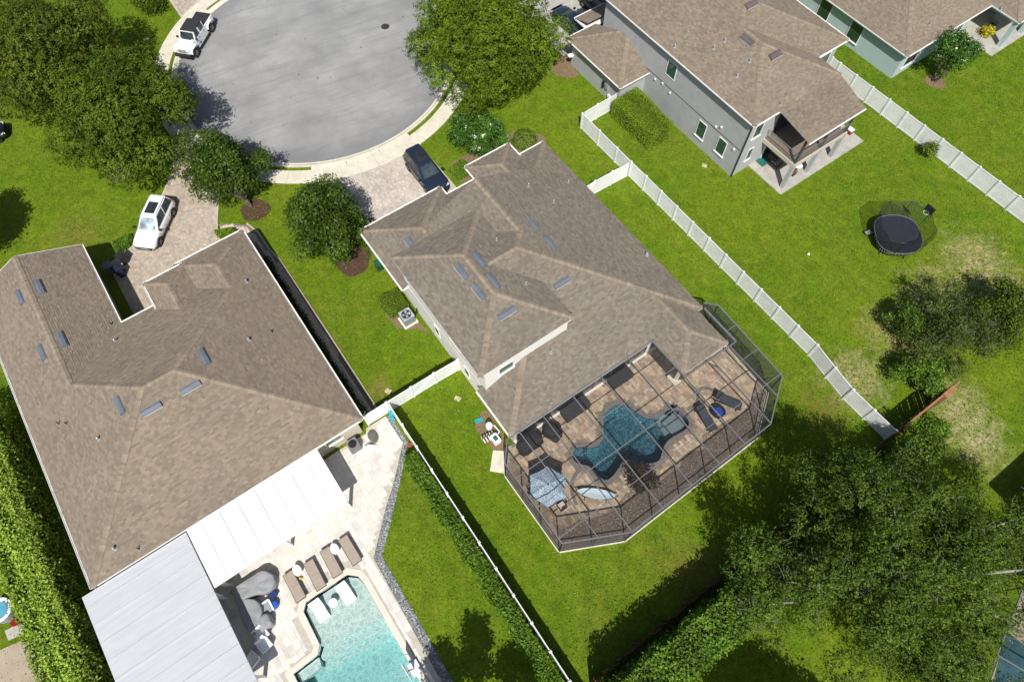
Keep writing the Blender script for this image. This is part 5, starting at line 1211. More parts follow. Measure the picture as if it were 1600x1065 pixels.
c = W(757, 66, 4.6); tree('shade_tree', 'broad light green feathery tree at the edge of the cul-de-sac, top centre', 'tree', (c.x, c.y), 2.0, .3, lobes_for((c.x, c.y, 4.2), 7.4, 3.4, 38, (.28, .42), .75, seed=8), 98000, .18, P_ELM, .15, 14, aspect=.38, shoot=.55)
c = W(354, 266, 2.9); tree('magnolia_tree', 'dense dark glossy magnolia between the driveways, left of the pair', 'tree', W(392, 322)[:2], 1.0, .14, lobes_for((c.x, c.y, 2.5), 3.0, 3.3, 18, (.42, .58), .95, seed=12, low=-.6), 20000, .20, P_MAG, .2, 8, 'magnolias in front of the houses', lm=LEAF_GLOSS, aspect=.5)
c = W(513, 348, 2.9); tree('magnolia_tree', 'dense dark glossy magnolia at the garage corner of the middle house', 'tree', W(538, 396)[:2], .9, .15, lobes_for((c.x, c.y, 2.5), 3.2, 3.6, 20, (.42, .58), .95, seed=14, low=-.6), 23000, .20, P_MAG, .2, 8, 'magnolias in front of the houses', lm=LEAF_GLOSS, aspect=.5)
def blossoms(t, lobes, n, size=.13):
    C, N, sh = crown_points(lobes, n, .09, 14, .9, .95); leaf_mesh('blossom', C, N, size, np.clip(rng.uniform(.72, .9, (len(C), 1))*np.array((1, .98, .9)), 0, 1), LEAF, t, .8)
c = W(745, 212, 1.5); L = lobes_for((c.x, c.y, 1.5), 2.4, 1.3, 14, (.36, .5), .8, seed=21, low=-.2); t = tree('crape_myrtle', 'bushy crape myrtle with white blossoms in front of the middle house porch', 'tree', (c.x, c.y), .4, .05, L, 9000, .26, P_CRAPE, .22, 7, 'white crape myrtles', stems=5, aspect=.32); blossoms(t, L, 420)
c = W(1488, 85, 2.3); L = lobes_for((c.x, c.y, 2.3), 2.1, 1.6, 15, (.3, .45), .8, seed=22, low=-.2); t = tree('crape_myrtle', 'leaning crape myrtle with white blossoms beside the teal house', 'tree', W(1461, 127)[:2], .9, .06, L, 6000, .25, P_CRAPE, .22, 7, 'white crape myrtles', stems=5, aspect=.36); blossoms(t, L, 420)
# live oak in the yard behind
c = W(1385, 880, 5.4); LO = lobes_for((c.x, c.y, 5.0), 8.2, 3.4, 27, (.20, .34), .75, seed=31); c2 = W(1575, 845, 5.4); LO += lobes_for((c2.x, c2.y, 5.0), 4.4, 3.0, 12, (.3, .45), .7, seed=32)
c3 = W(1215, 915, 4.4); LO += lobes_for((c3.x, c3.y, 4.2), 3.6, 2.4, 10, (.32, .5), .7, seed=33); c3 = W(1470, 1040, 5); LO += lobes_for((c3.x, c3.y, 4.8), 4.2, 2.6, 10, (.3, .45), .7, seed=34)
tree('live_oak', 'huge grey-green live oak filling the lower right corner', 'tree', (c.x+1, c.y-.5), 2.2, .5, LO, 135000, .14, P_LIVE, .16, 16, bark=BARK_G, twigs=900, aspect=.45, inner=.68, shoot=.7)
# wispy trees and shrubs along the back boundary on the right
c = W(1490, 515, 2.2); tree('wax_myrtle', 'wispy grey-green shrub tree with bare twigs by the wooden fence at right', 'tree', (c.x, c.y), .8, .08, lobes_for((c.x, c.y, 1.7), 3.7, 1.7, 20, (.26, .4), .75, seed=41), 24000, .16, [(.07, .11, .018), (.092, .13, .026), (.048, .078, .012), (.12, .15, .042)], .14, 12, bark=BARK_G, twigs=110, stems=4, aspect=.3, inner=.6, shoot=.8)
c = W(1575, 490, 2.0); tree('wax_myrtle', 'darker bushy shrub tree at the right edge above the wooden fence', 'tree', (c.x, c.y), .8, .08, lobes_for((c.x, c.y, 1.8), 2.9, 1.7, 14, (.3, .45), .8, seed=42), 11000, .16, P_OAK, .22, 9, bark=BARK_G, twigs=60, stems=3)
c = W(1412, 505, 1.3); tree('shrub', 'narrow dark shrub at the left end of the right-hand thicket', 'shrub', (c.x, c.y), .4, .05, lobes_for((c.x, c.y, 1.2), 1.5, 1.4, 8, (.4, .55), 1.0, seed=43), 4200, .15, P_LIVE, .16, 8, bark=BARK_G, stems=3)
c = W(1438, 590, 1.2); tree('shrub', 'rounded bright green shrub between thicket and white fence end', 'shrub', (c.x, c.y), .4, .05, lobes_for((c.x, c.y, 1.1), 1.7, 1.2, 10, (.4, .55), .85, seed=44), 5200, .16, P_VINE, .16, 8, stems=3)
c = W(1452, 668, .8); tree('shrub', 'low leafy shrub at the foot of the wooden fence, near side', 'shrub', (c.x, c.y), .25, .04, lobes_for((c.x, c.y, .7), 1.2, .6, 9, (.4, .55), .7, seed=45), 4000, .17, P_VINE, .15, 8, stems=3)
c = W(1453, 234, .7); tree('shrub', 'small yellow-green shrub against the white fence at right', 'shrub', (c.x, c.y), .3, .03, lobes_for((c.x, c.y, .7), .62, .5, 6, (.35, .5), .8, seed=46), 700, .17, P_ELM, .16, 6, stems=4, twigs=30)
# trees just outside the picture whose shadows reach into it
c = Vector((-41.8, 28.3, 0)); tree('yard_tree', 'tree beyond the left edge that shades the lawn by the left house', 'tree', c[:2], 1.8, .18, lobes_for((c.x, c.y, 4.8), 3.0, 2.6, 14, (.36, .5), .85, seed=51), 15000, .24, P_OAK, .3, 9)
tree('shade_oak', 'oak below the lower edge that darkens the lawn beside the leafy hedge', 'tree', (14.0, -6.2), 2, .25, lobes_for((14.0, -6.2, 5.6), 4.2, 2.6, 16, (.32, .46), .8, seed=52), 16000, .24, P_LIVE, .25, 9)
for k, (x, y, h) in enumerate(((-2.3, -2.5, 7.4), (-4.2, -2.7, 5.4), (.1, -2.6, 5.2))):
    tree('young_tree', 'slim tree below the lower edge, shading the lawn strip, %s' % ('tallest of the three', 'nearest the pale deck', 'nearest the white fence')[k], 'tree', (x, y), 1.2, .07, lobes_for((x, y, h*.6), 1.25, h*.36, 10, (.34, .5), 1.1, seed=60+k), 3600, .22, P_OAK, .2, 7, 'slim trees below the picture')
# tall row of shrubs behind the board fence
def hedge(name, label, corners, z0, z1, n, leaf, pal, rough=.25, cat='hedge', lm=None, group=None, sideN=.55, core=True):
    """leafy hedge over a quadrilateral plan given as 4 (x, y) corners"""
    P = [Vector((p[0], p[1])) for p in corners]; cx = sum(p.x for p in P)/4; cy = sum(p.y for p in P)/4
    t = thing(name, label, cat, (cx, cy, 0), group=group)
    C = []; N = []; per = [(P[i]-P[(i+1) % 4]).length for i in range(4)]; h = z1-z0
    top_a = ((P[1]-P[0]).length+(P[2]-P[3]).length)/2*((P[2]-P[1]).length+(P[3]-P[0]).length)/2
    tot = top_a*1.4+sum(per)*h*sideN
    kt = int(n*top_a*1.4/tot); a = rng.random(kt); b = rng.random(kt)
    def q(a, b): return [(P[0]*(1-x)*(1-y)+P[1]*x*(1-y)+P[2]*x*y+P[3]*(1-x)*y) for x, y in zip(a, b)]
    pt = np.array([(p.x, p.y) for p in q(a, b)]); bump = (np.sin(pt[:, 0]*2.3+1)*np.cos(pt[:, 1]*2.7)+np.sin(pt[:, 0]*5.1+pt[:, 1]*4.3)*.6)*rough*.45
    C.append(np.c_[pt, z1+bump+rng.normal(size=kt)*rough*.35]); N.append(np.tile((0, 0, 1.0), (kt, 1))+rng.normal(size=(kt, 3))*.6)
    for i in range(4):
        A, B = P[i], P[(i+1) % 4]; k = int(n*per[i]*h*sideN/tot); s = rng.random(k); zz = z0+h*rng.random(k)**.8
        d = (B-A).normalized(); o = Vector((d.y, -d.x))
        if o.dot(Vector((cx, cy))-A) > 0: o = -o
        xy = np.array(A)[None]+s[:, None]*np.array(B-A)[None]; off = rng.normal(size=k)*rough*.4+np.sin(s*per[i]*2.1+zz*2)*rough*.4
        C.append(np.c_[xy+np.array(o)[None]*off[:, None], zz]); N.append(np.tile((o.x, o.y, .5), (k, 1))+rng.normal(size=(k, 3))*.6)
    C = np.vstack(C); N = np.vstack(N); sh = .8+.35*np.clip(np.sin(C[:, 0]*1.7+C[:, 1]*1.3)*.5+.5, 0, 1)
    leaf_mesh('foliage', C, N, leaf, leafcols(pal, len(C), sh), lm or LEAF, t)
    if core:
        mb = MB(); ins = [((p.x-cx)*.86+cx, (p.y-cy)*.86+cy) for p in P]; mb.prism(ins, 0, z1-rough*.75); mb.build('inner_core', CORE, t)  # solid dark box put inside to block the view through the leaves
    return t
U4 = lambda a, b, c_, d: [tuple(UV(*p)[:2]) for p in (a, b, c_, d)]
hedge('privet_hedge', 'tall bright yellow-green hedge along the far left edge', U4((-34, -22.0), (-34, -19.25), (-6, -19.25), (-6, -21.6)), .1, 2.55, 38000, .17, P_HEDGE_Y, .34)
hedge('vine_hedge', 'tall leafy green hedge behind the brown board fence, lower middle', U4((3.5, 3.0), (3.5, 14.5), (5.6, 14.5), (5.6, 3.0)), .1, 3.8, 15000, .17, P_VINE, .34)
hedge('shrub_row', 'dark evergreen shrubs behind the brown fence in the shade of the live oak', U4((3.5, 14.5), (3.5, 29), (5.3, 29), (5.3, 14.5)), .1, 3.6, 13000, .17, P_LIVE, .4)
hedge('podocarpus_hedge', 'low leafy green hedge along the inside of the edge-on white fence', U4((-14.6, 1.3), (-14.6, 2.2), (5, 1.95), (5, 1.05)), .05, .95, 17000, .17, P_VINE, .28, lm=LEAF_GLOSS)
bx = [W(*p, z)[:2] for p, z in (((960, 150), 1.5), ((985, 140), 1.5), ((1052, 180), 1.5), ((1030, 200), 1.5))]
hedge('clipped_hedge', 'clipped block hedge beside the grey garage wall', U4((-30.9, 32.0), (-30.9, 34.7), (-26.0, 34.5), (-26.0, 32.1)), .03, 1.85, 24000, .085, [(.18, .27, .015), (.13, .21, .012), (.23, .30, .02), (.085, .15, .01)], .13)
def boxball(label, w, r, h, n=3600, pal=None, leaf=.085):
    return tree('boxwood', label, 'shrub', (w[0], w[1]), .25, .03, [(w[0], w[1], h*.45, r, r, h*.55)], n, leaf, pal or P_BOX, .05, 4, 'clipped round shrubs', stems=3, inner=.85)
w = W(820, 217, .6); boxball('clipped round shrub beside the porch gable of the middle house', w, 1.05, 1.15)
w = W(612, 470, .5)
hedge('clipped_hedge', 'low squared shrub beside the air conditioner of the middle house', U4((-26.3, 5.9), (-26.3, 7.6), (-24.5, 7.6), (-24.5, 6.1)), .02, .75, 5200, .085, P_BOX+[(.13, .09, .02)], .12)
w = W(722, 268, .3); hedge('ground_cover', 'low green ground cover between driveway and porch of the middle house', [tuple(W(*p)[:2]) for p in ((700, 268), (722, 252), (742, 268), (718, 284))], .02, .3, 2600, .10, P_BOX, .12, cat='shrub')
hedge('ground_cover', 'fresh green ground cover at the corner of the white car and left garage', [tuple(W(*p)[:2]) for p in ((180, 382), (206, 368), (204, 384), (188, 400))], .02, .35, 2600, .11, P_VINE, .14, cat='shrub')
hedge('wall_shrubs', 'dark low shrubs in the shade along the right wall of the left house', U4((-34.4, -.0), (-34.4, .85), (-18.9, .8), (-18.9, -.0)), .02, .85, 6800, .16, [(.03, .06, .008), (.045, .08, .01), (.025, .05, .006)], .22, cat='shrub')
hedge('front_shrubs', 'low dark shrubs at the front corner of the left house by the walk', [tuple(W(*p)[:2]) for p in ((338, 366), (366, 362), (382, 372), (360, 382))], .02, .5, 2400, .13, P_BOX, .16, cat='shrub')
# potted cordyline by the pool, yellow croton on the porch
c = W(1000, 746, .7); t = tree('cordyline', 'purple and green cordyline clump by the pool edge under the screen', 'plant', (c.x, c.y), .5, .04, lobes_for((c.x, c.y, .75), .95, .6, 8, (.4, .55), .9, seed=71), 1900, .32, [(.05, .022, .03), (.07, .03, .035), (.035, .02, .025), (.09, .12, .03)], .18, 6, stems=4, aspect=.2)
c = W(1543, 50, .4); tree('croton', 'bright yellow croton on the porch of the teal house', 'plant', (c.x, c.y), .2, .03, [(c.x, c.y, .5, .5, .5, .42)], 520, .2, [(.5, .4, .02), (.6, .48, .04), (.35, .33, .02)], .12, 5, stems=3)
c = W(230, 6, .8); tree('shrub', 'dark round shrub on the far lawn above the oaks', 'shrub', (c.x, c.y), .3, .05, lobes_for((c.x, c.y, .9), 1.7, .9, 9, (.4, .55), .8, seed=73), 3200, .18, P_OAK, .2, 7, stems=3)
# tufts standing proud of the mown lawn
def in_poly(P, poly):
    x, y = P[:, 0], P[:, 1]; c = np.zeros(len(P), bool); n = len(poly)
    for i in range(n):
        (x1, y1), (x2, y2) = poly[i][:2], poly[(i+1) % n][:2]
        if y1 == y2: continue
        c ^= ((y1 > y) != (y2 > y)) & (x < (x2-x1)*(y-y1)/(y2-y1)+x1)
    return c
VIEW = [tuple(W(*p)[:2]) for p in ((-15, -15), (1615, -15), (1615, 1080), (-15, 1080))]
vx = [p[0] for p in VIEW]; vy = [p[1] for p in VIEW]
G = np.c_[rng.uniform(min(vx), max(vx), 330000), rng.uniform(min(vy), max(vy), 330000)]; G = G[in_poly(G, VIEW)]
rad = np.hypot(G[:, 0]-RC.x, G[:, 1]-RC.y); ok = (rad > 14.85) | ((rad > 13.12) & (rad < 13.42))
for pl in (drv, drv2, drv3, walk, uvs(LANAI), DECKL, GRAV, uvs(WALL), uvs([(-41.2, -17.1), (-41.2, -10.3), (-33.2, -10.3), (-33.2, -7.0), (-35.6, -4.8), (-35.6, 0), (-18.15, 0), (-18.15, -17.1)]), uvs([(-37.4, 35.9), (-37.4, 48), (-22.2, 48), (-22.2, 44.6), (-16.1, 47.8), (-16.1, 37.9), (-19.9, 35.9)]), uvs([(-38, 33.1), (-38, 36), (-31.3, 36), (-31.3, 33.1)]), uvs([(-50, 55.5), (-50, 82), (-16.3, 82), (-16.3, 65.2), (-19.7, 65.2), (-19.7, 55.5)]), uvs([(-55, 33), (-38, 33), (-38, 40), (-55, 40)])): ok &= ~in_poly(G, pl)
G = G[ok]; gn = len(G); patch = np.sin(G[:, 0]*.55+1.3*np.sin(G[:, 1]*.4))*np.cos(G[:, 1]*.6+np.sin(G[:, 0]*.35)); keep = rng.random(gn) < .62+.35*patch; G = G[keep]; patch = patch[keep]; gn = len(G)
N = rng.normal(size=(gn, 3))*.55; N[:, 2] = .75
gp = np.array([(.10, .20, .008), (.14, .235, .010), (.19, .25, .014), (.075, .16, .006), (.24, .24, .05), (.16, .21, .02)]); gc = gp[rng.choice(6, gn, p=(.24, .26, .2, .16, .05, .09))]*rng.uniform(.7, 1.25, gn)[:, None]
o = leaf_mesh('grass_tufts', np.c_[G, np.full(gn, .03)], N, .11, np.clip(gc, 0, 1), LEAF, None, .5, .5, .6, 'stuff', (0, 20, 0)); tag(o, 'tufts of longer grass scattered over the mown lawns', 'grass')

# ------------------------------------------------------------------ vehicles
def paint(name, col, rough=.25, metal=0.0):
    m, n, l, o, b = _new(name); b.inputs['Roughness'].default_value = rough; b.inputs['Metallic'].default_value = metal
    b.inputs['Coat Weight'].default_value = .8; b.inputs['Coat Roughness'].default_value = .05
    l.new(_ramp(n, l, _noise(n, l, 4, 3), [(.3, mul(col, .94)), (.7, mul(col, 1.04))]), b.inputs['Base Color']); return m
TYRE = simple('tyre_rubber', (.025, .025, .026), .85, var=.2); RIM = simple('alloy', (.30, .31, .32), .35, metal=.7, var=.1)
LAMP = glass_mat('lamp_glass', (.55, .57, .6), .08, .6, .1); TAIL = glass_mat('tail_glass', (.30, .01, .01), .1, .6, .1); CARGL = glass_mat('car_glass', (.035, .05, .055), .03, .7, .4)
TRIM = simple('black_trim', (.02, .02, .02), .6, var=.15)
def wheel(t, x, y, r, w, sgn):
    wo = MB(); prof = [(r*.62, 0), (r*.93, 0), (r, w*.18), (r, w*.82), (r*.93, w), (r*.62, w)]
    n = 20; vs = []
    for rr, yy in prof:
        for j in range(n): a = 2*math.pi*j/n; vs.append((x+rr*math.cos(a), y+sgn*(yy-w), r+rr*math.sin(a)))
    fs = []
    for i in range(len(prof)-1):
        for j in range(n): a = i*n+j; b = i*n+(j+1) % n; fs.append((a, b, b+n, a+n))
    wo.add(vs, fs); o = wo.build('wheel', TYRE, t, local=True)
    q = MB(); yo = y-sgn*.015; q.add([(x+r*.63*math.cos(2*math.pi*j/n), yo-sgn*.03, r+r*.63*math.sin(2*math.pi*j/n)) for j in range(n)], [tuple(range(n)) if sgn < 0 else tuple(range(n-1, -1, -1))])
    for j in range(5):
        a = 2*math.pi*j/5; d = Vector((math.cos(a), 0, math.sin(a))); q.bar(Vector((x, yo, r)), Vector((x, yo, r))+d*r*.6, .05, .03, (0, 1, 0))
    q.build('rim', RIM, o, local=True)
def car(label, loc, rz, body_m, group, L=4.7, Wd=1.9, Hh=1.67, zbelt=1.0, cab=(-2.27, 1.0, -2.06, .1), sunroof=True, suv=True, roof_m=None, name='parked_car', glass=None, ws=None):
    t = thing(name, label, 'car', loc, rz, group); h = Wd/2; s = L/4.7
    st = [(-2.35, .78, .86, .42), (-2.27, .88, .98, .34), (-1.9, .94, zbelt+.02, .26), (-1.0, .97, zbelt+.02, .24), (0.2, .97, zbelt, .24), (1.0, .96, zbelt-.0, .24), (1.35, .95, zbelt-.03, .24), (1.85, .93, zbelt-.1, .26), (2.15, .87, zbelt-.2, .3), (2.30, .76, zbelt-.32, .36), (2.36, .62, zbelt-.42, .42)]
    mb = MB(); rings = []
    for x, w, zt, zb in st:
        w = w*h/.97; x *= s
        half = [(w*.80, zb), (w*.97, zb+.12), (w, zb+.32), (w*.985, zt-.16), (w*.93, zt-.05), (w*.78, zt), (w*.35, zt+.025)]
        rings.append([Vector((x, y, z)) for y, z in half]+[Vector((x, -y, z)) for y, z in reversed(half)])
    loft(mb, rings); mb.build('body', body_m, t, smooth=True, local=True)
    # cabin
    x0, x1, r0, r1 = [v*s for v in cab]; wb = h*.90; wt = h*.66
    zr = Hh-.05; base = [(x0, wb*.93), (x0*.35+x1*.65-1.0*s, wb), (x1-.25*s, wb*.98), (x1, wb*.80)]
    rg = []
    for f, zz in ((0, zbelt-.06), (.55, zbelt+(zr-zbelt)*.55), (.93, zr), (1.0, Hh)):
        fx = min(1, f/.93); xa = x0+(r0-x0)*fx**1.2; xb = x1+(r1-x1)*fx; w = wb+(wt-wb)*fx**1.3; k = .9 if f == 1.0 else 1
        if f == 1.0: xa += .22*s; xb -= .25*s
        pts = [(xa, w*.86*k), (xa+.10*s, w*k), (xa+(xb-xa)*.5, w*1.01*k), (xb-.14*s, w*k), (xb, w*.88*k)]
        rg.append([Vector((x, y, zz)) for x, y in pts]+[Vector((x, -y, zz)) for x, y in reversed(pts)])
    mb = MB(); loft(mb, rg); mb.build('cabin', roof_m or body_m, t, smooth=False, local=True)
    gl = glass or CARGL
    def pane(nm, q, off):
        P = [Vector(p) for p in q]; c = sum(P, Vector())/len(P); P = [c+(p-c)*.90 for p in P]; nrm = (P[1]-P[0]).cross(P[2]-P[0]).normalized()
        if nrm.dot(Vector(off)) < 0: nrm = -nrm
        m2 = MB(); m2.add([p+nrm*.012 for p in P], [tuple(range(len(P)))]); return m2.build(nm, ws if (ws and nm == 'windscreen') else gl, t, local=True)
    A, Bm, T = rg[0], rg[1], rg[2]; n = len(A)
    pane('windscreen', [A[4]+Vector((-.02, 0, .09)), A[5]+Vector((-.02, 0, .09)), T[5], T[4]], (1, 0, .3))
    pane('rear_window', [A[0]+Vector((0.02, 0, .12)), A[9]+Vector((0.02, 0, .12)), T[9], T[0]], (-1, 0, .3))
    for side in (0, 1):
        i = (1, 2, 3) if side == 0 else (8, 7, 6)
        for a, b in ((i[0], i[1]), (i[1], i[2])):
            pane('side_window', [A[a]+Vector((0, 0, .12)), A[b]+Vector((0, 0, .12)), Bm[b], T[b], T[a], Bm[a]], (0, 1 if side == 0 else -1, .2))
    if sunroof:
        m2 = MB(); xm0 = r1-1.42*s; xm1 = r1-.34*s; m2.box(((xm0+xm1)/2, 0, Hh+.012), (xm1-xm0, wt*1.25, .02)); m2.build('sunroof', GLASSD, t, local=True)
    for sy in (-1, 1):
        for x in (-1.42*s, 1.42*s):
            m2 = MB(); m2.add([(x+.43*math.cos(a), sy*(h+.004), .36+.43*math.sin(a)) for a in [math.pi*2*j/18 for j in range(18)]], [tuple(range(18)) if sy < 0 else tuple(range(17, -1, -1))]); m2.build('wheel_arch', TRIM, t, local=True)
            wheel(t, x, sy*(h+.03), .36, .24, sy)
        m2 = MB(); m2.frame((2.10*s, sy*.52*h/.95, zbelt-.33), (.12, 0, .10), (0, sy*.26, 0), (-.16, sy*.05, .06)); m2.build('headlight', LAMP, t, local=True)
        m2 = MB(); m2.frame((-2.33*s, sy*.5*h/.95, .78), (.05, 0, .0), (0, sy*.34, 0), (.03, 0, .16)); m2.build('tail_light', TAIL, t, local=True)
        m2 = MB(); m2.box((.80*s, sy*(h+.10), zbelt+.10), (.14, .22, .15)); m2.build('mirror', TRIM if body_m.name.startswith('white') else body_m, t, local=True)
        for xs in (.98, .02, -.92):
            m2 = MB(); m2.frame((xs*s, sy*(h*.997), .34), (.012, 0, 0), (0, sy*.006, 0), (0, 0, zbelt-.52)); m2.build('door_seam', TRIM, t, local=True)
        m2 = MB(); m2.bar((-1.0*s, sy*(h+.0), .30), (1.0*s, sy*(h+.0), .30), .03, .12); m2.build('sill_trim', TRIM, t, local=True)
        if suv: m2 = MB(); m2.bar((r0+.2*s, sy*wt*.93, Hh+.0), (r1-.3*s, sy*wt*.93, Hh+.0), .035, .05); m2.build('roof_rail', TRIM if not body_m.name.startswith('white') else GALV, t, local=True)
    m2 = MB(); m2.frame((2.27*s, -.36, zbelt-.47), (.07, 0, .02), (0, .72, 0), (-.08, 0, .17)); m2.build('grille', TRIM, t, local=True)
    m2 = MB(); m2.frame((2.26*s, -.62, .36), (.11, 0, 0), (0, 1.24, 0), (-.02, 0, .09)); m2.build('bumper_intake', TRIM, t, local=True)
    m2 = MB(); m2.frame((-2.37*s, -.26, .62), (.03, 0, 0), (0, .52, 0), (0, 0, .12)); m2.build('number_plate', PLASTIC_W, t, local=True)
    return t
WHITEP = paint('white_paint_car', (.80, .80, .80)); NAVYP = paint('navy_paint_car', (.022, .032, .052), .22, .3); BLACKP = paint('black_paint_car', (.008, .008, .010), .2)
car('white SUV with dark sunroof parked on the paver driveway beside the oak lawn', (-28.57, 31.84, .042), math.radians(-97.9), WHITEP, 'parked vehicles', ws=glass_mat('sunshade_behind_glass', (.30, .36, .40), .05, .6, .5))
car('dark blue SUV parked at the garage of the middle house', (-7.3, 37.0, .042), math.radians(-55.8), NAVYP, 'parked vehicles', L=4.85, Wd=1.95, Hh=1.72)
w = W(938, 12, .5); car('black SUV parked by the grey house garage at the top edge', (w.x, w.y, 0), math.radians(126), BLACKP, 'parked vehicles', L=4.9, Wd=1.95, Hh=1.75, sunroof=False)
w = W(892, 36, .4); car('dark navy sedan half under the feathery tree at the top', (w.x, w.y, 0), math.radians(126), NAVYP, 'parked vehicles', L=4.6, Wd=1.82, Hh=1.42, zbelt=.92, sunroof=False, suv=False)
w = W(-4, 214, .4); car('dark car at the left edge beyond the oaks', (w.x-1.6, w.y, 0), math.radians(20), BLACKP, 'parked vehicles', L=4.6, Wd=1.82, Hh=1.45, zbelt=.92, sunroof=False, suv=False)
dp = MB(); dp.prism(uvs([(-55, 33), (-38.2, 33.2), (-38.2, 40), (-55, 40)]), -.05, .018); o = dp.build('garage_driveway', CONC_GREY); o['kind'] = 'structure'
# off-road pickup with soft top
t = thing('pickup_truck', 'white off-road pickup with black soft top and bed cover at the kerb', 'truck', (-29.93, 53.26, .014), math.radians(-102.2), 'parked vehicles')
mb = MB()
def sect(x, w, zb, zt): return [Vector((x, w*.93, zb)), Vector((x, w, zb+.1)), Vector((x, w, zt-.06)), Vector((x, w*.94, zt)), Vector((x, -w*.94, zt)), Vector((x, -w, zt-.06)), Vector((x, -w, zb+.1)), Vector((x, -w*.93, zb))]
loft(mb, [sect(-2.62, .76, .6, 1.2), sect(-2.55, .79, .55, 1.24), sect(-.95, .79, .5, 1.24), sect(-.9, .79, .5, 1.2), sect(1.0, .78, .5, 1.2)]); mb.build('tub', WHITEP, t, local=True)
mb = MB(); loft(mb, [sect(1.0, .76, .55, 1.24), sect(1.1, .74, .55, 1.28), sect(2.2, .62, .6, 1.22), sect(2.3, .6, .62, 1.16)]); mb.build('bonnet', WHITEP, t, local=True)
mb = MB(); loft(mb, [sect(2.3, .66, .66, 1.2), sect(2.36, .66, .66, 1.18)]); gr = mb.build('grille', WHITEP, t, local=True)
for k in range(7): m2 = MB(); m2.box((2.365, (k-3)*.105, .94), (.02, .05, .34)); m2.build('slot', TRIM, gr, local=True)
for sy in (-1, 1):
    m2 = MB(); m2.lathe((2.33, sy*.5, .98), [(.02, -.11), (.11, -.08), (.11, .08), (.02, .11)], 12); m2.build('headlight', LAMP, t, local=True)
    for xc in (1.72, -1.75):
        m2 = MB(); P = [(-.62, .78), (-.5, 1.02), (-.3, 1.1), (.35, 1.1), (.52, 1.0), (.62, .74)]
        vs = [Vector((xc+x, sy*.62, z)) for x, z in P]+[Vector((xc+x, sy*.95, z-.03)) for x, z in P]; k = len(P)
        m2.add(vs+[v-ZD*.06 for v in vs], [(i, i+1, k+i+1, k+i) if sy < 0 else (k+i, k+i+1, i+1, i) for i in range(k-1)]+[(3*k+i, 3*k+i+1, k+i+1, k+i) for i in range(k-1)]); m2.build('fender_flare', WHITEP if xc > 0 else WHITEP, t, local=True)
        wheel(t, xc, sy*.94, .42, .28, sy)
    m2 = MB(); m2.bar((-1.05, sy*.84, .5), (1.05, sy*.84, .5), .14, .08); m2.build('side_step', GALV, t, local=True)
    m2 = MB(); m2.box((1.0, sy*.95, 1.32), (.1, .2, .18)); m2.build('mirror', TRIM, t, local=True)
    for a, b in ((.02, .78), (-.82, -.12)):
        m2 = MB(); y0 = sy*.765; y1 = sy*.66; q = [Vector((a, y0, 1.26)), Vector((b+(.14 if b > .5 else 0), y0, 1.26)), Vector((b-.06, y1, 1.72)), Vector((a, y1, 1.72))]; m2.add([p+Vector((0, sy*.012, 0)) for p in q], [(0, 1, 2, 3) if sy > 0 else (3, 2, 1, 0)]); m2.build('side_window', CARGL, t, local=True)
    for x in (.93, .03, -.86): m2 = MB(); m2.bar((x, sy*.77, 1.2), (x-(.28 if x > .5 else 0), sy*.665, 1.78), .05, .06, (1, 0, 0)); m2.build('pillar', WHITEP, t, local=True)
    for x in (.55, -.35): m2 = MB(); m2.box((x-.25, sy*.795, 1.05), (.16, .03, .03)); m2.build('door_handle', TRIM, t, local=True)
mb = MB(); loft(mb, [[Vector((x, y, z)) for y, z in ((.755, 1.22), (.655, 1.74), (-.655, 1.74), (-.755, 1.22))] for x in (-.9, .6)]); mb.build('cab_side', WHITEP, t, local=True)
mb = MB(); loft(mb, [[Vector((x, y, z)) for y, z in ((w, 1.74), (w*.98, 1.82+b), (w*.5, 1.845+b), (-w*.5, 1.845+b), (-w*.98, 1.82+b), (-w, 1.74))] for x, w, b in ((-1.0, .66, -.03), (-.9, .68, 0), (-.1, .69, .012), (.55, .68, 0), (.68, .65, -.03))]); mb.build('soft_top', BLACKFAB, t, local=True)
m2 = MB(); m2.frame((1.0, -.66, 1.26), (-.30, .04, .48), (0, 1.32, 0), (.012, 0, .01)); m2.build('windscreen', CARGL, t, local=True)
m2 = MB(); m2.bar((.99, -.72, 1.24), (.70, -.64, 1.76), .06, .06); m2.bar((.99, .72, 1.24), (.70, .64, 1.76), .06, .06); m2.bar((.7, -.66, 1.76), (.7, .66, 1.76), .07, .06); m2.build('windscreen_frame', WHITEP, t, local=True)
mb = MB(); mb.box((-1.78, 0, 1.255), (1.62, 1.46, .05)); mb.build('bed_cover', BLACKFAB, t, local=True)
mb = MB(); mb.box((2.52, 0, .62), (.26, 1.5, .2)); mb.build('front_bumper', TRIM, t, local=True)
mb = MB(); mb.box((-2.72, 0, .6), (.18, 1.5, .18)); mb.build('rear_bumper', TRIM, t, local=True)
mb = MB(); mb.box((1.12, 0, 1.285), (.1, .9, .02)); mb.build('cowl_vent', TRIM, t, local=True)

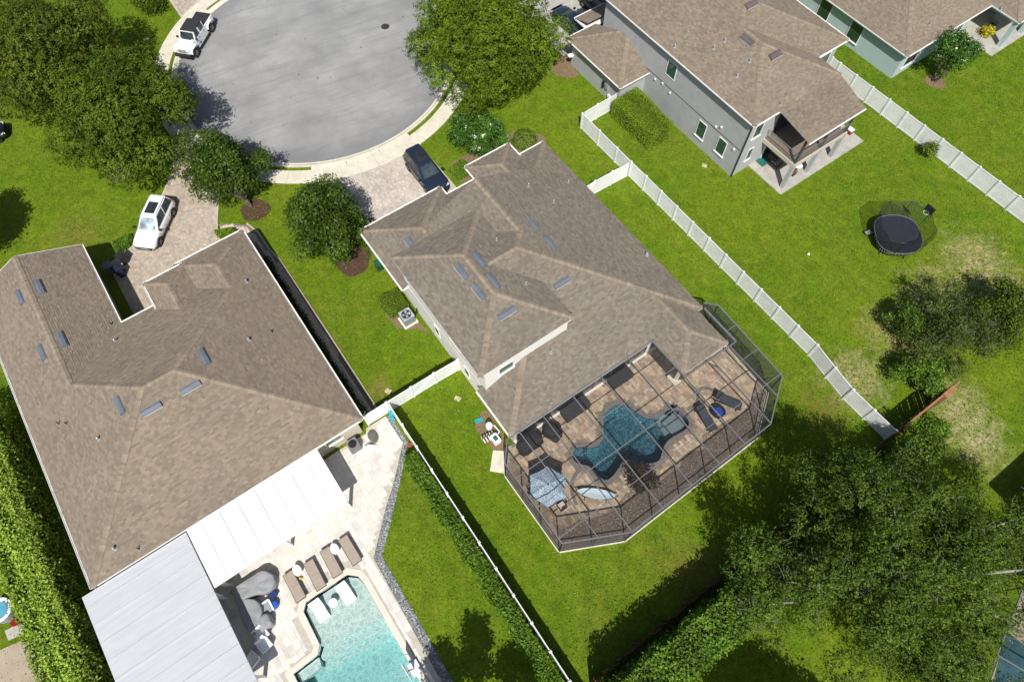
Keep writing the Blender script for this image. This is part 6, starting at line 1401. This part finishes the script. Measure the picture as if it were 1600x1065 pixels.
# ------------------------------------------------------------------ back yard of the left house
for k, (px, lab) in enumerate((((460.4, 915.4), 'taupe sling lounger furthest left by the pale pool'), ((492.2, 897.4), 'taupe sling lounger second from the left by the pale pool'), ((517.8, 877.8), 'taupe sling lounger third from the left by the pale pool'), ((547, 859), 'taupe sling lounger furthest right by the pale pool'))):
    w = W(*px, .38); lounger(lab, (w.x, w.y, .062), YAW+random.uniform(-.03, .03), TAN, BRONZE, 'taupe loungers by the pale pool')
def side_table(label, px):
    w = W(*px, .4); t = thing('side_table', label, 'side table', (w.x, w.y, .062), YAW, 'white side tables between loungers')
    mb = MB(); mb.lathe((0, 0, 0), [(.17, 0), (.15, .04), (.06, .08), (.05, .38), (.09, .42)], 16); mb.build('pedestal', PLASTIC_W, t, local=True)
    mb = MB(); mb.lathe((0, 0, .42), [(.28, 0), (.30, .015), (.30, .035), (.02, .04)], 20, sx=1.25, sy=.85); mb.build('tabletop', PLASTIC_W, t, local=True); return t
side_table('white oval side table between the first two taupe loungers', (465, 891)); side_table('white oval side table between the last two taupe loungers', (523.5, 857.5))
w = W(469, 903, .12); mb = MB(); mb.lathe(w, [(.10, -.06), (.13, .02), (.05, .14)], 10, sx=1.5); o = mb.build('towel', simple('yellow_towel', (.55, .48, .12), .9, var=.15)); tag(o, 'crumpled yellow towel beside the first white side table', 'towel')
def ledge_chair(label, px, rz):
    w = W(*px, .1); t = thing('ledge_lounger', label, 'pool lounger', (w.x, w.y, -.28), rz, 'white in-pool loungers')
    prof = [(-.62, .74), (-.45, .52), (-.2, .32), (.0, .28), (.2, .34), (.42, .34), (.62, .18)]; mb = MB(); rings = []
    for x, z in prof: rings.append([Vector((x, -.36, z)), Vector((x, .36, z)), Vector((x, .34, max(0, z-.16))), Vector((x, -.34, max(0, z-.16)))])
    loft(mb, rings); mb.build('seat', PLASTIC_W, t, smooth=False, local=True)
    mb = MB(); loft(mb, [[Vector((x, -.28, 0)), Vector((x, .28, 0)), Vector((x, .3, z)), Vector((x, -.3, z))] for x, z in ((-.42, .4), (-.15, .2), (.2, .24), (.48, .22))]); mb.build('base', PLASTIC_W, t, local=True)
    mb = MB(); mb.box((-.46, 0, .60), (.14, .5, .07)); mb.build('headrest', PLASTIC_W, t, local=True); return t
ledge_chair('white in-pool lounger on the ledge, left of the two', (499, 953), YAW+.05); ledge_chair('white in-pool lounger on the ledge, right of the two', (540, 926), YAW+.05)
w = W(521, 941, .1); t = thing('ledge_table', 'small white in-pool table between the two white loungers', 'side table', (w.x, w.y, -.28))
mb = MB(); mb.lathe(w+Vector((0, 0, -.38)), [(.16, 0), (.10, .1), (.10, .4), (.2, .45)], 14); mb.build('pedestal', PLASTIC_W, t); mb = MB(); mb.lathe(w+Vector((0, 0, .07)), [(.25, 0), (.27, .02), (.24, .04)], 18); mb.build('tabletop', PLASTIC_W, t)
# pool basketball hoop
w = W(632, 1040, .1); t = thing('pool_hoop', 'white poolside basketball hoop on the right edge of the pale pool', 'hoop', (w.x+.35, w.y-.3, .06), YAW)
mb = MB(); mb.box((.0, .35, .12), (.75, .6, .24)); mb.build('base', PLASTIC_W, t, local=True)
mb = MB(); mb.tube([(0, .3, .2), (0, .1, 1.2)], .05, 8); mb.build('post', PLASTIC_W, t, local=True)
mb = MB(); mb.box((0, 0.0, 1.35), (1.0, .03, .7)); mb.build('backboard', PLASTIC_W, t, local=True)
mb = MB(); mb.tube([(.22*math.cos(a), -.26+.22*math.sin(a), 1.15) for a in [2*math.pi*k/16 for k in range(17)]], .012, 5, caps=False); mb.build('ring', simple('hoop_orange', (.5, .08, .02), .5), t, local=True)
# covered sectional and bits and pieces under the patio roof
GREYC = simple('grey_furniture_cover', (.27, .275, .28), .9, var=.12, scale=3, bump=.4, bscale=6)
zz = lambda x, y: (320+x/5.195, 860+y/5.195)
t = thing('covered_sofa', 'corner sofa under a grey weather cover below the white patio roofs', 'sofa', W(*zz(380, 380)))
def drape(pxs, ht, nm):
    P = [W(*zz(*p), ht*.6)[:2] for p in pxs]; P = smooth_loop([tuple(p) for p in P], 4); mb = MB(); rings = []; cx = sum(p[0] for p in P)/len(P); cy = sum(p[1] for p in P)/len(P)
    for f, s in ((.04, 1.03), (.4, 1.0), (.86, .985), (.97, .955), (1.0, .89), (.99, .6), (1.0, .25)):
        rings.append([Vector((cx+(p[0]-cx)*s*(1+.012*math.sin(i*1.7+f*5)), cy+(p[1]-cy)*s*(1+.012*math.cos(i*1.9)), .05+ht*f*(1+.03*math.sin(i*.8+f*4)*(f > .7)))) for i, p in enumerate(P)])
    loft(mb, rings); return mb.build(nm, GREYC, t, smooth=True)
drape([(215, 330), (300, 270), (400, 205), (480, 160), (560, 190), (585, 240), (560, 310), (500, 350), (420, 360), (330, 400), (270, 380)], .78, 'long_seat')
drape([(250, 360), (330, 385), (430, 400), (480, 480), (460, 560), (430, 620), (410, 690), (360, 640), (300, 520)], .76, 'short_seat')
w = W(*zz(495, 465), .5); t = thing('side_table', 'white square-framed table in front of the covered sofa', 'side table', (w.x, w.y, .062), YAW)
mb = MB()
for a, b in (((-.35, -.35), (.35, -.35)), ((-.35, .35), (.35, .35)), ((-.35, -.35), (-.35, .35))): mb.bar((*a, .46), (*b, .46), .1, .06)
mb.build('frame', PLASTIC_W, t, local=True)
mb = MB(); mb.box((0, 0, .40), (.66, .66, .03)); mb.build('tabletop', GREYC, t, local=True)
for x in (-.33, .33):
    for y in (-.33, .33): mb = MB(); mb.bar((x, y, 0), (x, y, .44), .05, .05, (1, 0, 0)); mb.build('leg', PLASTIC_W, t, local=True)
w = W(*zz(562, 440), .4); mb = MB(); mb.lathe((w.x, w.y, .06), [(.20, 0), (.23, .1), (.24, .35), (.21, .42), (.02, .43)], 16); o = mb.build('stool', BLUE); tag(o, 'bright blue round stool beside the white square table', 'stool')
w = W(*zz(552, 352), .3); mb = MB(); mb.box((w.x, w.y, .36), (.52, .42, .12), YAW+.2); mb.box((w.x, w.y, .18), (.4, .3, .24), YAW+.2); o = mb.build('pouf', simple('navy_cloth', (.02, .035, .12), .9)); tag(o, 'navy pouf at the end of the covered sofa', 'pouf')
cc = W(*zz(492, 580), .4); uq = uv(cc); cover('covered_chair', 'armchair under a rounded grey cover near the white chairs', 'chair', uq[0], uq[1], .85, .85, .72, mat_=GREYC, lumps=.05)
def white_chair(label, px, rz):
    w = W(*zz(*px), .4); t = thing('white_chair', label, 'chair', (w.x, w.y, .062), rz, 'white patio armchairs')
    mb = MB(); mb.box((0, 0, .34), (.62, .6, .16)); mb.build('seat', PLASTIC_W, t, local=True)
    mb = MB(); mb.frame((-.34, -.32, .3), (.08, 0, 0), (0, .64, 0), (-.12, 0, .5)); mb.build('backrest', PLASTIC_W, t, local=True)
    for y in (-.33, .33): mb = MB(); mb.box((0, y, .44), (.6, .07, .2)); mb.build('arm', PLASTIC_W, t, local=True)
    for x in (-.25, .25):
        for y in (-.28, .28): mb = MB(); mb.bar((x, y, 0), (x, y, .28), .05, .05, (1, 0, 0)); mb.build('leg', PLASTIC_W, t, local=True)
white_chair('white patio armchair, upper of the two side by side', (465, 680), YAW+.2); white_chair('white patio armchair, lower of the two side by side', (490, 765), YAW+.2); white_chair('white patio armchair by the corner of the lower patio roof', (385, 885), YAW-1.2)
w = W(*zz(240, 1010), .5); t = thing('kitchen_island', 'dark outdoor kitchen counter under the edge of the lower patio roof', 'counter', (w.x, w.y, .06), YAW)
mb = MB(); mb.box((0, 0, .42), (2.6, .8, .84)); mb.build('cabinet', simple('brown_cabinet', (.06, .04, .035), .6), t, local=True); mb = MB(); mb.box((0, 0, .87), (2.7, .9, .05)); mb.build('counter_top', simple('brown_stone', (.10, .065, .055), .35, var=.3, scale=12), t, local=True); mb = MB(); mb.box((-.5, 0, .98), (.7, .5, .18)); mb.build('grill_hood', GALV, t, local=True)
# pool heater behind the left house, with hoses
t = thing('pool_heater', 'grey pool heater with pipes against the rear wall of the left house', 'heater', W(546, 685))
w = UV(-17.45, -1.0); mb = MB(); mb.box((w.x, w.y, .45), (.75, .75, .78), YAW); mb.build('cabinet', simple('heater_grey', (.18, .18, .18), .6), t)
mb = MB(); mb.lathe((w.x, w.y, .84), [(.28, 0), (.28, .05), (.06, .07)], 16); mb.build('fan_guard', DARKMET, t)
for k in range(3): mb = MB(); p = UV(-17.1+.1*k, -.45, .2+.15*k); q = UV(-16.7, .1+.08*k, .12); mb.tube([p, p+VD*.3, q, q+UD*.5-ZD*.05], .03, 6); mb.build('pipe', PLASTIC_W, t)
mb = MB(); mb.tube([W(*p, .075) for p in ((556, 690), (552, 700), (556, 712), (551, 720), (541, 724), (536, 716))], .018, 5); o = mb.build('garden_hose', simple('hose_grey', (.35, .35, .33), .6)); tag(o, 'thin grey hose looped on the pale deck below the heater', 'hose')
w = UV(-17.3, .35); mb = MB(); mb.lathe((w.x, w.y, .06), [(.2, 0), (.28, .1), (.3, .3), (.2, .36)], 14, sx=1.6, rz=YAW); o = mb.build('garden_rock', simple('dark_rock', (.12, .12, .11), .9, var=.4, scale=5, bump=1)); tag(o, 'dark boulder at the gate corner of the left house', 'rock')
w = W(612, 646, .2); mb = MB(); mb.box((w.x, w.y, .2), (.45, .3, .36), YAW); mb.box((w.x+.08, w.y-.35, .12), (.3, .25, .2), YAW); o = mb.build('pool_toy', TEALPL); tag(o, 'turquoise plastic tub on the gravel by the white gate', 'tub')
w = W(641, 695, .2); mb = MB(); mb.lathe((w.x, w.y, .03), [(.14, 0), (.18, .25), (.19, .28), (.15, .28)], 12); o = mb.build('flower_pot', simple('rust_pot', (.22, .06, .035), .7)); tag(o, 'rust-coloured pot at the top of the fence hedge', 'pot')
# wheelie bins in the courtyard
def bin_(label, u, v, m, rz):
    t = thing('wheelie_bin', label, 'bin', UV(u, v), rz, 'bins beside the left garage'); mb = MB(); loft(mb, [[Vector((x*s, y*s, z)) for x, y in ((-.3, -.28), (.3, -.28), (.3, .28), (-.3, .28))] for z, s in ((.05, .8), (.95, 1.0))]); mb.build('body', m, t, local=True)
    mb = MB(); mb.frame((-.34, -.31, .95), (.68, 0, 0), (0, .62, 0), (0, 0, .05)); mb.frame((-.26, -.24, 1.0), (.5, 0, 0), (0, .48, 0), (0, 0, .04)); mb.build('lid', m, t, local=True)
    for y in (-.27, .27): mb = MB(); mb.lathe((-.26, y, 0), [(.03, .02), (.09, .05), (.09, .14), (.03, .17)], 8); mb.build('wheel', TYRE, t, local=True)
    return t
bin_('black wheelie bin in the courtyard of the left house, nearest the white SUV', -40.9, -8.3, BLACKPL, YAW+.3); bin_('dark blue wheelie bin in the courtyard shade of the left house', -39.9, -8.9, simple('bin_blue', (.015, .02, .04), .5), YAW+.1); bin_('grey bin half under the gutter of the left garage wing', -40.6, -9.4, simple('bin_grey', (.14, .15, .16), .55), YAW)
# ------------------------------------------------------------------ beside the middle house
def ac_unit(label, u, v):
    t = thing('air_conditioner', label, 'air conditioner', UV(u, v)); c = UV(u, v); mb = MB(); mb.box((c.x, c.y, .04), (1.15, 1.15, .08), YAW); mb.build('pad', CONC, t)
    mb = MB(); mb.box((c.x, c.y, .5), (.85, .85, .84), YAW); mb.build('cabinet', simple('ac_grey', (.20, .23, .25), .5, var=.08), t)
    mb = MB(); mb.box((c.x, c.y, .935), (.90, .90, .03), YAW); mb.build('top_panel', simple('ac_top', (.34, .37, .39), .45), t)
    mb = MB(); mb.lathe((c.x, c.y, .95), [(.36, 0), (.37, .012), (.33, .014)], 24); mb.build('fan_well', TRIM, t)
    for k in range(4):
        a = k*math.pi/2+.4; d = Vector((math.cos(a), math.sin(a), 0)); s = Vector((-d.y, d.x, 0)); mb = MB(); p = Vector((c.x, c.y, .967)); mb.add([p+d*.06-s*.04, p+d*.31-s*.13, p+d*.31+s*.10+ZD*.03, p+d*.06+s*.05+ZD*.02], [(0, 1, 2, 3)]); mb.build('fan_blade', GALV, t)
    mb = MB(); mb.tube([c+Vector((0, 0, .3))+VD*.43, c+Vector((0, 0, .3))+VD*.8, c+VD*.85+ZD*.9], .04, 6); mb.build('refrigerant_line', TRIM, t); return t
ac_unit('grey air conditioner with top fan beside the left wall of the middle house', -23.75, 7.0)
t = thing('hose_reel', 'dark green hose box against the wall of the middle house garage', 'hose box', UV(-29.0, 7.6)); c = UV(-29.0, 7.62); mb = MB(); mb.box((c.x, c.y, .35), (.6, .5, .66), YAW); mb.build('box', simple('green_plastic', (.015, .06, .035), .5), t); mb = MB(); mb.box((c.x, c.y, .70), (.66, .56, .06), YAW); mb.build('lid', simple('green_lid', (.02, .09, .05), .5), t)
t = thing('pool_equipment', 'white pool filter, pump and pipes at the rear left corner of the middle house', 'pool pump', UV(-12.9, 7.1))
c = UV(-13.35, 7.2); mb = MB(); mb.lathe((c.x, c.y, .05), [(.2, 0), (.24, .08), (.24, .6), (.18, .75), (.05, .82)], 16); mb.build('filter_tank', PLASTIC_W, t, smooth=True)
c = UV(-12.35, 7.05); mb = MB(); mb.box((c.x, c.y, .3), (.65, .5, .5), YAW); mb.build('heater', PLASTIC_W, t); mb = MB(); mb.box((c.x, c.y, .565), (.35, .28, .03), YAW); mb.build('control_panel', simple('panel_green', (.02, .12, .09), .5), t)
for k in range(5):
    mb = MB(); p = UV(-13.0+.02*k, 6.35+.2*k, .2); mb.tube([p-ZD*.15, p+ZD*.25, p+UD*.2+ZD*.3, p+UD*.45+ZD*.1], .035, 6); mb.build('pipe', PLASTIC_W, t)
    mb = MB(); mb.tube([p+UD*.12+ZD*.1, p+UD*.12+ZD*.42], .05, 6); mb.build('valve', TRIM, t)
mb = MB(); mb.tube([UV(-13.2, 7.5, .45), UV(-12.6, 7.55, .5), UV(-12.55, 7.3, .3)], .04, 6); mb.build('pipe', PLASTIC_W, t)
w = W(748, 657); mb = MB(); mb.box((w.x, w.y, .05), (.55, .3, .08), YAW+1.3); o = mb.build('valve_cover', TEALPL); tag(o, 'turquoise valve cover on the grass edge beside the pool pump', 'cover')
for px, lab in (((715, 622.5), 'pale square irrigation lid in the lawn strip left of the middle house'), ((606.5, 611), 'small pale lid in the grass near the gate fence'), ((1100.5, 259), 'small pale stone slab in the grass in front of the grey house'), ((227.5, 62), 'pale square utility lid on the lawn by the pickup')):
    w = W(*px); mb = MB(); mb.box((w.x, w.y, .015), (.42, .34, .03), YAW+.5); o = mb.build('access_lid', simple('pale_lid', (.50, .40, .26), .8, var=.15)); tag(o, lab, 'lid')
w = W(1262.5, 398); mb = MB(); mb.lathe((w.x, w.y, .0), [(.03, .0), (.09, .04), (.11, .11), (.08, .19), (.02, .22)], 12); o = mb.build('ball', PLASTIC_W, smooth=True); tag(o, 'small white ball on the lawn left of the trampoline', 'ball')
# ------------------------------------------------------------------ trampoline
tz = lambda x, y: (1330+x/8.873, 290+y/8.873)
rim = [W(*tz(*p), .85) for p in ((320, 540), (370, 455), (450, 420), (560, 408), (700, 420), (830, 470), (920, 560), (970, 680), (985, 780), (950, 870), (880, 920), (760, 938), (600, 932), (480, 890), (395, 820), (345, 710))]
cen = sum(rim, Vector())/len(rim); rm = [Vector((p[0], p[1], .85)) for p in smooth_loop([tuple(p[:2]) for p in rim], 3)]
t = thing('trampoline', 'oval black trampoline with a dark safety net on the lawn', 'trampoline', (cen.x, cen.y, 0))
mb = MB(); mb.add([Vector((p.x, p.y, .85)) for p in rm]+[cen], [(i, (i+1) % len(rm), len(rm)) for i in range(len(rm))]); mb.build('jumping_mat', simple('black_mat', (.018, .021, .028), .7, var=.15), t)
mb = MB(); mb.tube(rm+[rm[0]], .035, 6, caps=False); mb.build('mat_edge', simple('mat_edge_grey', (.12, .13, .15), .6), t)
low = [cen+(p-cen)*.9 for p in rm]; low = [Vector((p.x, p.y, .28)) for p in low]
mb = MB(); mb.tube(low+[low[0]], .05, 6, caps=False); mb.build('base_frame', DARKMET, t)
for i in range(0, len(rm), 1):
    mb = MB(); a = low[i]; b = cen+(rm[i]-cen)*.97; b.z = .83; mb.tube([a, b], .012, 4); mb.build('spring_rod', PLASTIC_W, t)
for i in range(0, len(rm), 8):
    p = low[i]; mb = MB(); mb.tube([p, cen+(p-cen)*1.1-ZD*.27], .035, 6); mb.build('leg', DARKMET, t)
top = [cen+(Vector((p.x, p.y, 0))-Vector((cen.x, cen.y, 0)))*1.13+Vector((0, 0, 1.5+.10*math.cos(i*2*math.pi/6))) for i, p in enumerate(rm)]
NET = screen_mat('trampoline_net', (.015, .016, .018), .42)
mb = MB(); k = len(rm); mb.add(rm+top, [(i, (i+1) % k, k+(i+1) % k, k+i) for i in range(k)]); mb.build('safety_net', NET, t)
for i in range(0, k, 6): mb = MB(); mb.tube([cen+(low[i]-cen)*1.02, cen+(rm[i]-cen)*1.12+ZD*.5, top[i]], .018, 5); mb.build('net_rod', DARKMET, t)
mb = MB(); mb.tube(top+[top[0]], .014, 4, caps=False); mb.build('net_cord', DARKMET, t)
hp_ = W(1452, 328, 2.3); mb = MB(); d = (Vector((hp_.x, hp_.y, 0))-Vector((cen.x, cen.y, 0))).normalized(); s = Vector((-d.y, d.x, 0))
mb.frame(hp_-s*.36-ZD*.32, s*.72, d*.05, ZD*.68); mb.build('backboard', BLACKPL, t); mb = MB(); q = hp_-d*.24-ZD*.16; mb.tube([q+s*.2*math.cos(a)+d*.2*math.sin(a) for a in [2*math.pi*j/14 for j in range(15)]], .014, 5, caps=False); mb.build('ring', PLASTIC_W, t)
mb = MB(); e = W(1357, 363, .3); mb.box((e.x, e.y, .3), (.5, .35, .04), .4); mb.bar(e+Vector((-.2, 0, -.28)), e+Vector((-.1, 0, .1)), .04, .04); mb.build('ladder', GALV, t)
# ------------------------------------------------------------------ patio of the grey house
t = thing('patio_sofa', 'brown wicker armchair on the patio under the grey house balcony', 'chair', W(1212, 256)); w = W(1212, 254, .4)
mb = MB(); mb.box((w.x, w.y, .28), (.8, .8, .36), YAW); mb.build('seat', simple('brown_wicker', (.06, .045, .035), .8, var=.3, scale=12), t); mb = MB(); mb.box((w.x-.28, w.y+.3, .62), (.8, .18, .5), YAW); mb.build('backrest', MATS['brown_wicker'], t); mb = MB(); mb.box((w.x, w.y, .5), (.6, .6, .1), YAW); mb.build('cushion', GREYC, t)
w = W(1194, 246, .1); mb = MB(); mb.box((w.x, w.y, .12), (1.3, 1.7, .06), YAW); o = mb.build('rug', simple('teal_rug', (.02, .13, .11), .95, var=.2)); tag(o, 'dark teal rug on the patio under the grey house balcony', 'rug')
t = thing('cooler', 'red cooler with a white lid at the edge of the grey house patio', 'cooler', W(1326, 207)); w = W(1326, 207, .1); mb = MB(); mb.box((w.x, w.y, .28), (.55, .4, .38), YAW); mb.build('body', simple('cooler_red', (.24, .015, .015), .5), t); mb = MB(); mb.box((w.x, w.y, .5), (.58, .43, .07), YAW); mb.build('lid', PLASTIC_W, t)
t = thing('bistro_table', 'small white oval table by the patio column of the grey house', 'table', W(1243, 266)); w = W(1243, 267, .08); mb = MB(); mb.lathe(w+ZD*.6, [(.3, 0), (.32, .02), (.3, .04)], 16, sx=1.2, sy=.8); mb.build('tabletop', PLASTIC_W, t); mb = MB(); mb.tube([w, w+ZD*.6], .04, 6); mb.lathe(w, [(.2, 0), (.2, .03), (.05, .05)], 10); mb.build('pedestal', BARK, t)
w = W(1238, 274, .08); mb = MB(); mb.lathe(w, [(.14, 0), (.2, .2), (.22, .38), (.18, .38)], 12); o = mb.build('barrel_planter', simple('rust_barrel', (.10, .05, .03), .8)); tag(o, 'small rust-brown planter behind the white bistro table', 'planter')
t = thing('porch_chair', 'grey reclining chair on the porch of the teal house', 'chair', W(1556, 36)); w = W(1556, 38, .06); mb = MB(); mb.box((w.x, w.y, .35), (.7, .7, .12), YAW); mb.build('seat', GREYC, t); mb = MB(); mb.frame(w+Vector((-.4, .1, .4)), UD*.7, VD*.1, ZD*.6-UD*.2); mb.build('backrest', GREYC, t)
for dx in (-.28, .28): mb = MB(); mb.box((w.x+dx, w.y, .15), (.06, .6, .3), YAW); mb.build('leg', DARKMET, t)
# ------------------------------------------------------------------ lower left neighbour's yard
mb = MB(); mb.prism([tuple(W(*p)[:2]) for p in ((-60, 1040), (52, 993), (60, 1010), (80, 1100), (60, 1180), (-80, 1180))], -.05, .05); o = mb.build('neighbour_patio', simple('tan_concrete', (.40, .33, .24), .9, var=.12, scale=1, fine=.15)); o['kind'] = 'structure'
mb = MB(); mb.prism([tuple(W(*p)[:2]) for p in ((8, 985), (40, 968), (44, 985), (14, 1000))], -.03, .05); o = mb.build('stepping_slab', CONC_GREY); o['kind'] = 'structure'
w = W(25, 972, .2); mb = MB(); mb.lathe((w.x, w.y, .05), [(.16, 0), (.22, .25), (.24, .3), (.16, .3)], 12); o = mb.build('planter', simple('red_glaze', (.22, .01, .01), .35)); tag(o, 'small red planter beyond the left hedge', 'planter')
t = thing('hot_tub', 'grey hot tub with white rim and blue water, cut by the left edge', 'hot tub', W(4, 960)); w = W(2, 953, .6); mb = MB(); mb.lathe((w.x, w.y, 0), [(.66, 0), (.7, .1), (.7, .72), (.66, .75)], 24); mb.build('cabinet', GREYC, t); mb = MB(); mb.lathe((w.x, w.y, .75), [(.72, 0), (.72, .06), (.56, .08), (.52, .02)], 24); mb.build('rim', PLASTIC_W, t); mb = MB(); mb.lathe((w.x, w.y, .76), [(.55, 0), (.55, .012)], 24); mb.build('water', glass_mat('tub_water', (.10, .30, .40), .05, .5, .15), t)
# ------------------------------------------------------------------ lower right neighbour: screened pool and house corner
mb = MB(); NP = [tuple(W(*p)[:2]) for p in ((1530, 1110), (1600, 915), (1720, 930), (1760, 1120), (1640, 1220))]; mb.prism(NP, -.04, .05); o = mb.build('neighbour_deck', simple('tan_deck', (.36, .29, .21), .9, var=.1, scale=1, fine=.1)); o['kind'] = 'structure'
mb = MB(); mb.prism([tuple(W(*p)[:2]) for p in ((1548, 1075), (1572, 985), (1590, 1000), (1640, 1040), (1640, 1130), (1570, 1130))], .052, .07); o = mb.build('neighbour_pool_water', glass_mat('neighbour_water', (.03, .085, .10), .1, .5, .2)); o['kind'] = 'structure'
t = thing('pool_enclosure', 'corner of another screen enclosure in the lower right corner', 'enclosure', W(1600, 1000)); q = [W(*p, 2.8) for p in ((1543, 1060), (1577, 975), (1600, 917), (1660, 960), (1700, 1010), (1690, 1110))]
for a, b in zip(q[:-1], q[1:]): mb = MB(); mb.bar(a, b, .08, .1); mb.build('eave_rail', GREYFR, t)
for a, b in (((1577, 975), (1700, 1040)), ((1557, 1022), (1690, 1100)), ((1600, 917), (1690, 975))): mb = MB(); mb.bar(W(*a, 2.83), W(*b, 2.83), .05, .12); mb.build('beam', GREYFR, t)
for a in q[:4]: mb = MB(); mb.box((a.x, a.y, 1.4), (.07, .07, 2.78)); mb.build('upright', BRONZE, t)
mb = MB(); mb.add([Vector((p.x, p.y, 2.86)) for p in q], [tuple(range(len(q)))]); mb.build('screen_panel', SCREEN_ROOF, t)
HB = thing('house', 'neighbouring house past the right edge, seen only by its shadow on the lawn', 'house', UV(17, 37.5), group='houses round the cul-de-sac')
walls(HB, [(11.1, 31.0), (11.1, 44), (23.6, 44), (23.6, 31.0)], 0, 2.8, BEIGE); fascia(HB, [(10.7, 30.6), (10.7, 44.4), (24, 44.4), (24, 30.6)], 3.0)
R = Roof(HB, PAL_SH, course=.3); ap = (17.35, 37.5); R.face([(10.7, 30.6), (10.7, 44.4), ap], 3.0, 0, 10.7, -1, .42); R.face([(24, 30.6), ap, (24, 44.4)], 3.0, 0, 24, 1, .42); R.face([(10.7, 30.6), ap, (24, 30.6)], 3.0, 1, 30.6, -1, .405); R.face([(10.7, 44.4), (24, 44.4), ap], 3.0, 1, 44.4, 1, .405); R.build()
